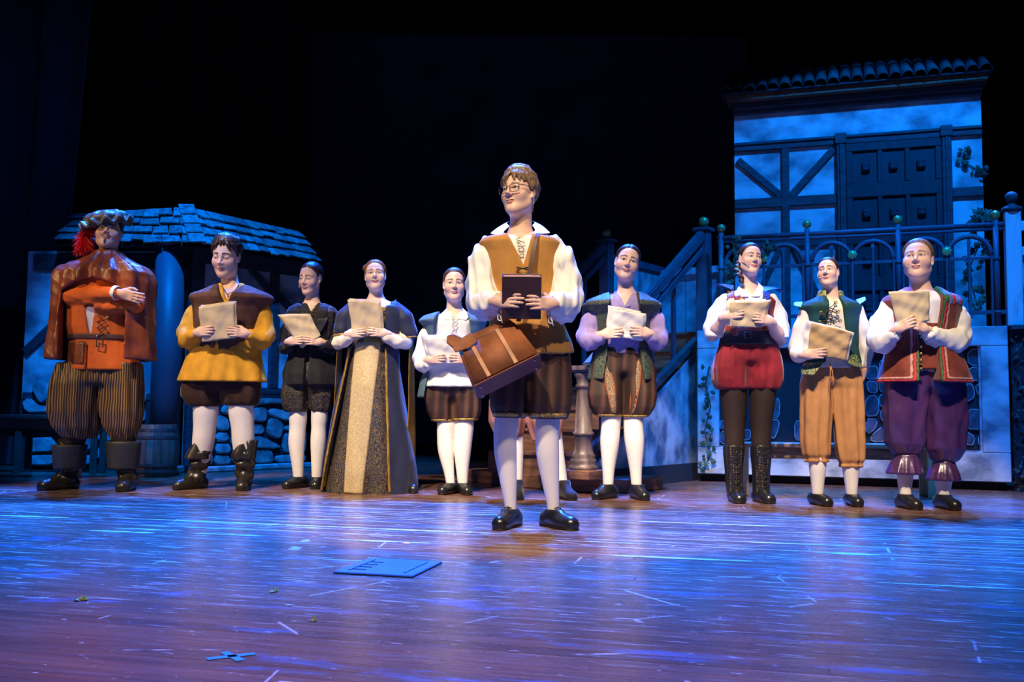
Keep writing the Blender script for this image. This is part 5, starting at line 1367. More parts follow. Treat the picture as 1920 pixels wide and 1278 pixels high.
def dress(s, name, loft, m, off=0.0, fold=None, cuts=(), adds=(), h=0.0065, zr=None, k=0.03, wrinkle=0.0, seed=0, parent=None, keep=None, waxis=(0, 0, 1), wwl=0.06, cap=0.008, bb=None, col=None):
    def f(P):
        d = loft.d(P, off, cap, fold) if loft is not None else np.full(len(P), 9.0, F32)
        for a in adds: d = smin(d, a(P), k)
        if wrinkle: d = d - wrinkle * ridges(P, waxis, wwl, seed) * 0.6 - wrinkle * 0.5 * wob(P, 38, seed + 3)
        if zr: d = smax(d, np.maximum(zr[0] - P[:, 2], P[:, 2] - zr[1]), 0.003)
        for c in cuts: d = smax(d, -c(P), 0.003)
        if keep is not None: d = smax(d, keep(P), 0.003)
        return d
    lo = V3(9, 9, 9); hi = -lo
    if loft is not None:
        c = loft.c; e = abs(off) + 0.04
        lo = np.array((np.min(c[:, 0] - c[:, 2]) - e, np.min(c[:, 1] - c[:, 3]) - e, loft.z[0] - 0.03), F32); hi = np.array((np.max(c[:, 0] + c[:, 2]) + e, np.max(c[:, 1] + c[:, 3]) + e, loft.z[-1] + 0.03), F32)
    for a in adds:
        if hasattr(a, 'bb'): lo = np.minimum(lo, a.bb[0]); hi = np.maximum(hi, a.bb[1])
    if zr: lo[2] = max(lo[2], zr[0] - 0.03); hi[2] = min(hi[2], zr[1] + 0.03)
    if bb is not None: lo, hi = np.maximum(lo, bb[0]), np.minimum(hi, bb[1])
    return s.mesh(name, f, lo, hi, h, m, rel=1, parent=parent, col=col)
class Tube:
    """limb-shaped volume that can be joined into a garment"""
    def __init__(s, pts, k=0.03, wr=0.0, seed=0, wl=0.05, cuff=None):
        s.pts = pts; s.k = k; s.wr = wr; s.seed = seed; s.wl = wl
        p = np.array([q for q, r in pts]); r = max(r for q, r in pts) + 0.03; s.bb = (p.min(0) - r, p.max(0) + r)
        s.ax = p[-1] - p[0]
    def __call__(s, P):
        d = d_chain(P, s.pts, s.k * 0.6)
        if s.wr: d = d - s.wr * ridges(P, s.ax, s.wl, s.seed) - s.wr * 0.6 * wob(P, 45, s.seed + 9)
        return d
def breeches(s, legs, hip, m, name='breeches', fold=0.006, n=9, b=0.85, h=0.0065, cy=0.0, wrinkle=0.0, cap=0.012, gather=True, hb=0.70):
    """legs: two lists of silhouette rows; hip rows on top"""
    ls = [s.rows(L, b, cy) for L in legs]; hp = s.rows(hip, hb, cy)
    for l in ls: l.p = 2.7
    hp.c[0, 3] = float(ls[0].at(hp.z[0])[3]) * 1.02
    def f(P):
        d = None
        for i, l in enumerate(ls):
            e = l.d(P, 0, cap, foldfn(fold, n, 3 + i) if fold else None); d = e if d is None else smin(d, e, 0.012)
        d = smin(d, hp.d(P, 0, 0.045, foldfn(fold * 0.7, n * 2, 8) if fold else None), 0.035)
        if wrinkle: d = d - wrinkle * ridges(P, (0.3, 0, 1), 0.07, 5) - wrinkle * 0.7 * wob(P, 30, 2)
        return d
    al = ls + [hp]; e = 0.035
    lo = V3(min(np.min(l.c[:, 0] - l.c[:, 2]) for l in al) - e, min(np.min(l.c[:, 1] - l.c[:, 3]) for l in al) - e, min(l.z[0] for l in al) - 0.02)
    hi = V3(max(np.max(l.c[:, 0] + l.c[:, 2]) for l in al) + e, max(np.max(l.c[:, 1] + l.c[:, 3]) for l in al) + e, max(l.z[-1] for l in al) + 0.02)
    o = s.mesh(name, f, lo, hi, h, m, rel=1); return o, ls, f
def band(s, name, loft, z0, z1, off, m, parent=None, h=0.0045, fold=None): return dress(s, name, loft, m, off, fold, zr=(z0, z1), h=h, parent=parent)
def legc(s, L): return [(s.P(a[0], a[1], a[3] if len(a) > 3 else 0.0), a[2] / 2 / s.ppm) for a in L]
def smooth_chain(c, k=4):
    P_ = catmull([tuple(p) + (0,) if False else tuple(p) for p, r in c], k); R_ = catmull([(r, 0, 0) for p, r in c], k)
    return [(np.array(p, F32), r[0]) for p, r in zip(P_, R_)]
def tights(s, legs, m=None, name='tights', h=0.0062, pre=0.0025):
    ch = [legc(s, L) for L in legs]
    for c in ch:
        t = Tube([(p, r * 0.97) for p, r in smooth_chain(c)], 0.003)
        s.mesh(name, t, t.bb[0], t.bb[1], h, m or C_TIGHTS, rel=2)
    return [[(p, max(0.018, r - 0.006)) for p, r in c] for c in ch]
def patch(s, name, pts, m, thick=0.006, parent=None, bev=0.002, toward=(0, 1, 0)):
    """small cloth panel from points (px,py,dy)"""
    v = [Vector(s.P(*p)) for p in pts]; t = Vector(toward) * thick; n = len(v)
    return MB().add(v + [p + t for p in v], [tuple(range(n)), tuple(range(2 * n - 1, n - 1, -1))] + [(i, i + n, (i + 1) % n + n, (i + 1) % n) for i in range(n)]).build(name, m, parent or s.root, bev)
def sheetpatch(s, name, grid, m, thick=0.006, parent=None, rip=0.0, sub=6):
    """curved cloth: grid[row][col] of (px,py,dy), smoothed between"""
    R = [[Vector(s.P(*p)) for p in row] for row in grid]
    A = [catmull(r, sub) for r in R]; nc = len(A[0]); B_ = [catmull([A[j][i] for j in range(len(A))], sub) for i in range(nc)]; nr = len(B_[0])
    vs = []; fs = []
    for t in (0, 1):
        for j in range(nr):
            for i in range(nc):
                p = B_[i][j].copy(); p.y += thick * t + rip * math.sin(i * 1.7 + j * 0.25); vs.append(p)
    K = nr * nc
    for t in (0, 1):
        for j in range(nr - 1):
            for i in range(nc - 1): q = t * K + j * nc + i; fs.append((q, q + 1, q + nc + 1, q + nc))
    for i in range(nc - 1):
        for j in (0, nr - 1): q = j * nc + i; fs.append((q, q + 1, q + 1 + K, q + K))
    for j in range(nr - 1):
        for i in (0, nc - 1): q = j * nc + i; fs.append((q, q + nc, q + nc + K, q + K))
    return MB().add(vs, fs).build(name, m, parent or s.root, smooth=True)
def laces(s, pts, name='lacing', m=None, r=0.0022, parent=None): return lace_tube(name, catmull([s.P(*p) for p in pts], 4), r, m or M_LACE, parent or s.root)
def eyelets(s, pts, m=None, r=0.007, name='eyelet'):
    for p in pts:
        c = s.P(*p); mb = MB(); mb.tube([(c[0] + r * math.cos(a), c[1], c[2] + r * math.sin(a)) for a in [2 * math.pi * i / 10 for i in range(10)]], r * 0.4, 5, closed=True); mb.build(name, m or M_METAL, s.root, smooth=True)
def mic(s, side=1, tipx=0.030, parent=None):
    """headset boom from the ear along the cheek, in the head frame"""
    pts = [(0.074 * side, -0.002, 0.012), (0.076 * side, -0.012, -0.012), (0.069 * side, -0.045, -0.040), (0.056 * side, -0.074, -0.056), (0.046 * side, -0.086, -0.060)]
    o = lace_tube('headset_microphone', catmull([s.H(p) for p in pts], 4), 0.0014, M_MIC, s.root)
    c = s.H(pts[-1]); uvsphere(0.0048, c, 10, 7).build('microphone_tip', M_MIC, o, smooth=True)
LIFT = 0.0
def grip(s, arm, wrist, f, sc=0.92, curl=0.18, n=(0, 1, 0), **k): return dict(arm=arm, wrist=s.P(*wrist), f=f, n=n, s=sc, curl=curl, **k)
def arm_of(s, sh, el, wr, r=(0.034, 0.031, 0.030, 0.023)):
    a, b, c = s.P(*sh), s.P(*el), s.P(*wr); return [(a, r[0]), (b, r[1]), (b * 0.6 + c * 0.4, r[2]), (c, r[3])]
def ruffle(s, name, c, axis, r, L, n, amp, m, parent=None):
    """gathered frill round a wrist or knee"""
    c = Vector(c); ax = Vector(axis).normalized(); ref = Vector((0, 0, 1)) if abs(ax.z) < 0.8 else Vector((0, 1, 0)); e1 = ax.cross(ref).normalized(); e2 = ax.cross(e1); vs = []; fs = []; K = n * 8
    for j in range(6):
        t = j / 5
        for i in range(K):
            a = 2 * math.pi * i / K; rr = r + amp * t * (0.6 + 0.5 * math.sin(n * a + math.sin(3 * a))); vs.append(c + ax * (L * t + 0.25 * amp * t * math.cos(n * a * 0.5)) + (e1 * math.cos(a) + e2 * math.sin(a)) * rr)
    for j in range(5):
        for i in range(K): q = j * K + i; q2 = j * K + (i + 1) % K; fs.append((q, q2, q2 + K, q + K))
    o = MB().add(vs, fs).build(name, m, parent or s.root, smooth=True); md = o.modifiers.new('thick', 'SOLIDIFY'); md.thickness = 0.003; return o
def torso_fn(loft, a, b, r=0.042, off=-0.024):
    return lambda P: smin(loft.d(P, off, 0.03), d_cap(P, a, b, r, r), 0.05)
def neckhole(s, extra=0.006, up=0.2):
    a = s.neck_b + V3(0, 0.0, -0.03); b = s.neck_a + V3(0, -0.02, up)
    return lambda P: d_cap(P, a, b, s.neck_r * 1.05 + extra, s.neck_r + extra + 0.03)
# ------------------------------------------------------------------ the player downstage with the book
def player_front():
    Person.hand_h = 0.0034; Person.coarse = 1.2
    s = Person('player in tan vest, white billowing shirt and spectacles clutching a brown book', 1000, 987, (0.72, 0.46, 0.34))
    s.head(973, 312, 407, yaw=-33, pitch=5, roll=-4, hair=0.020, neck=s.P(975, 448, 0.02), neck_r=0.054,
           face=dict(iris=(0.08, 0.07, 0.06), gaze=(-0.15, 0.08), mouth=0.5, lips=(0.62, 0.24, 0.20), brow=(0.16, 0.085, 0.04), jaw=1.06, nose=1.05))
    T = s.rows([(665, 926, 1062), (620, 922, 1052), (580, 921, 1044), (535, 922, 1040), (500, 916, 1042), (470, 914, 1042), (452, 922, 1030), (440, 948, 1002)], 0.64)
    shL, shR = s.P(918, 462), s.P(1034, 460)
    wL, wR = (931, 565, -0.262), (1036, 570, -0.262)
    aL, aR = arm_of(s, (915, 464, 0), (901, 558, -0.02), wL), arm_of(s, (1040, 462, 0), (1060, 560, -0.02), wR)
    legs = tights(s, [[(952, 740, 42), (950, 790, 47), (947, 815, 44), (948, 850, 43), (953, 900, 33), (957, 945, 23), (957, 968, 24)],
                      [(1032, 740, 42), (1027, 790, 47), (1026, 815, 45), (1027, 850, 44), (1032, 900, 34), (1037, 945, 24), (1037, 968, 25)]])
    s.body(torso_fn(T, shL, shR), [aL, aR], legs, [grip(s, aL, wL, (0.82, -0.55, 0.0), 0.86, 0.30, (0.55, 0.82, 0)), grip(s, aR, wR, (-0.82, -0.55, 0.02), 0.86, 0.30, (-0.55, 0.82, 0))], hh=0.0028)
    s.hairmesh('hair', hair_short(scalp_locks([(-75, -5, 16, 104, -10, 0.0075, 0.018), (-5, 60, 15, 88, 14, 0.0075, 0.018), (60, 125, 9, 98, 4, 0.0085, 0.014), (-125, -75, 8, 100, -3, 0.0085, 0.014), (-90, 90, 20, 60, 8, 0.0085, 0.027), (100, 180, 10, 118, 0, 0.010, 0.014), (-180, 180, 18, 40, 20, 0.008, 0.027)], 3), 0.015), H_BLOND, 0.0024)
    # spectacles
    g = []
    gl = empty('spectacles', (0, 0, 0), 0, parent=s.root)
    for sd in (-1, 1):
        cx = 0.0335 * sd; ring = []
        for i in range(28):
            a = 2 * math.pi * i / 28; ca, sa = math.cos(a), math.sin(a)
            x = 0.0245 * math.copysign(abs(ca) ** 0.55, ca); z = 0.0195 * math.copysign(abs(sa) ** 0.6, sa)
            ring.append(s.H((cx + x, -0.103 + 0.35 * (abs(cx + x) - 0.01) * 0.5 + 0.002, -0.004 + z - (0.002 if sa < 0 else 0))))
        MB().tube(ring, 0.0017, 6, closed=True).build('rim', M_FRAME, gl, smooth=True)
        me = MB().add(ring, [tuple(range(28))]).build('lens', M_LENS, gl)
        lace_tube('temple_arm', [s.H((0.058 * sd, -0.093, 0.008)), s.H((0.074 * sd, -0.060, 0.011)), s.H((0.078 * sd, -0.005, 0.010)), s.H((0.076 * sd, 0.014, -0.002))], 0.0017, M_FRAME, gl)
    lace_tube('bridge', [s.H((-0.010, -0.100, 0.004)), s.H((0, -0.104, 0.007)), s.H((0.010, -0.100, 0.004))], 0.0017, M_FRAME, gl)
    lace_tube('ear_wire', catmull([s.H(p) for p in ((0.079, 0.002, -0.02), (0.083, 0.004, -0.045), (0.075, 0.010, -0.075), (0.06, 0.03, -0.10))], 4), 0.0012, M_MIC, s.root)
    # shirt
    sL = Tube(s.chain([(918, 464, 0, 0.060), (908, 490, 0.0, 0.074), (904, 530, -0.01, 0.082), (905, 560, -0.05, 0.082), (912, 570, -0.13, 0.076), (922, 567, -0.19, 0.060), (930, 565, -0.235, 0.040)]), 0.03, 0.011, 2, 0.055)
    sR = Tube(s.chain([(1036, 462, 0, 0.060), (1050, 490, 0.0, 0.076), (1059, 530, -0.01, 0.084), (1060, 560, -0.05, 0.084), (1054, 574, -0.13, 0.078), (1045, 572, -0.19, 0.062), (1037, 570, -0.235, 0.040)]), 0.03, 0.011, 4, 0.055)
    dress(s, 'shirt', T, C_WHITE, 0.0, None, [neckhole(s, 0.010), vcut(s, (976, 455), (952, 425), (996, 425), 0.0)], [sL, sR], 0.0055, (float(s.P(0, 672)[2]), 9), 0.03, 0.003, 7)
    for w, c in ((wL, -1), (wR, 1)):
        q = s.P(w[0] + c * 1, w[1], w[2] + 0.028); ruffle(s, 'cuff_frill', q, (-c * 0.75, -0.66, 0), 0.033, 0.026, 11, 0.012, C_WHITE)
        p = s.P(w[0] + c * -5, w[1] + 14, w[2] + 0.02)
        lace_tube('cuff_tie', catmull([p, p + V3(0.004, -0.01, -0.03), p + V3(0.012, -0.01, -0.055), p + V3(-0.006, -0.01, -0.05), p + V3(0.0, -0.005, -0.012), p + V3(0.016, -0.008, -0.068)], 4), 0.0028, C_WHITE, s.root)
    for sd, G_ in ((-1, [[(955, 424, -0.01), (950, 417, 0.04), (954, 415, 0.09)], [(944, 436, -0.065), (932, 428, 0.0), (942, 422, 0.10)], [(957, 441, -0.098), (921, 438, -0.045), (928, 432, 0.10)]]),
                   (1, [[(998, 422, -0.005), (1003, 416, 0.04), (998, 414, 0.09)], [(1003, 432, -0.068), (1018, 425, 0.0), (1010, 420, 0.10)], [(990, 438, -0.098), (1030, 437, -0.045), (1022, 430, 0.10)]])):
        sheetpatch(s, 'collar', G_, C_WHITE, 0.004, rip=0.0)
    # vest
    Vl = s.rows([(664, 916, 1074), (640, 917, 1068), (600, 922, 1050), (560, 922, 1043), (535, 920, 1042), (500, 912, 1044), (475, 908, 1046), (456, 902, 1048), (447, 908, 1042), (438, 946, 1002)], 0.66)
    hem = lambda P: P[:, 2] - (float(s.P(0, 664)[2]) + 0.22 * (P[:, 0] - s.P(1012, 664)[0]).clip(0, 1))
    dress(s, 'vest', Vl, C_TAN, 0.012, None, [neckhole(s, 0.014), vcut(s, (981, 502), (946, 434), (1002, 430), 0.05), hem], [], 0.0055, None, 0.02, 0.0028, 3)
    tr = Vl
    laces(s, [(975, 445, -0.105), (968, 449, -0.112), (978, 453, -0.115)], 'collar_lace', M_LACE, 0.0016)
    for k, y in enumerate((452, 463, 474)):
        laces(s, [(969 + k * 2, y, -0.118), (976 + k, y + 2, -0.124), (983 - k, y - 1, -0.118)], 'shirt_lace', M_CORD, 0.0020)
        laces(s, [(970 + k * 2, y + 4, -0.118), (978 + k, y + 1, -0.124), (984 - k, y + 4, -0.118)], 'shirt_lace', M_LACE, 0.0016)
    for a, b in (((970, 501), (990, 506)), ((990, 501), (970, 506))):
        laces(s, [(a[0], a[1], -0.140), (980, 503, -0.152), (b[0], b[1], -0.140)], 'vest_lace', M_LACE, 0.003)
    eyelets(s, [(970, 501, -0.140), (990, 503, -0.140), (981, 511, -0.143)], M_METAL, 0.006)
    # breeches with gold hem braid
    L1 = [(652, 924, 996), (690, 920, 996), (730, 918, 994), (760, 920, 992), (774, 924, 989), (783, 927, 987)]; L2 = [(652, 990, 1064), (690, 990, 1070), (730, 989, 1072), (760, 990, 1071), (774, 992, 1067), (785, 995, 1063)]
    o, ls, f = breeches(s, [L1, L2], [(640, 926, 1062), (700, 921, 1069)], P_BREECH, fold=0.008, n=8, b=0.95)
    for l in ls: band(s, 'gold_hem_braid', l, float(l.z[0]) + 0.008, float(l.z[0]) + 0.028, 0.006, P_GOLDTRIM, o)
    for px, yaw in ((957, -22), (1038, 32)):
        sh, c, fx, sx = s.shoe('shoe', px, 968, yaw, 0.27, 0.09, L_BLACK, top=0.078)
        MB().box((-0.035, -0.035, 0), (0.035, 0.035, 0.024)).build('heel', M_SOLE, sh, 0.004).matrix_local = Matrix.Translation(tuple(c - fx * 0.045)) @ Matrix.Rotation(math.radians(yaw), 4, 'Z')
        for t in range(4):
            p = c + fx * (0.035 + 0.018 * t); zz = 0.098 - 0.011 * t
            lace_tube('shoe_lace', [p + sx * 0.020 + V3(0, 0, zz - 0.006), p + V3(0, 0, zz + 0.001), p - sx * 0.020 + V3(0, 0, zz - 0.006)], 0.0028, M_LACE, sh)
    # ---- book
    bt = [Vector(U(943, 522, s.Y - 0.350)), Vector(U(1013, 521, s.Y - 0.350)), Vector(U(1011, 596, s.Y - 0.268)), Vector(U(948, 594, s.Y - 0.268))]
    cen = sum(bt, Vector()) / 4; ex = ((bt[1] - bt[0]) + (bt[2] - bt[3])).normalized(); ez = ((bt[0] - bt[3]) + (bt[1] - bt[2])).normalized(); ey = ez.cross(ex).normalized(); ez = ex.cross(ey)
    bk = empty('book', (0, 0, 0), 0, 'thick dark brown leather book with reddish page edges held in both hands', 'book')
    bk.matrix_world = Matrix(((ex.x, ey.x, ez.x, cen.x), (ex.y, ey.y, ez.y, cen.y), (ex.z, ey.z, ez.z, cen.z), (0, 0, 0, 1)))
    W, Hh, T_ = 0.090, 0.105, 0.040
    MB().box((-W, 0, -Hh), (W, 0.005, Hh)).build('front_cover', L_BOOK, bk, 0.002)
    MB().box((-W, T_, -Hh), (W, T_ + 0.005, Hh)).build('back_cover', L_BOOK, bk, 0.002)
    MB().box((-W - 0.004, 0.001, -Hh), (-W + 0.003, T_ + 0.004, Hh)).build('spine', L_BOOK, bk, 0.002)
    MB().box((-W + 0.004, 0.006, -Hh + 0.005), (W - 0.005, T_ - 0.001, Hh - 0.005)).build('page_block', M_PAGES, bk, 0.001)
    for k in range(7): MB().box((-W + 0.004, 0.008 + 0.004 * k, Hh - 0.006), (W - 0.006 - 0.001 * (k % 3), 0.0095 + 0.004 * k, Hh - 0.003 - 0.001 * (k % 2))).build('page_edge', M_PAGES, bk)
    # ---- bag
    bg = empty('satchel', (0, 0, 0), 0, 'cognac suede shoulder bag with worn tan bands at the spectacled player hip', 'bag')
    pc = Vector(U(932, 668, s.Y - 0.235))
    ex = Vector((math.cos(math.radians(27)), 0.10, math.sin(math.radians(27)))).normalized(); ez = Vector((-math.sin(math.radians(27)), 0.42, math.cos(math.radians(27)))); ez = (ez - ex * ez.dot(ex)).normalized(); ey = ez.cross(ex)
    bg.matrix_world = Matrix(((ex.x, ey.x, ez.x, pc.x), (ex.y, ey.y, ez.y, pc.y), (ex.z, ey.z, ez.z, pc.z), (0, 0, 0, 1)))
    w, h, d = 0.172, 0.118, 0.070
    def bagpoly(t0, t1, wtop):
        return [(-w, -d, -h), (w, -d, -h), (w, d, -h), (-w, d, -h), (-wtop, -d * t0, h), (wtop, -d * t0, h), (wtop, d * t1, h), (-wtop, d * t1, h)]
    FC = [(0, 3, 2, 1), (4, 5, 6, 7), (0, 1, 5, 4), (1, 2, 6, 5), (2, 3, 7, 6), (3, 0, 4, 7)]
    MB().add(bagpoly(0.62, 0.62, w * 0.86), FC).build('bag_body', L_BAG, bg, 0.016, True, 3)
    MB().box((-w - 0.002, -d - 0.003, -h - 0.006), (w + 0.002, d + 0.003, -h + 0.006)).build('bag_base', L_BAGD, bg, 0.005)
    MB().add([(-w * 0.88, -d * 0.72, h - 0.03), (w * 0.88, -d * 0.72, h - 0.03), (w * 0.88, d * 0.68, h - 0.03), (-w * 0.88, d * 0.68, h - 0.03), (-w * 0.70, -0.016, h + 0.045), (w * 0.78, -0.016, h + 0.045), (w * 0.78, 0.016, h + 0.045), (-w * 0.70, 0.016, h + 0.045)], FC).build('bag_gusset', L_BAG, bg, 0.012, True, 3)
    for x in (-0.085, 0.055):
        MB().add([(x - 0.010, -d - 0.004, -h + 0.01), (x + 0.010, -d - 0.004, -h + 0.01), (x + 0.010, -d + 0.004, -h + 0.01), (x - 0.010, -d + 0.004, -h + 0.01), (x - 0.010, -d * 0.66 - 0.006, h - 0.01), (x + 0.010, -d * 0.66 - 0.006, h - 0.01), (x + 0.010, -d * 0.6 + 0.006, h - 0.01), (x - 0.010, -d * 0.6 + 0.006, h - 0.01)], FC).build('tan_band', L_BAND, bg, 0.002)
    MB().add([(-0.17, -0.052, h + 0.02), (-0.06, -0.052, h + 0.035), (-0.05, -0.062, h - 0.03), (-0.10, -0.066, h - 0.045), (-0.17, -0.058, h - 0.03), (-0.17, -0.042, h + 0.02), (-0.06, -0.042, h + 0.035), (-0.05, -0.052, h - 0.03), (-0.10, -0.056, h - 0.045), (-0.17, -0.048, h - 0.03)],
             [(0, 1, 2, 3, 4), (9, 8, 7, 6, 5)] + [(i, i + 5, (i + 1) % 5 + 5, (i + 1) % 5) for i in range(5)]).build('front_flap', L_BAG, bg, 0.004)
    MB().add([(-0.165, -0.045, h - 0.01), (-0.10, -0.05, h + 0.02), (-0.135, -0.055, h + 0.065), (-0.165, -0.05, h + 0.075), (-0.185, -0.045, h + 0.045), (-0.165, -0.035, h - 0.01), (-0.10, -0.04, h + 0.02), (-0.135, -0.045, h + 0.065), (-0.165, -0.04, h + 0.075), (-0.185, -0.035, h + 0.045)],
             [(0, 1, 2, 3, 4), (9, 8, 7, 6, 5)] + [(i, i + 5, (i + 1) % 5 + 5, (i + 1) % 5) for i in range(5)]).build('buckle_tab', L_BAG, bg, 0.004)
    for x, y in ((-w + 0.03, -d + 0.025), (w - 0.03, -d + 0.025), (-w + 0.03, d - 0.025), (w - 0.03, d - 0.025)): uvsphere(0.006, (x, y, -h - 0.008), 8, 6).build('metal_foot', M_SILVER, bg, smooth=True)
    inv = bg.matrix_world.inverted(); pts = [U(1011, 434, s.Y - 0.02), U(1008, 439, s.Y - 0.115), U(1004, 450, s.Y - 0.148), U(999, 475, s.Y - 0.165), U(993, 512, s.Y - 0.172), U(984, 560, s.Y - 0.172), U(972, 602, s.Y - 0.19)]
    vs = []; pp = catmull(pts, 4)
    for p in pp:
        for dx, dy_ in ((-0.011, 0), (0.011, 0), (0.011, 0.004), (-0.011, 0.004)): vs.append(inv @ Vector((p.x + dx, p.y + dy_, p.z)))
    MB().add(vs, [(4 * i + a, 4 * i + (a + 1) % 4, 4 * i + 4 + (a + 1) % 4, 4 * i + 4 + a) for i in range(len(pp) - 1) for a in range(4)]).build('shoulder_strap', M_STRAP, bg)
    Person.hand_h = 0.0040; Person.coarse = 1.42
    return s
player_front()
# every other player: grip direction for hands that hold a sheet
GL, GR = (0.84, -0.50, 0.08), (-0.84, -0.50, 0.08)
NL, NR = (0.50, 0.84, 0), (-0.50, 0.84, 0)
def hl(s, arm, w, sc=0.84, curl=0.30, f=GL): return grip(s, arm, w, f, sc, curl, NL)
def hr2(s, arm, w, sc=0.84, curl=0.30, f=GR): return grip(s, arm, w, f, sc, curl, NR)
def zpx(s, y): return float(s.P(960, y)[2])
# ------------------------------------------------------------------ mustard tunic and brown jerkin
def player_mustard():
    s = Person('player in mustard tunic, brown jerkin and black cuffed boots reading a crumpled parchment', 415, 916, (0.74, 0.48, 0.38))
    s.head(423, 438, 517, yaw=-6, pitch=-17, roll=4, hair=0.022, neck=s.P(432, 538, 0.03), neck_r=0.056, dy=-0.03,
           face=dict(open=0.30, gaze=(0, -0.5), brow=(0.05, 0.03, 0.02), browt=1.2, lips=(0.55, 0.24, 0.22)))
    T = s.rows([(712, 348, 490), (660, 358, 486), (610, 368, 486), (575, 370, 494), (556, 378, 490), (542, 400, 468), (532, 415, 452)], 0.62)
    shL, shR = s.P(388, 556), s.P(480, 558)
    wL, wR = (370, 623, -0.225), (462, 625, -0.225)
    aL, aR = arm_of(s, (384, 558, 0), (352, 634, -0.02), wL), arm_of(s, (484, 560, 0), (494, 636, -0.02), wR)
    legs = tights(s, [[(384, 720, 40), (386, 765, 48), (384, 800, 43), (381, 830, 41), (376, 870, 30), (370, 900, 24)], [(452, 720, 40), (452, 765, 48), (455, 800, 43), (456, 830, 41), (457, 870, 30), (458, 900, 24)]])
    s.body(torso_fn(T, shL, shR), [aL, aR], legs, [hl(s, aL, wL), hr2(s, aR, wR)])
    s.hairmesh('hair', hair_short(scalp_locks([(-100, -12, 15, 88, -12, 0.0085, 0.018), (12, 100, 15, 88, 12, 0.0085, 0.018), (-12, 12, 4, 66, 0, 0.007, 0.016), (-70, 70, 14, 60, 5, 0.009, 0.022), (100, 180, 9, 115, 0, 0.011, 0.013)], 15, 8), 0.014, 0.0, 4), H_DARK, 0.003)
    sL = Tube(s.chain([(386, 558, 0, 0.058), (366, 592, 0.0, 0.074), (354, 624, -0.02, 0.078), (354, 634, -0.09, 0.072), (364, 628, -0.19, 0.044)]), 0.03, 0.008, 12, 0.06)
    sR = Tube(s.chain([(482, 560, 0, 0.058), (492, 594, 0.0, 0.072), (496, 626, -0.02, 0.074), (490, 636, -0.09, 0.070), (470, 629, -0.19, 0.044)]), 0.03, 0.008, 14, 0.06)
    Tu = s.rows([(715, 334, 500), (690, 343, 494), (660, 354, 489), (610, 366, 488), (575, 370, 494), (556, 378, 490), (542, 400, 468), (530, 412, 456)], 0.66)
    dress(s, 'tunic', Tu, C_MUSTARD, 0.002, foldfn(0.011, 13, 4, zpx(s, 650), zpx(s, 715)), [neckhole(s, 0.008), vcut(s, (436, 568), (418, 530), (452, 528), 0.02)], [sL, sR], 0.006, None, 0.03, 0.0035, 5)
    J = s.rows([(682, 362, 476), (650, 364, 480), (610, 366, 486), (575, 366, 498), (560, 360, 510), (552, 362, 506), (544, 384, 486), (534, 405, 462)], 0.70)
    dress(s, 'jerkin', J, C_BROWN, 0.016, None, [neckhole(s, 0.014), vcut(s, (438, 580), (410, 528), (464, 526), 0.05), slot(s, (421, 418), 640, 690, 0.006, 0.0)], [], 0.006, None, 0.02, 0.003, 8)
    laces(s, [(416, 535, -0.09), (424, 548, -0.115), (432, 560, -0.125), (427, 552, -0.12), (440, 545, -0.12), (448, 533, -0.10)], 'neck_lace', M_LACE, 0.0025)
    laces(s, [(448, 533, -0.10), (446, 548, -0.125), (441, 562, -0.135)], 'neck_lace', M_LACE, 0.0025)
    laces(s, [(426, 556, -0.125), (436, 560, -0.13), (442, 566, -0.135), (434, 570, -0.135)], 'neck_lace', M_LACE, 0.0025)
    breeches(s, [[(700, 350, 416), (725, 341, 416), (742, 341, 414), (756, 350, 413), (762, 358, 411)], [(700, 412, 484), (725, 412, 488), (742, 414, 487), (754, 418, 484), (760, 424, 480)]], [(695, 352, 484), (728, 343, 487)], C_DKBROWN, fold=0.006, n=10, b=0.9)
    for px, yaw, sd, cu in ((368, -38, -1, 852), (458, 8, 1, 848)):
        o, c, fx, sx = s.shoe('boot', px, 905, yaw, 0.27, 0.095, L_BOOT, top=0.12, open_=False)
        base = 372 if sd < 0 else 457
        sh = s.rows([(905, px - 15, px + 16), (890, px - 15, px + 17), (870, base - 17, base + 19), (835, base - 16 + (4 if sd < 0 else 0), base + 22 + (4 if sd < 0 else 0))], 1.0)
        def fw(P, th): return (0.007 * np.sin(P[:, 2] * 75 + 2.2 * np.sin(th + 1)) + 0.004 * np.sin(P[:, 2] * 41 - 3 * th)).astype(F32)
        dress(s, 'boot_shaft', sh, L_BOOT, 0, fw, h=0.0055, parent=o)
        cf = s.rows([(860, base - 24 - (4 if sd < 0 else 0), base + 22), (848, base - 22, base + 23), (828, base - 12 + (3 if sd < 0 else 0), base + 26), (823, base - 12 + (3 if sd < 0 else 0), base + 26)], 1.0)
        inner = s.rows([(860, base - 22, base + 21), (826, base - 10, base + 24), (822, base - 10, base + 24)], 1.0)
        dress(s, 'boot_cuff', cf, L_BOOT, 0, foldfn(0.006, 5, 3), [lambda P: inner.d(P, -0.003, 0.001) + (P[:, 2] < zpx(s, 855)) * 1.0], h=0.005, parent=o)
    sheaf(s, [(372, 575), (439, 567), (442, 634), (379, 641)], (-0.265, -0.265, -0.237, -0.237), 'crumpled cream parchment held by the player in the mustard tunic', M_PARCH, 2, 0.010, seed=1)
player_mustard()
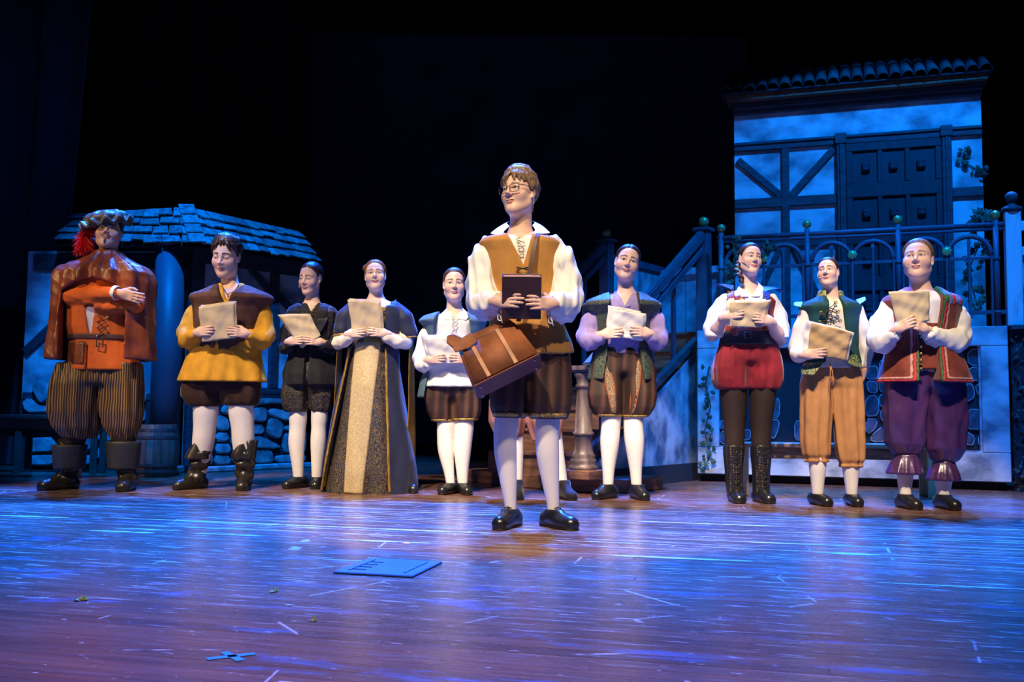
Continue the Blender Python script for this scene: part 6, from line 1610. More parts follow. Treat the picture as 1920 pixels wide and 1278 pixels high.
# ------------------------------------------------------------------ all in black
def player_black():
    s = Person('player in black jacket and shorts with white tights looking down at a parchment', 575, 914, (0.72, 0.46, 0.36))
    s.head(582, 490, 551, yaw=-22, pitch=-12, roll=3, hair=0.008, neck=s.P(585, 572, 0.02), neck_r=0.047, dy=-0.02,
           face=dict(open=0.35, gaze=(-0.1, -0.4), lips=(0.55, 0.22, 0.20), brow=(0.12, 0.07, 0.045), jaw=0.98))
    T = s.rows([(700, 540, 616), (660, 545, 616), (630, 548, 618), (600, 545, 626), (582, 548, 622), (572, 562, 606), (566, 570, 600)], 0.64)
    shL, shR = s.P(553, 583), s.P(616, 583)
    wL, wR = (543, 640, -0.16), (601, 641, -0.16)
    aL, aR = arm_of(s, (550, 584, 0), (532, 652, 0.0), wL), arm_of(s, (620, 584, 0), (622, 650, 0.0), wR)
    legs = tights(s, [[(558, 740, 30), (559, 780, 34), (558, 802, 31), (556, 830, 31), (558, 870, 23), (560, 908, 17)], [(600, 740, 30), (599, 780, 32), (598, 802, 29), (597, 830, 30), (595, 870, 23), (593, 908, 17)]])
    s.body(torso_fn(T, shL, shR, 0.04), [aL, aR], legs, [hl(s, aL, wL, 0.78), hr2(s, aR, wR, 0.78)])
    s.hairmesh('hair', hair_slick((0.0, 0.115, 0.045), 0.026, 0.012, 0.006), H_DARK, 0.003)
    mic(s, -1)
    sL = Tube(s.chain([(551, 585, 0, 0.048), (538, 620, 0.0, 0.052), (533, 650, -0.01, 0.052), (536, 652, -0.08, 0.046), (541, 647, -0.135, 0.036)]), 0.02, 0.004, 22, 0.05)
    sR = Tube(s.chain([(618, 585, 0, 0.048), (624, 620, 0.0, 0.054), (624, 650, -0.01, 0.052), (616, 651, -0.08, 0.046), (604, 648, -0.135, 0.036)]), 0.02, 0.004, 24, 0.05)
    dress(s, 'blouse', T, C_BLACK, 0.0, None, [neckhole(s, 0.005), vcut(s, (588, 588), (574, 560), (600, 560), 0.02)], [sL, sR], 0.006, None, 0.02, 0.003, 6)
    J = s.rows([(722, 534, 632), (700, 532, 630), (668, 543, 620), (640, 545, 622), (605, 540, 632), (586, 540, 634), (576, 546, 626), (568, 560, 608)], 0.72)
    dress(s, 'jacket', J, C_BLACK, 0.010, foldfn(0.004, 9, 5), [neckhole(s, 0.012), vcut(s, (582, 672), (562, 560), (604, 560), 0.05), vcut(s, (580, 660), (604, 740), (560, 740), 0.3) if False else slot(s, (582, 580), 668, 730, 0.016, 0.4)], [], 0.006, None, 0.02, 0.003, 7)
    sheetpatch(s, 'satin_lapel', [[(565, 571, -0.02), (572, 568, 0.02)], [(556, 592, -0.10), (570, 590, -0.115)], [(560, 612, -0.122), (572, 612, -0.13)], [(576, 640, -0.128), (580, 642, -0.13)]], C_BLKSATIN, 0.006)
    sheetpatch(s, 'satin_lapel', [[(602, 568, 0.02), (608, 570, -0.01)], [(598, 590, -0.115), (616, 592, -0.10)], [(592, 612, -0.13), (608, 612, -0.122)], [(584, 642, -0.13), (589, 640, -0.128)]], C_BLKSATIN, 0.006)
    dress(s, 'brocade_panel', J, P_BROCBLK, 0.013, None, keep=lambda P: np.maximum(np.abs(P[:, 0] - s.P(624, 600)[0]) - 0.022, P[:, 1] + 0.03), zr=(zpx(s, 640), zpx(s, 578)), h=0.0055)
    for k in range(4): laces(s, [(583, 572 + 5 * k, -0.085 - 0.007 * k), (588, 574 + 5 * k, -0.092 - 0.007 * k), (593, 572 + 5 * k, -0.085 - 0.007 * k)], 'neck_lace', M_STRAP, 0.002)
    breeches(s, [[(680, 545, 582), (710, 534, 582), (740, 529, 580), (765, 532, 578), (772, 535, 576)], [(680, 578, 614), (710, 578, 622), (740, 580, 624), (765, 582, 620), (772, 584, 617)]], [(672, 546, 614), (715, 533, 622)], P_BROCBLK, 'shorts', 0.007, 8, 1.0)
    for px, yaw in ((560, -32), (593, 6)): s.shoe('shoe', px, 908, yaw, 0.23, 0.078, L_BLACK, top=0.07)
    sheaf(s, [(523, 591), (579, 589), (600, 630), (566, 653)], (-0.200, -0.200, -0.172, -0.172), 'fanned parchment sheets held by the player all in black', M_PARCH, 3, 0.02, 0.008, seed=2, back_shift=(0.006, 0.004))
player_black()
# ------------------------------------------------------------------ navy gown
def player_gown():
    s = Person('player in long navy gown with gold brocade front panel and hanging sleeves', 690, 921, (0.80, 0.56, 0.45))
    s.head(703, 485, 546, yaw=5, pitch=5, roll=-3, hair=0.010, neck=s.P(706, 566, 0.02), neck_r=0.047,
           face=dict(smile=1.0, lips=(0.60, 0.22, 0.20), gaze=(0.15, 0.15), iris=(0.13, 0.15, 0.15), brow=(0.22, 0.12, 0.06), cheek=1.06, open=0.9))
    s.hbox = 0.17
    T = s.rows([(660, 664, 736), (640, 664, 740), (610, 664, 744), (590, 660, 746), (576, 660, 744), (567, 675, 732), (560, 690, 720)], 0.66)
    shL, shR = s.P(668, 577), s.P(738, 578)
    wL, wR = (655, 626, -0.17), (722, 625, -0.17)
    aL, aR = arm_of(s, (664, 580, 0), (636, 642, -0.02), wL), arm_of(s, (742, 582, 0), (762, 642, -0.02), wR)
    legs = [legc(s, [(676, 700, 40), (672, 800, 34), (670, 905, 18)]), legc(s, [(714, 700, 40), (718, 800, 34), (720, 905, 18)])]
    s.body(torso_fn(T, shL, shR, 0.042, -0.006), [aL, aR], legs, [hl(s, aL, wL, 0.78), hr2(s, aR, wR, 0.78)])
    bunx = lambda p: d_ell(p, (-0.058, 0.055, 0.070), (0.038, 0.040, 0.032)) + 0.0015 * np.sin(p[:, 0] * 260 + p[:, 2] * 160)
    s.hairmesh('hair', hair_slick(None, 0.02, -0.01, 0.009, bunx), H_AUBURN, 0.003)
    mic(s, 1)
    # under gown: bodice and skirt
    K = s.rows([(926, 612, 768, 0.24), (880, 618, 764, 0.24), (800, 634, 752, 0.21), (720, 650, 742, 0.18), (670, 660, 736, 0.14), (650, 662, 736, 0.13), (620, 663, 740), (590, 660, 745), (578, 664, 742), (570, 676, 732)], 0.66)
    nk = lambda P: d_ell(P, s.P(706, 560, -0.08), (0.125, 0.13, 0.055))
    o = dress(s, 'gown', K, P_BROCNAVY, 0.004, foldfn(0.016, 9, 3, zpx(s, 680), zpx(s, 900)), [neckhole(s, 0.012), nk], [], 0.007, None, 0.02, 0.0, 3)
    # pale panel down the front
    x0, x1, z0, z1 = s.P(694, 640)[0], s.P(672, 922)[0], zpx(s, 645), zpx(s, 924)
    def panel(P):
        t = ((P[:, 2] - z0) / (z1 - z0)).clip(0, 1); c = x0 + (x1 - x0) * t; w = 0.092 - 0.024 * t
        return np.maximum(np.abs(P[:, 0] - c) - w, P[:, 1] + 0.0).astype(F32)
    dress(s, 'brocade_front_panel', K, P_BROCGOLD, 0.011, foldfn(0.012, 9, 3, zpx(s, 680), zpx(s, 900)), [], [], 0.0065, (zpx(s, 923), zpx(s, 645)), keep=panel)
    dress(s, 'bodice_front', K, C_GOLDSATIN, 0.009, None, [neckhole(s, 0.012), nk], [], 0.006, (zpx(s, 650), 9), keep=lambda P: np.maximum(np.abs(P[:, 0] - s.P(708, 600)[0]) - 0.075, P[:, 1]))
    # open navy overgown
    G = s.rows([(928, 603, 780, 0.26), (860, 612, 776, 0.25), (760, 630, 760, 0.21), (690, 648, 748, 0.16), (650, 654, 746, 0.135), (615, 650, 754, 0.13), (590, 646, 760, 0.12), (575, 654, 752, 0.11), (567, 668, 738, 0.09)])
    gap0, gap1 = 0.115, 0.235
    def opening(P):
        t = ((P[:, 2] - z0) / (z1 - z0)).clip(0, 1); c = x0 + (x1 - x0) * t
        return np.maximum(np.abs(P[:, 0] - c) - (gap0 + (gap1 - gap0) * t), P[:, 1] - 0.02).astype(F32)
    g = dress(s, 'overgown', G, C_NAVY, 0.006, foldfn(0.018, 8, 6, zpx(s, 690), zpx(s, 900)), [neckhole(s, 0.03), opening, nk], [], 0.0075)
    def edge(P): o_ = opening(P); return np.abs(o_ - 0.008) - 0.010
    dress(s, 'gold_edging', G, C_GOLDSATIN, 0.010, foldfn(0.018, 8, 6, zpx(s, 690), zpx(s, 900)), [opening], [], 0.006, (0.01, zpx(s, 655)), keep=lambda P: np.maximum(edge(P), P[:, 1]), parent=g)
    # puffed upper sleeves, long hanging sleeves, cream under sleeves
    for sd, ch, hang, lo in ((-1, [(664, 578, 0, 0.052), (648, 596, 0, 0.066), (642, 618, -0.01, 0.062)], [[(634, 628, -0.03), (640, 624, 0.03)], [(630, 680, -0.05), (640, 690, 0.05)], [(624, 780, -0.06), (640, 790, 0.07)], [(612, 870, -0.08), (634, 880, 0.08)], [(606, 912, -0.08), (628, 918, 0.06)]], [(640, 622, 0, 0.044), (635, 642, -0.03, 0.046), (645, 640, -0.11, 0.042), (656, 632, -0.155, 0.036)]),
                             (1, [(740, 578, 0, 0.054), (756, 598, 0, 0.070), (766, 624, -0.01, 0.064)], [[(768, 632, -0.02), (776, 628, 0.04)], [(766, 690, -0.05), (777, 700, 0.05)], [(764, 790, -0.07), (779, 800, 0.07)], [(752, 870, -0.12), (778, 880, 0.07)], [(742, 920, -0.12), (774, 922, 0.06)]], [(758, 622, 0, 0.046), (760, 642, -0.03, 0.048), (744, 641, -0.11, 0.046), (724, 632, -0.155, 0.038)])):
        t = Tube(s.chain(ch), 0.03, 0.006, 31, 0.05); dress(s, 'puffed_sleeve', None, C_NAVY, 0, adds=[t], h=0.006, k=0)
        t2 = Tube(s.chain(lo), 0.02, 0.004, 33, 0.05); dress(s, 'under_sleeve', None, C_CREAM, 0, adds=[t2], h=0.0055, k=0)
        sheetpatch(s, 'hanging_sleeve', hang, C_GOLDSATIN, 0.010, rip=0.004)
        c2 = s.P(ch[-1][0], ch[-1][1] + 4, ch[-1][2]); e = MB().tube([(c2[0] + 0.062 * math.cos(a), c2[1] + 0.062 * math.sin(a), c2[2] - 0.02 + 0.01 * math.cos(a)) for a in [2 * math.pi * i / 20 for i in range(20)]], 0.006, 6, closed=True); e.build('sleeve_braid', C_GOLDSATIN, s.root, smooth=True)
    lace_tube('neck_cord', catmull([s.P(*p) for p in ((668, 570, 0.03), (672, 574, -0.07), (690, 586, -0.115), (716, 586, -0.12), (738, 570, -0.05), (742, 562, 0.02))], 4), 0.005, C_NAVY, s.root)
    for px, yaw in ((672, -6), (764, 24)): s.shoe('shoe', px, 905, yaw, 0.24, 0.08, L_BLACK, top=0.06)
    sheaf(s, [(652, 561), (711, 566), (718, 622), (662, 638)], (-0.210, -0.210, -0.182, -0.182), 'parchment sheet with a finger shadow held by the player in the navy gown', M_PARCH, 2, 0.010, seed=3)
player_gown()
# ------------------------------------------------------------------ white shirt and teal vest
def player_teal():
    s = Person('player in white laced shirt, open teal vest and dark gold-hemmed breeches beside the satchel', 853, 925, (0.76, 0.50, 0.40))
    s.head(851, 500, 564, yaw=6, pitch=-2, roll=0, hair=0.009, neck=s.P(852, 584, 0.02), neck_r=0.050, face=dict(lips=(0.55, 0.22, 0.20), brow=(0.10, 0.06, 0.04), jaw=1.08, cheek=1.05, gaze=(-0.1, 0)))
    T = s.rows([(724, 798, 896), (700, 806, 892), (660, 810, 892), (630, 808, 894), (606, 808, 896), (594, 816, 888), (584, 836, 870)], 0.66)
    shL, shR = s.P(816, 604), s.P(888, 604)
    wL, wR = (804, 675, -0.16), (876, 675, -0.16)
    aL, aR = arm_of(s, (812, 606, 0), (790, 680, -0.01), wL), arm_of(s, (892, 606, 0), (902, 676, -0.01), wR)
    legs = tights(s, [[(834, 760, 30), (836, 795, 34), (835, 815, 32), (836, 845, 30), (842, 885, 20), (846, 915, 16)], [(872, 760, 32), (870, 795, 38), (869, 815, 36), (867, 845, 33), (867, 885, 23), (868, 915, 18)]])
    s.body(torso_fn(T, shL, shR), [aL, aR], legs, [hl(s, aL, wL, 0.78), hr2(s, aR, wR, 0.78)])
    s.hairmesh('hair', hair_slick((0.0, 0.112, 0.02), 0.03, 0.0, 0.007), H_BROWN, 0.003)
    sL = Tube(s.chain([(814, 606, 0, 0.054), (800, 640, 0.0, 0.068), (792, 672, -0.01, 0.064), (794, 682, -0.08, 0.056), (801, 681, -0.135, 0.038)]), 0.03, 0.006, 42, 0.055)
    sR = Tube(s.chain([(890, 606, 0, 0.054), (900, 640, 0.0, 0.066), (904, 672, -0.01, 0.062), (892, 682, -0.08, 0.054), (880, 681, -0.135, 0.038)]), 0.03, 0.006, 44, 0.055)
    Sh = s.rows([(725, 792, 903), (712, 797, 900), (690, 806, 893), (660, 810, 892), (630, 808, 894), (606, 808, 896), (594, 816, 888), (584, 836, 870)], 0.72)
    dress(s, 'shirt', Sh, C_WHITE, 0.002, foldfn(0.004, 9, 2), [neckhole(s, 0.007), vcut(s, (854, 600), (840, 576), (868, 576), 0.02)], [sL, sR], 0.006, None, 0.03, 0.004, 9)
    V = s.rows([(745, 784, 908), (715, 790, 902), (680, 800, 896), (640, 804, 900), (612, 796, 908), (602, 786, 912), (592, 796, 902), (582, 830, 876)], 0.72)
    dress(s, 'vest', V, C_TEALV, 0.008, None, [neckhole(s, 0.014), lambda P: np.maximum(np.abs(P[:, 0] - s.P(849, 650)[0]) - np.interp(P[:, 2], [zpx(s, 745), zpx(s, 660), zpx(s, 600), zpx(s, 570)], [0.185, 0.135, 0.115, 0.07]), P[:, 1] - 0.06).astype(F32)], [], 0.006, None, 0.02, 0.003, 4)
    for sd, G_ in ((-1, [[(838, 578, 0.0), (842, 572, 0.04)], [(826, 590, -0.06), (838, 582, -0.03)], [(832, 600, -0.105), (850, 598, -0.11)]]), (1, [[(868, 578, 0.0), (864, 572, 0.04)], [(880, 590, -0.06), (868, 582, -0.03)], [(874, 600, -0.105), (858, 598, -0.11)]])): sheetpatch(s, 'collar', G_, C_WHITE, 0.004)
    for k in range(4):
        y = 590 + 6 * k; laces(s, [(847, y, -0.112 - 0.004 * k), (852, y + 4, -0.122 - 0.004 * k), (858, y, -0.112 - 0.004 * k)], 'shirt_lace', M_CORD, 0.0022)
    laces(s, [(850, 612, -0.13), (844, 622, -0.138), (842, 632, -0.138)], 'shirt_lace', M_CORD, 0.002); laces(s, [(854, 612, -0.13), (852, 624, -0.138), (849, 634, -0.138)], 'shirt_lace', M_CORD, 0.002)
    o, ls, f = breeches(s, [[(716, 802, 848), (745, 797, 850), (770, 801, 850), (784, 808, 850), (791, 813, 849)], [(716, 846, 896), (745, 848, 902), (770, 850, 902), (782, 850, 898), (789, 850, 893)]], [(712, 802, 896), (745, 799, 900)], P_BREECH, fold=0.007, n=9, b=0.95)
    for l in ls: band(s, 'gold_hem_braid', l, float(l.z[0]) + 0.004, float(l.z[0]) + 0.020, 0.006, P_GOLDTRIM, o)
    for px, yaw in ((845, -26), (869, 14)): s.shoe('shoe', px, 915, yaw, 0.225, 0.078, L_BLACK, top=0.065)
    sheaf(s, [(796, 634), (869, 632), (866, 679), (811, 685)], (-0.200, -0.200, -0.172, -0.172), 'white sheets held by the player in the teal vest', M_PAPER, 3, 0.010, 0.008, seed=4)
player_teal()
# ------------------------------------------------------------------ mostly hidden behind the player with the book
def player_hidden():
    s = Person('mostly hidden player in dusty rose breeches standing behind the player with the book', 1012, 934, (0.70, 0.45, 0.35))
    s.head(985, 486, 548, hair=0.01, neck=s.P(985, 568, 0.02))
    T = s.rows([(720, 940, 1030), (660, 944, 1026), (600, 942, 1028), (580, 955, 1015), (570, 970, 1000)], 0.66)
    shL, shR = s.P(950, 590), s.P(1020, 590)
    aL, aR = arm_of(s, (948, 592, 0), (940, 650, 0.0), (948, 700, -0.05)), arm_of(s, (1022, 592, 0), (1030, 650, 0), (1024, 700, -0.05))
    legs = tights(s, [[(962, 770, 44), (964, 810, 36), (966, 850, 32), (969, 900, 22), (970, 918, 20)], [(1030, 770, 44), (1036, 810, 36), (1042, 850, 32), (1053, 900, 22), (1056, 918, 20)]])
    s.body(torso_fn(T, shL, shR), [aL, aR], legs, [grip(s, aL, (948, 702, -0.05), (0, -0.2, -1), 0.85, 0.3, (1, 0, 0)), grip(s, aR, (1024, 702, -0.05), (0, -0.2, -1), 0.85, 0.3, (-1, 0, 0))])
    s.hairmesh('hair', hair_slick(), H_BROWN, 0.0035)
    sl = [Tube([(p, r + 0.014) for p, r in a], 0.03, 0.004, 51) for a in (aL, aR)]
    dress(s, 'shirt', T, C_CREAM, 0.004, None, [neckhole(s, 0.006)], sl, 0.007)
    breeches(s, [[(700, 938, 988), (750, 918, 990), (790, 918, 986), (812, 928, 982), (820, 934, 978)], [(700, 984, 1034), (750, 984, 1054), (790, 988, 1056), (815, 996, 1050), (828, 1000, 1046)]], [(690, 940, 1032), (750, 922, 1050)], C_PINK, fold=0.01, n=8, b=0.95)
    for px, yaw in ((970, 0), (1056, 22)):
        o, c, fx, sx = s.shoe('boot', px, 918, yaw, 0.24, 0.082, C_BLACK, top=0.11, open_=False)
player_hidden()
# ------------------------------------------------------------------ lavender blouse
def player_lavender():
    s = Person('player in lavender blouse, moss green open vest and slashed brown breeches with tilted head', 1162, 934, (0.78, 0.52, 0.42))
    s.head(1176, 456, 526, yaw=-2, pitch=-1, roll=13, hair=0.009, neck=s.P(1174, 552, 0.02), neck_r=0.052,
           face=dict(smile=0.45, lips=(0.62, 0.22, 0.22), brow=(0.09, 0.05, 0.035), jaw=1.04, cheek=1.05, iris=(0.08, 0.06, 0.04)))
    T = s.rows([(690, 1110, 1224), (660, 1118, 1218), (630, 1122, 1214), (600, 1122, 1216), (575, 1122, 1218), (562, 1130, 1210), (550, 1152, 1196)], 0.64)
    shL, shR = s.P(1132, 574), s.P(1210, 574)
    wL, wR = (1131, 627, -0.17), (1216, 625, -0.17)
    aL, aR = arm_of(s, (1128, 576, 0), (1100, 632, -0.01), wL), arm_of(s, (1214, 576, 0), (1236, 632, -0.01), wR)
    legs = tights(s, [[(1148, 740, 34), (1146, 780, 38), (1145, 802, 37), (1143, 832, 36), (1141, 880, 24), (1140, 920, 19)], [(1188, 740, 34), (1188, 780, 38), (1188, 804, 38), (1190, 832, 37), (1192, 880, 24), (1194, 920, 19)]])
    s.body(torso_fn(T, shL, shR), [aL, aR], legs, [hl(s, aL, wL, 0.84), hr2(s, aR, wR, 0.84)])
    s.hairmesh('hair', hair_slick((0.02, 0.115, 0.03), 0.028, -0.006, 0.007), H_DARK, 0.003)
    mic(s, 1)
    sL = Tube(s.chain([(1130, 576, 0, 0.054), (1110, 604, 0.0, 0.070), (1100, 630, -0.01, 0.070), (1106, 638, -0.08, 0.066), (1125, 634, -0.14, 0.042)]), 0.03, 0.007, 62, 0.055)
    sR = Tube(s.chain([(1212, 576, 0, 0.054), (1226, 604, 0.0, 0.070), (1233, 632, -0.01, 0.070), (1232, 639, -0.08, 0.062), (1220, 632, -0.14, 0.042)]), 0.03, 0.007, 64, 0.055)
    dress(s, 'blouse', T, C_LAVENDER, 0.004, foldfn(0.005, 8, 2), [neckhole(s, 0.007), vcut(s, (1168, 576), (1150, 530), (1196, 530), 0.02)], [sL, sR], 0.006, (zpx(s, 662), 9), 0.03, 0.004, 9)
    for G_ in ([[(1154, 551, -0.01), (1157, 547, 0.03)], [(1150, 556, -0.07), (1152, 548, -0.04)], [(1164, 572, -0.115), (1168, 576, -0.118)]], [[(1194, 551, -0.01), (1191, 546, 0.03)], [(1197, 556, -0.07), (1194, 548, -0.04)], [(1180, 574, -0.115), (1171, 577, -0.118)]]): sheetpatch(s, 'collar', G_, C_LAVENDER, 0.004)
    V = s.rows([(712, 1104, 1226), (690, 1108, 1224), (655, 1116, 1220), (620, 1118, 1218), (590, 1112, 1222), (574, 1094, 1238), (566, 1096, 1236), (556, 1118, 1216), (548, 1140, 1204)], 0.74)
    def vopen(P):
        z = P[:, 2]; hw = np.interp(z, [zpx(s, 712), zpx(s, 660), zpx(s, 600), zpx(s, 540)], [0.135, 0.105, 0.105, 0.085]); c = s.P(1166, 640)[0]
        return np.maximum(np.abs(P[:, 0] - c) - hw, P[:, 1] - 0.05).astype(F32)
    dress(s, 'vest', V, P_VEINGREEN, 0.010, foldfn(0.003, 12, 3), [neckhole(s, 0.02), vopen], [], 0.006, None, 0.02, 0.003, 4)
    o, ls, f = breeches(s, [[(654, 1116, 1168), (700, 1106, 1168), (740, 1102, 1168), (762, 1106, 1167), (775, 1114, 1166), (781, 1120, 1165)], [(654, 1164, 1218), (700, 1166, 1228), (740, 1168, 1231), (762, 1168, 1227), (775, 1168, 1219), (782, 1168, 1212)]], [(650, 1118, 1216), (700, 1108, 1226)], P_BREECH, fold=0.006, n=8, b=0.95)
    def stripe(x0, x1, x2, w, sd): 
        a, b_, c_ = s.P(x0, 662)[0], s.P(x1, 720)[0], s.P(x2, 770)[0]
        def g(P):
            xx = np.interp(P[:, 2], [zpx(s, 770), zpx(s, 720), zpx(s, 662)], [c_, b_, a]); ww = np.interp(P[:, 2], [zpx(s, 770), zpx(s, 720), zpx(s, 662)], [w * 0.5, w, w * 0.45])
            return np.maximum(np.maximum(np.abs(P[:, 0] - xx) - ww, P[:, 1]), np.maximum(P[:, 2] - zpx(s, 662), zpx(s, 772) - P[:, 2])).astype(F32)
        return g
    for l, st in zip(ls, (stripe(1130, 1141, 1148, 0.028, 0), stripe(1196, 1188, 1182, 0.028, 0))):
        dress(s, 'slashed_inset', l, C_INSET, 0.004, foldfn(0.006, 8, 3), h=0.005, keep=st, parent=o)
        for q in (-1, 1): dress(s, 'red_piping', l, C_FASC, 0.007, foldfn(0.006, 8, 3), h=0.0045, keep=lambda P, st=st: np.abs(st(P)) - 0.0045, parent=o, zr=(zpx(s, 768), zpx(s, 664)), bb=(V3(-9, -9, -9), V3(9, 0.0, 9))) if q < 0 else None
        band(s, 'gold_hem_braid', l, float(l.z[0]) + 0.0, float(l.z[0]) + 0.016, 0.006, P_GOLDTRIM, o)
    for px, yaw in ((1140, -42), (1195, 12)): s.shoe('shoe', px, 920, yaw, 0.245, 0.082, L_BLACK, top=0.085)
    sheaf(s, [(1147, 579), (1209, 590), (1204, 639), (1143, 629)], (-0.210, -0.210, -0.182, -0.182), 'white crumpled sheets held by the player in the lavender blouse', M_PAPER, 3, 0.010, 0.008, seed=5)
C_INSET = brocade_mat('tan_brocade', (0.16, 0.10, 0.05), (0.34, 0.24, 0.13), 40, 0.5, 0.5)
C_FASC = cloth('rust_piping', (0.30, 0.085, 0.03), 0.6)
player_lavender()
# ------------------------------------------------------------------ crimson shorts and sequinned bodice
def player_sequin():
    s = Person('player in white blouse, sequinned bodice, crimson velvet shorts and sparkling laced boots', 1400, 940, (0.76, 0.50, 0.41))
    s.head(1407, 453, 516, yaw=8, pitch=2, roll=5, hair=0.010, neck=s.P(1404, 545, 0.02), neck_r=0.050, face=dict(lips=(0.62, 0.18, 0.18), brow=(0.05, 0.03, 0.02), browt=1.15, gaze=(0.35, 0.05), jaw=1.0))
    T = s.rows([(660, 1350, 1456), (640, 1356, 1450), (615, 1358, 1448), (590, 1356, 1450), (565, 1354, 1454), (552, 1364, 1444), (542, 1386, 1424)], 0.66)
    shL, shR = s.P(1366, 562), s.P(1442, 562)
    wL, wR = (1360, 593, -0.20), (1444, 602, -0.20)
    aL = arm_of(s, (1360, 564, 0), (1336, 628, -0.04), wL, (0.036, 0.040, 0.040, 0.026)); aR = arm_of(s, (1446, 564, 0), (1464, 636, -0.04), wR, (0.036, 0.042, 0.042, 0.026))
    legs = tights(s, [[(1374, 690, 48), (1375, 730, 52), (1377, 770, 46), (1377, 800, 40), (1377, 840, 36), (1377, 900, 26), (1379, 925, 24)], [(1432, 690, 48), (1430, 730, 52), (1428, 770, 46), (1427, 800, 40), (1427, 840, 36), (1427, 900, 26), (1427, 925, 24)]], C_BLKTIGHTS)
    s.body(torso_fn(T, shL, shR), [aL, aR], legs, [dict(hl(s, aL, wL, 0.82, 0.30, (0.84, -0.46, 0.22)), bare=1), dict(hr2(s, aR, wR, 0.82, 0.30, (-0.84, -0.46, 0.16)), bare=1)])
    br = [((-0.060, 0.06, -0.03), 0.026), ((-0.085, 0.02, -0.08), 0.024), ((-0.085, -0.03, -0.13), 0.021), ((-0.070, -0.05, -0.18), 0.018)]
    brp = [(V3(*p), r) for p, r in br]
    bf = lambda p: d_chain(p, brp, 0.01) + 0.005 * np.sin(p[:, 2] * 150 + p[:, 0] * 60)
    s.hairmesh('hair', hair_slick(None, 0.03, 0.0, 0.008, None), H_DARK, 0.003)
    s.hairmesh('braid', bf, H_DARK, 0.0035, 0.20)
    mic(s, -1)
    sL = Tube(s.chain([(1362, 564, 0, 0.054), (1346, 590, 0.0, 0.066), (1338, 616, -0.01, 0.064), (1338, 628, -0.06, 0.056)]), 0.03, 0.006, 72, 0.055)
    sR = Tube(s.chain([(1444, 564, 0, 0.054), (1456, 592, 0.0, 0.064), (1462, 622, -0.01, 0.062), (1461, 636, -0.06, 0.056)]), 0.03, 0.006, 74, 0.055)
    dress(s, 'blouse', T, C_WHITE, 0.002, foldfn(0.005, 9, 2), [neckhole(s, 0.008), vcut(s, (1406, 560), (1390, 530), (1424, 530), 0.02)], [sL, sR], 0.006, (zpx(s, 630), 9), 0.03, 0.004, 9)
    for G_ in ([[(1392, 532, 0.0), (1398, 526, 0.04)], [(1382, 542, -0.06), (1392, 536, -0.03)], [(1390, 556, -0.11), (1404, 556, -0.115)]], [[(1418, 528, 0.0), (1414, 522, 0.04)], [(1432, 540, -0.06), (1422, 534, -0.03)], [(1424, 556, -0.11), (1408, 556, -0.115)]]): sheetpatch(s, 'collar', G_, C_WHITE, 0.004)
    B = s.rows([(634, 1354, 1452), (615, 1356, 1450), (590, 1356, 1450), (565, 1354, 1454), (556, 1362, 1446)], 0.70)
    dress(s, 'bodice', B, P_SEQRED, 0.010, None, [vcut(s, (1404, 640), (1384, 540), (1426, 540), 0.06)], [], 0.006, None, 0.02, 0.0)
    dress(s, 'bodice_waist', B, P_SEQRED, 0.012, None, zr=(zpx(s, 630), zpx(s, 606)), h=0.006)
    for G_ in ([[(1338, 530, -0.02), (1352, 534, -0.05), (1376, 544, -0.08)], [(1340, 535, 0.03), (1356, 532, 0.02), (1376, 536, 0.0)], [(1348, 538, 0.08), (1358, 534, 0.08), (1376, 534, 0.07)]], [[(1470, 543, -0.02), (1456, 541, -0.05), (1432, 546, -0.08)], [(1468, 547, 0.03), (1452, 538, 0.02), (1432, 538, 0.0)], [(1460, 548, 0.08), (1450, 540, 0.08), (1432, 536, 0.07)]]): sheetpatch(s, 'sequin_epaulette', G_, P_SEQBLUE, 0.010)
    for G_ in ([[(1364, 545, -0.06), (1376, 545, -0.085)], [(1364, 560, -0.118), (1378, 560, -0.13)], [(1366, 580, -0.13), (1380, 580, -0.142)]], [[(1432, 545, -0.085), (1444, 545, -0.06)], [(1430, 560, -0.13), (1444, 560, -0.118)], [(1428, 580, -0.142), (1442, 580, -0.13)]]): sheetpatch(s, 'bodice_strap', G_, P_SEQBLUE if G_[0][0][0] > 1400 else P_SEQRED, 0.010)
    Wb = s.rows([(648, 1350, 1456), (640, 1352, 1454), (620, 1356, 1450)], 0.72)
    o = dress(s, 'waist_belt', Wb, C_BLKSATIN, 0.012, foldfn(0.005, 7, 3), h=0.006)
    p = s.P(1402, 628, -0.155); MB().tube([p + V3(x, 0, z) for x, z in ((-0.02, 0.02), (0.02, 0.02), (0.02, -0.02), (-0.02, -0.02))], 0.003, 6, closed=True).build('belt_buckle', M_SILVER, o)
    o, ls, f = breeches(s, [[(640, 1352, 1404), (665, 1342, 1404), (690, 1336, 1404), (712, 1337, 1403), (724, 1341, 1403), (730, 1345, 1402)], [(640, 1400, 1454), (665, 1402, 1462), (690, 1403, 1467), (712, 1403, 1467), (724, 1403, 1463), (730, 1404, 1460)]], [(636, 1354, 1452), (680, 1340, 1463)], C_RED, 'shorts', 0.007, 10, 0.95)
    for px, cx in ((1379, 1376), (1427, 1427)):
        o, c, fx, sx = s.shoe('boot', px, 926, -4 if px < 1400 else 6, 0.245, 0.095, L_BLACK, top=0.10, open_=False)
        sh = s.rows([(926, px - 16, px + 17), (905, cx - 16, cx + 16), (880, cx - 17, cx + 17), (850, cx - 20, cx + 20), (833, cx - 20, cx + 20)], 1.0)
        b_ = dress(s, 'boot_shaft', sh, L_BLACK, 0, None, h=0.0055, parent=o)
        dress(s, 'sequin_front', sh, P_SEQBLK, 0.005, None, h=0.0055, parent=o, keep=lambda P, cx=cx: np.maximum(np.abs(P[:, 0] - s.P(cx, 880)[0]) - 0.046, P[:, 1] + 0.01))
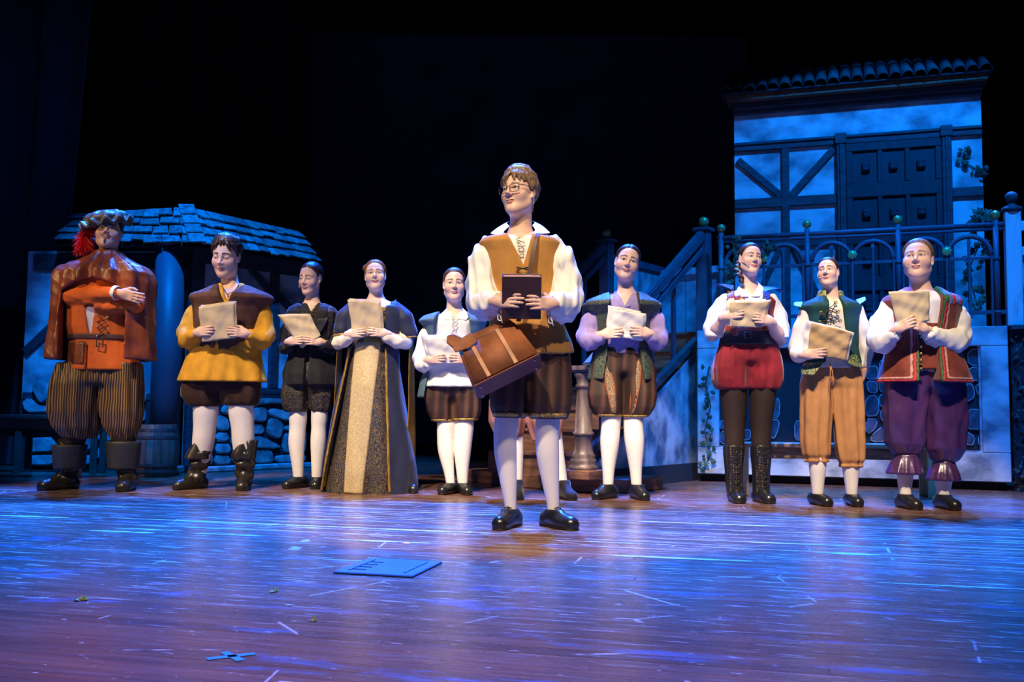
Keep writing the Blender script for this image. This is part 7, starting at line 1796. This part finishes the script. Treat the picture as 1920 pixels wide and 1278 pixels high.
        for k in range(9):
            y = 842 + 9 * k; z = zpx(s, y); xx = s.P(cx, y)[0]; yy = -0.068 + 0.0005 * k
            lace_tube('boot_lace', [(xx - 0.02, yy, z), (xx, yy - 0.008, z - 0.012), (xx + 0.02, yy, z)], 0.0022, M_LACE, o)
    sheaf(s, [(1368, 567), (1443, 564), (1432, 613), (1368, 613)], (-0.240, -0.240, -0.212, -0.212), 'tan parchment over white sheets held by the sequinned bodice wearer', M_PARCH, 3, 0.010, 0.008, seed=6, m2=M_PAPER, back_shift=(0.010, 0.006))
player_sequin()
# ------------------------------------------------------------------ green vest, tan trousers
def player_green():
    s = Person('player in dark green vest and tan knee trousers looking aside with one hand on papers', 1563, 946, (0.70, 0.44, 0.34))
    s.head(1553, 480, 539, yaw=-30, pitch=6, roll=-3, hair=0.008, neck=s.P(1557, 562, 0.02), neck_r=0.050, face=dict(lips=(0.52, 0.20, 0.18), brow=(0.045, 0.028, 0.02), browt=1.25, open=0.75, gaze=(-0.2, -0.05), nose=1.08))
    T = s.rows([(690, 1510, 1610), (660, 1512, 1606), (630, 1514, 1604), (600, 1510, 1606), (580, 1510, 1606), (568, 1522, 1594), (558, 1540, 1576)], 0.66)
    shL, shR = s.P(1520, 580), s.P(1598, 580)
    wL, wR = (1510, 665, -0.16), (1622, 690, 0.02)
    aL, aR = arm_of(s, (1514, 582, 0), (1496, 652, 0.0), wL), arm_of(s, (1606, 582, 0), (1622, 640, 0.03), wR)
    legs = tights(s, [[(1532, 780, 34), (1533, 830, 32), (1533, 870, 33), (1533, 900, 26), (1533, 936, 19)], [(1592, 780, 34), (1594, 830, 32), (1595, 870, 33), (1596, 900, 26), (1597, 936, 19)]])
    s.body(torso_fn(T, shL, shR), [aL, aR], legs, [hl(s, aL, wL, 0.82), grip(s, aR, wR, (-0.15, 0.1, -1), 0.85, 0.35, (-1, 0.2, 0))])
    tip = lambda p: d_chain(p, [(V3(0.02, 0.09, 0.08), 0.018), (V3(0.03, 0.085, 0.12), 0.012), (V3(0.035, 0.08, 0.155), 0.002)], 0.01)
    s.hairmesh('hair', hair_slick((0.0, 0.112, 0.03), 0.03, 0.0, 0.007, tip), H_DARK, 0.003)
    mic(s, -1)
    sL = Tube(s.chain([(1516, 582, 0, 0.050), (1504, 616, 0.0, 0.056), (1496, 650, 0.0, 0.056), (1498, 664, -0.06, 0.052), (1506, 666, -0.125, 0.038)]), 0.03, 0.005, 82, 0.055)
    sR = Tube(s.chain([(1604, 582, 0, 0.050), (1616, 616, 0.01, 0.056), (1621, 650, 0.02, 0.054), (1621, 682, 0.02, 0.042)]), 0.03, 0.005, 84, 0.055)
    dress(s, 'shirt', T, C_CREAM, 0.0, foldfn(0.004, 9, 2), [neckhole(s, 0.006), vcut(s, (1556, 572), (1548, 545), (1566, 545), 0.02)], [sL, sR], 0.006, None, 0.03, 0.004, 9)
    V = s.rows([(680, 1508, 1612), (650, 1512, 1606), (620, 1512, 1606), (592, 1508, 1608), (576, 1500, 1612), (568, 1506, 1608), (560, 1526, 1590), (552, 1540, 1576)], 0.72)
    def vopen(P):
        z = P[:, 2]; hw = np.interp(z, [zpx(s, 620), zpx(s, 590), zpx(s, 545)], [0.065, 0.050, 0.038]); c = np.interp(z, [zpx(s, 660), zpx(s, 545)], [s.P(1557, 660)[0], s.P(1556, 545)[0]])
        return np.maximum(np.abs(P[:, 0] - c) - hw, P[:, 1] - 0.05).astype(F32)
    dress(s, 'vest', V, C_DKGREEN, 0.008, None, [neckhole(s, 0.006), vopen], [], 0.006, None, 0.02, 0.003, 4)
    C = s.rows([(566, 1532, 1582), (556, 1534, 1580), (544, 1538, 1576)], 0.8)
    dress(s, 'brocade_collar', C, P_GREENBROC, 0.010, None, [vopen, neckhole(s, 0.004)], [], 0.005)
    for G_ in ([[(1489, 572, -0.04), (1502, 576, -0.07)], [(1490, 566, 0.01), (1506, 566, 0.0)], [(1496, 566, 0.06), (1508, 566, 0.06)]], [[(1624, 562, -0.04), (1610, 572, -0.07)], [(1622, 556, 0.01), (1606, 562, 0.0)], [(1616, 558, 0.06), (1604, 562, 0.06)]]): sheetpatch(s, 'brocade_epaulette', G_, P_TEALBROC, 0.012)
    eyelets(s, [(1542, 572, -0.115), (1567, 567, -0.115), (1540, 586, -0.132), (1571, 584, -0.132), (1538, 604, -0.138), (1575, 601, -0.138)], M_METAL, 0.009, 'brass_button')
    L_ = [(1542, 572, -0.125), (1571, 584, -0.145), (1540, 586, -0.145), (1575, 601, -0.150), (1538, 604, -0.150), (1570, 592, -0.152), (1552, 580, -0.14), (1548, 596, -0.15), (1556, 610, -0.15), (1560, 592, -0.152), (1552, 576, -0.14)]
    laces(s, L_, 'chest_lacing', M_LACE, 0.0026); laces(s, [(1567, 567, -0.12), (1555, 578, -0.138), (1545, 592, -0.148), (1560, 600, -0.152), (1564, 608, -0.15), (1553, 596, -0.15)], 'chest_lacing', M_LACE, 0.0026)
    for G_ in ([[(1518, 680, -0.14), (1546, 676, -0.155)], [(1504, 690, -0.11), (1536, 690, -0.16)], [(1503, 701, -0.12), (1526, 703, -0.16)]], [[(1586, 668, -0.155), (1606, 664, -0.12)], [(1588, 678, -0.16), (1614, 680, -0.10)], [(1602, 686, -0.15), (1618, 690, -0.10)]]): sheetpatch(s, 'brocade_peplum', G_, P_GREENBROC, 0.012)
    o, ls, f = breeches(s, [[(672, 1512, 1560), (720, 1502, 1560), (780, 1501, 1559), (830, 1503, 1556), (852, 1506, 1555), (858, 1511, 1551), (866, 1508, 1554)], [(672, 1556, 1608), (720, 1558, 1616), (780, 1562, 1619), (830, 1567, 1620), (862, 1572, 1619), (868, 1576, 1614), (876, 1572, 1618)]], [(668, 1514, 1606), (720, 1503, 1615)], C_TANTR, 'trousers', 0.008, 9, 0.85, wrinkle=0.002)
    laces(s, [(1556, 682, -0.135), (1557, 696, -0.15), (1556, 712, -0.15)], 'drawstring', C_TANTR, 0.003, o); laces(s, [(1556, 682, -0.135), (1561, 698, -0.15), (1563, 724, -0.15)], 'drawstring', C_TANTR, 0.003, o)
    for px, yaw in ((1533, 8), (1598, -6)): s.shoe('shoe', px, 936, yaw, 0.23, 0.082, L_BLACK, top=0.060)
    sheaf(s, [(1521, 604), (1597, 623), (1586, 677), (1514, 663)], (-0.200, -0.200, -0.172, -0.172), 'brown crinkled parchment over white sheets held by the green vested player', M_PARCHD, 3, 0.010, 0.008, crump=0.004, seed=7, m2=M_PAPER, back_shift=(0.014, 0.004))
player_green()
# ------------------------------------------------------------------ purple satin trousers, embroidered vest
def player_purple():
    s = Person('player in rust velvet vest with bright braid and purple satin trousers with knee ruffles', 1735, 952, (0.72, 0.46, 0.36))
    s.head(1722, 446, 526, yaw=-30, pitch=7, roll=0, hair=0.009, neck=s.P(1727, 556, 0.02), neck_r=0.060, face=dict(lips=(0.60, 0.24, 0.22), brow=(0.20, 0.11, 0.06), gaze=(-0.25, 0.2), iris=(0.14, 0.16, 0.17), jaw=1.08, cheek=1.14, width=1.03, chin=1.1, mouth=0.3))
    T = s.rows([(700, 1664, 1796), (660, 1672, 1786), (620, 1674, 1782), (590, 1668, 1790), (566, 1664, 1790), (554, 1680, 1774), (545, 1704, 1752)], 0.72)
    shL, shR = s.P(1676, 570), s.P(1778, 566)
    wL, wR = (1680, 617, -0.22), (1734, 617, -0.22)
    aL, aR = arm_of(s, (1670, 572, 0), (1650, 640, -0.03), wL), arm_of(s, (1784, 570, 0), (1798, 636, -0.03), wR)
    legs = tights(s, [[(1696, 780, 40), (1698, 840, 34), (1697, 890, 30), (1697, 915, 24), (1698, 942, 21)], [(1772, 780, 40), (1770, 840, 36), (1769, 890, 34), (1769, 915, 27), (1769, 942, 24)]])
    s.body(torso_fn(T, shL, shR), [aL, aR], legs, [hl(s, aL, wL, 0.86, 0.42, (0.7, -0.55, 0.42)), hr2(s, aR, wR, 0.86, 0.42, (-0.8, -0.5, 0.30))])
    pony = lambda p: d_chain(p, [(V3(0.02, 0.10, 0.0), 0.022), (V3(0.03, 0.115, -0.05), 0.020), (V3(0.03, 0.11, -0.10), 0.008)], 0.01)
    s.hairmesh('hair', hair_slick(None, 0.03, 0.0, 0.010, pony), H_FAIR, 0.003)
    mic(s, -1)
    sL = Tube(s.chain([(1672, 572, 0, 0.056), (1656, 604, 0.0, 0.076), (1650, 634, -0.02, 0.078), (1656, 640, -0.10, 0.072), (1674, 628, -0.19, 0.042)]), 0.03, 0.008, 92, 0.06)
    sR = Tube(s.chain([(1782, 570, 0, 0.058), (1794, 602, 0.0, 0.080), (1796, 634, -0.02, 0.080), (1784, 640, -0.10, 0.076), (1742, 626, -0.19, 0.044)]), 0.03, 0.008, 94, 0.06)
    dress(s, 'shirt', T, C_WHITE, 0.002, None, [neckhole(s, 0.006), vcut(s, (1722, 560), (1704, 530), (1746, 530), 0.0)], [sL, sR], 0.006, (zpx(s, 672), 9), 0.03, 0.004, 9)
    ruffle(s, 'cuff_frill', s.P(1678, 624, -0.195), (0.6, -0.75, 0), 0.030, 0.02, 10, 0.012, C_WHITE); ruffle(s, 'cuff_frill', s.P(1738, 624, -0.195), (-0.6, -0.75, 0), 0.030, 0.02, 10, 0.012, C_WHITE)
    V = s.rows([(716, 1648, 1816), (690, 1656, 1808), (660, 1664, 1796), (620, 1668, 1788), (590, 1664, 1794), (566, 1656, 1798), (556, 1662, 1792), (548, 1684, 1772), (538, 1700, 1756)], 0.78)
    cx = s.P(1716, 640)[0]
    def vopen(P):
        z = P[:, 2]; hw = np.interp(z, [zpx(s, 716), zpx(s, 640), zpx(s, 560), zpx(s, 530)], [0.060, 0.052, 0.062, 0.075])
        c = np.interp(z, [zpx(s, 716), zpx(s, 540)], [s.P(1716, 700)[0], s.P(1726, 540)[0]]); return np.maximum(np.abs(P[:, 0] - c) - hw, P[:, 1] - 0.06).astype(F32)
    fo = foldfn(0.006, 10, 3, zpx(s, 650), zpx(s, 716))
    v = dress(s, 'vest', V, C_RUSTV, 0.010, fo, [neckhole(s, 0.014), vopen], [], 0.006, None, 0.02, 0.002, 4)
    zb = zpx(s, 716)
    def edged(P): return np.minimum(vopen(P), P[:, 2] - zb)
    for i, (a, b_, mm) in enumerate(((0.0, 0.012, cloth('green_braid', (0.035, 0.14, 0.045), 0.6, var=0.4, vscale=60)), (0.012, 0.026, cloth('red_braid', (0.50, 0.035, 0.045), 0.6, var=0.3, vscale=60)), (0.030, 0.046, cloth('pink_braid', (0.50, 0.26, 0.22), 0.7, var=0.2, vscale=50)))):
        dress(s, 'braid_trim', V, mm, 0.0135 - 0.0005 * i, fo, [neckhole(s, 0.014), vopen], [], 0.0056, (zb, zpx(s, 560)), keep=lambda P, a=a + 0.004, b_=b_ + 0.008: np.maximum(np.maximum(edged(P) - b_, a - edged(P)), -9), parent=v)
    # striped yoke over the shoulders
    for i, (x0, x1, mm) in enumerate(((1662, 1672, 'green_braid'), (1672, 1682, 'blue_braid'), (1682, 1690, 'pink_braid'), (1746, 1756, 'green_braid'), (1756, 1764, 'blue_braid'), (1764, 1772, 'red_braid'), (1772, 1780, 'blue_braid'), (1780, 1787, 'magenta_braid'), (1787, 1793, 'green_braid'))):
        if mm not in MATS: cloth(mm, {'blue_braid': (0.08, 0.22, 0.50), 'magenta_braid': (0.40, 0.04, 0.30)}[mm], 0.6, var=0.3, vscale=60)
        a, b_ = s.P(x0, 560)[0], s.P(x1, 560)[0]
        dress(s, 'yoke_stripe', V, MATS[mm], 0.0138, fo, [neckhole(s, 0.014)], [], 0.005, (zpx(s, 566 + (i % 3) * 2), 9), keep=lambda P, a=a, b_=b_: np.maximum(a - P[:, 0], P[:, 0] - b_), parent=v)
    Wc = s.rows([(685, 1690, 1746), (650, 1688, 1750), (600, 1690, 1748)], 0.5, -0.075)
    dress(s, 'waistcoat_front', T, C_RUSTV, 0.006, None, keep=lambda P: np.maximum(np.abs(P[:, 0] - s.P(1716, 640)[0]) - 0.10, P[:, 1]), zr=(zpx(s, 686), zpx(s, 600)), h=0.006)
    for y in (650, 663, 676, 691): uvsphere(0.010, s.P(1727, y, -0.175), 10, 7).build('brass_button', M_METAL, s.root, smooth=True)
    L1 = [(672, 1670, 1736), (730, 1660, 1738), (790, 1660, 1736), (830, 1664, 1732), (848, 1674, 1726), (853, 1678, 1722)]; L2 = [(672, 1730, 1796), (730, 1732, 1806), (790, 1734, 1809), (840, 1738, 1806), (860, 1746, 1796), (866, 1750, 1790)]
    o, ls, f = breeches(s, [L1, L2], [(668, 1674, 1790), (730, 1662, 1804)], C_PURPLE, 'trousers', 0.007, 7, 0.85, wrinkle=0.006)
    for R_ in ([(888, 1662, 1730), (872, 1668, 1726), (856, 1676, 1722), (850, 1678, 1722)], [(900, 1738, 1800), (884, 1742, 1796), (868, 1750, 1790), (862, 1751, 1789)]):
        l = s.rows(R_, 0.95); dress(s, 'knee_ruffle', l, C_PURPLE, 0, foldfn(0.010, 13, 4, float(l.z[-1]), float(l.z[0])), h=0.0055, parent=o)
    for px, yaw in ((1697, 4), (1769, 2)): s.shoe('shoe', px, 942, yaw, 0.25, 0.088, L_BLACK, top=0.075)
    sheaf(s, [(1666, 548), (1743, 544), (1743, 601), (1684, 611)], (-0.260, -0.260, -0.232, -0.232), 'cream paper held up by the player in purple satin trousers', M_PARCH, 2, 0.010, 0.006, seed=8, back_shift=(0.004, 0.003))
player_purple()
# ------------------------------------------------------------------ orange tunic, cape, plumed hat
def player_pirate():
    s = Person('player in plumed hat, rust cape and orange tunic standing with folded arms', 168, 917, (0.62, 0.36, 0.25))
    s.head(203, 402, 470, yaw=13, pitch=11, roll=3, hair=0.006, neck=s.P(204, 488, 0.02), neck_r=0.060, face=dict(lips=(0.45, 0.17, 0.14), brow=(0.03, 0.02, 0.015), open=0.45, gaze=(0.1, -0.2), jaw=1.12, cheek=1.1, chin=1.1))
    T = s.rows([(690, 130, 262), (660, 130, 258), (640, 132, 254), (600, 124, 258), (560, 126, 262), (520, 130, 262), (502, 140, 256), (490, 172, 236), (482, 186, 222)], 0.74)
    shL, shR = s.P(146, 514), s.P(254, 512)
    # crossed arms: one forearm lies over the other
    wA = (228, 550, -0.25); wB = (172, 560, -0.14)
    aA = arm_of(s, (140, 520, 0), (128, 556, -0.12), wA); aB = arm_of(s, (258, 520, 0), (258, 570, -0.10), wB)
    legs = tights(s, [[(150, 720, 66), (142, 800, 50), (132, 850, 40), (126, 905, 30)], [(228, 720, 66), (230, 800, 50), (234, 850, 40), (238, 905, 30)]], C_BLKTIGHTS)
    s.body(torso_fn(T, shL, shR, 0.05, -0.02), [aA, aB], legs, [grip(s, aA, wA, (0.94, -0.05, -0.25), 0.94, 0.16, (0.1, 1, 0.05)), grip(s, aB, wB, (-0.9, 0.25, 0.3), 0.9, 0.25, (0, 1, 0))])
    def bald(p):
        d = hair_slick(None, 0.02, 0, 0.008)(p); return d
    s.hairmesh('hair', bald, H_DARK, 0.0035)
    # drawn-on moustache and beard tuft
    for sd in (-1, 1):
        pts = [s.H((0.004 * sd, -0.0955, -0.0475)), s.H((0.018 * sd, -0.093, -0.0505)), s.H((0.030 * sd, -0.083, -0.052)), s.H((0.039 * sd, -0.074, -0.044))]
        MB().tube(catmull(pts, 4), [0.0022] + [0.0030] * 5 + [0.0024] * 4 + [0.0012] * 3, 6).build('moustache', H_DARK, s.root, smooth=True)
    o = uvsphere(1.0, (0, 0, 0), 12, 8).build('chin_beard', H_DARK, s.root, smooth=True)
    q = s.H((0, -0.085, -0.094)); o.matrix_local = Matrix.Translation(tuple(q)) @ Matrix(s.hR.tolist()).to_4x4() @ Matrix.Diagonal((0.012, 0.009, 0.020, 1))
    # hat: soft crown with a gathered brim
    hr_ = np.array(Matrix.Rotation(math.radians(-16), 3, 'Y') @ Matrix.Rotation(math.radians(14), 3, 'X'), F32)
    def hat(p):
        q = ((p - V3(-0.026, 0.028, 0.066)) @ hr_) / 1.16; th = np.arctan2(q[:, 0], -q[:, 1])
        d = d_ell(q, (0, 0.0, 0.030), (0.118, 0.120, 0.052)) - 0.005 * np.sin(9 * th) * (q[:, 2] < 0.07) - 0.003 * wob(p, 60, 3)
        rr = np.sqrt(q[:, 0] ** 2 + q[:, 1] ** 2); w = 0.016 * np.sin(11 * th + 0.6) * ((rr - 0.085) / 0.05).clip(0, 1)
        brim = np.maximum(np.abs(q[:, 2] - 0.004 - w) - 0.010, np.abs(rr - 0.112) - 0.032 - 0.006 * np.sin(11 * th))
        d = smin(d, brim, 0.012)
        return smax(d * 1.16, -d_ell(p, (0, 0.020, 0.020), (0.076, 0.095, 0.085)), 0.004)
    ho = s.hairmesh('plumed_hat', hat, P_HAT, 0.0038, 0.22)
    # plume
    r = random.Random(9); cp = catmull([s.H(p) for p in ((-0.105, 0.03, 0.055), (-0.145, 0.045, 0.01), (-0.155, 0.05, -0.045), (-0.150, 0.05, -0.095), (-0.185, 0.05, -0.135))], 10); mb = MB()
    M_PLUME = mat('red_plume', (0.75, 0.012, 0.022), 0.6, var=0.25, vscale=20)
    sheen = [mb]
    for i in range(900):
        t = r.random(); k = int(t * (len(cp) - 1)); p = cp[k]; a = r.uniform(0, 2 * math.pi); L_ = r.uniform(0.03, 0.072) * (0.55 + 0.9 * math.sin(math.pi * min(1, t * 0.85 + 0.12)))
        d = Vector((math.cos(a), 0.8 * math.sin(a), r.uniform(-0.9, 0.15))).normalized(); e = p + d * L_ + Vector((0, 0, -0.25 * L_)); sd = d.cross(Vector((r.uniform(-1, 1), r.uniform(-1, 1), r.uniform(-1, 1)))).normalized() * 0.0026; m_ = p.lerp(e, 0.55) + Vector((0, 0, 0.006))
        mb.add([p - sd, p + sd, m_ + sd, e, m_ - sd], [(0, 1, 2, 3, 4)])
    mb.tube(cp, 0.0022, 5); mb.build('plume', M_PLUME, ho)['kind'] = 'stuff'
    # tunic with sleeves
    sA = Tube(s.chain([(146, 520, 0, 0.050), (130, 546, -0.06, 0.060), (136, 556, -0.13, 0.064), (180, 552, -0.21, 0.054), (214, 549, -0.24, 0.046)]), 0.02, 0.004, 102, 0.05)
    sB = Tube(s.chain([(252, 520, 0, 0.050), (258, 552, -0.05, 0.060), (254, 572, -0.13, 0.056), (210, 574, -0.185, 0.050), (172, 570, -0.19, 0.044)]), 0.02, 0.004, 104, 0.05)
    Tu = s.rows([(694, 128, 262), (670, 130, 260), (642, 132, 256), (610, 124, 260), (560, 126, 264), (520, 132, 262), (502, 142, 256), (490, 172, 236), (480, 186, 222)], 0.76)
    dress(s, 'tunic', Tu, C_ORANGE, 0.0, None, [neckhole(s, 0.006), vcut(s, (189, 640), (182, 585), (200, 585), 0.0, 584), slot(s, (184, 183), 648, 700, 0.006, 0.0)], [sA, sB], 0.006, None, 0.02, 0.003, 5)
    dress(s, 'shirt_front', T, C_WHITE, -0.004, None, keep=lambda P: np.maximum(np.abs(P[:, 0] - s.P(190, 600)[0]) - 0.06, P[:, 1]), zr=(zpx(s, 642), zpx(s, 587)), h=0.006)
    for y0, y1 in ((590, 604), (602, 616), (614, 630)):
        laces(s, [(182, y0, -0.192), (200, y1, -0.192)], 'tunic_lace', M_LACE, 0.002); laces(s, [(200, y0, -0.192), (182, y1, -0.192)], 'tunic_lace', M_LACE, 0.002)
    eyelets(s, [(181, 590, -0.190), (201, 594, -0.190), (181, 610, -0.190), (200, 616, -0.190), (182, 630, -0.188)], M_SILVER, 0.006)
    b_ = band(s, 'belt', Tu, zpx(s, 646), zpx(s, 636), 0.008, M_STRAP)
    p = s.P(187, 642, -0.200); MB().tube([p + V3(x, 0, z) for x, z in ((-0.022, 0.028), (0.022, 0.028), (0.022, -0.028), (-0.022, -0.028))], 0.005, 6, closed=True).build('belt_buckle', L_GREY, b_)
    dress(s, 'skirt_panel', Tu, C_RUST, 0.006, foldfn(0.004, 7, 2), keep=lambda P: np.maximum(P[:, 0] - s.P(180, 660)[0], P[:, 1] - 0.1), zr=(zpx(s, 694), zpx(s, 650)), h=0.0065)
    q = s.P(222, 549, -0.245); cu = Tube([(s.P(216, 549, -0.24), 0.043), (s.P(226, 550, -0.25), 0.043)], 0.01)
    def cuf(P):
        a = s.P(214, 548, -0.238); n_ = s.P(228, 551, -0.25) - a; n_ = n_ / np.linalg.norm(n_); t = (P - a) @ n_; rr = length(P - a - t[:, None] * n_)
        return np.maximum(np.abs(rr - 0.045) - 0.004, np.abs(t - 0.012) - 0.016).astype(F32)
    cuf.bb = (q - 0.1, q + 0.1); s.mesh('white_cuff', cuf, q - 0.09, q + 0.09, 0.004, C_WHITE)
    # cape
    Cp = s.rows([(674, 92, 288, 0.22), (620, 98, 284, 0.22), (560, 106, 282, 0.22), (530, 110, 284, 0.235), (512, 114, 282, 0.225), (500, 126, 272, 0.195), (490, 152, 250, 0.155), (480, 172, 234, 0.115), (470, 184, 224, 0.095)])
    Cp.p = 2.7
    inn = lambda P: Cp.d(P, -0.058, 0.001)
    def capeopen(P):
        hw = np.interp(P[:, 2], [zpx(s, 675), zpx(s, 600), zpx(s, 558), zpx(s, 544), zpx(s, 534)], [0.215, 0.22, 0.21, 0.13, -0.01])
        c = np.interp(P[:, 2], [zpx(s, 675), zpx(s, 540), zpx(s, 500)], [s.P(194, 670)[0], s.P(196, 540)[0], s.P(222, 505)[0]]); return np.maximum(np.abs(P[:, 0] - c) - hw, P[:, 1] - 0.04).astype(F32)
    dress(s, 'cape', Cp, C_RUST, 0.0, foldfn(0.020, 15, 7, zpx(s, 474), zpx(s, 512)), [neckhole(s, 0.010), lambda P: np.maximum(inn(P), P[:, 2] - zpx(s, 512)), capeopen], [], 0.0055, None, 0.02, 0.007, 6, waxis=(0.8, 0, -0.6), wwl=0.075)
    for G_ in ([[(186, 480, -0.07), (200, 486, -0.10), (222, 482, -0.07)], [(196, 500, -0.135), (212, 506, -0.15), (228, 500, -0.13)], [(206, 524, -0.165), (214, 530, -0.18), (226, 522, -0.16)]],): sheetpatch(s, 'cape_knot', G_, C_RUST, 0.014, rip=0.004)
    for G_ in ([[(168, 482, -0.02), (180, 478, -0.04), (192, 482, -0.07)], [(166, 488, -0.05), (178, 486, -0.09), (192, 490, -0.10)]],): sheetpatch(s, 'gold_ruff', G_, C_GOLDSATIN, 0.012, rip=0.006)
    # wide breeches and bucket boots
    breeches(s, [[(680, 112, 190), (720, 100, 192), (770, 96, 190), (800, 106, 186), (814, 118, 180), (822, 124, 176)], [(680, 184, 262), (720, 190, 264), (770, 191, 265), (800, 198, 260), (816, 208, 254), (826, 212, 250)]], [(672, 132, 256), (720, 104, 262)], P_PIRATE, fold=0.010, n=13, b=0.95)
    for px, cx, yaw, y0 in ((124, 131, -38, 834), (240, 232, 8, 828)):
        o, c, fx, sx = s.shoe('boot', px, 905, yaw, 0.29, 0.105, L_BOOT, top=0.13, open_=False)
        sh = s.rows([(905, px - 17, px + 18), (888, px - 17, px + 18), (872, cx - 18, cx + 18), (y0 - 12, cx - 19, cx + 19)], 1.0)
        def fw(P, th): return (0.006 * np.sin(P[:, 2] * 85 + 2 * np.sin(th + 1))).astype(F32)
        dress(s, 'boot_shaft', sh, L_BOOT, 0, fw, h=0.006, parent=o)
        cf = s.rows([(878, cx - 29, cx + 27), (856, cx - 30, cx + 29), (y0 + 2, cx - 31, cx + 31), (y0 - 2, cx - 31, cx + 31)], 1.0); inn2 = s.rows([(880, cx - 29, cx + 27), (y0 - 8, cx - 31, cx + 31)], 1.0)
        dress(s, 'boot_cuff', cf, L_GREY, 0, None, [lambda P, inn2=inn2: inn2.d(P, -0.010, 0.001) + (P[:, 2] < zpx(s, 862)) * 1.0], h=0.0055, parent=o)
player_pirate()
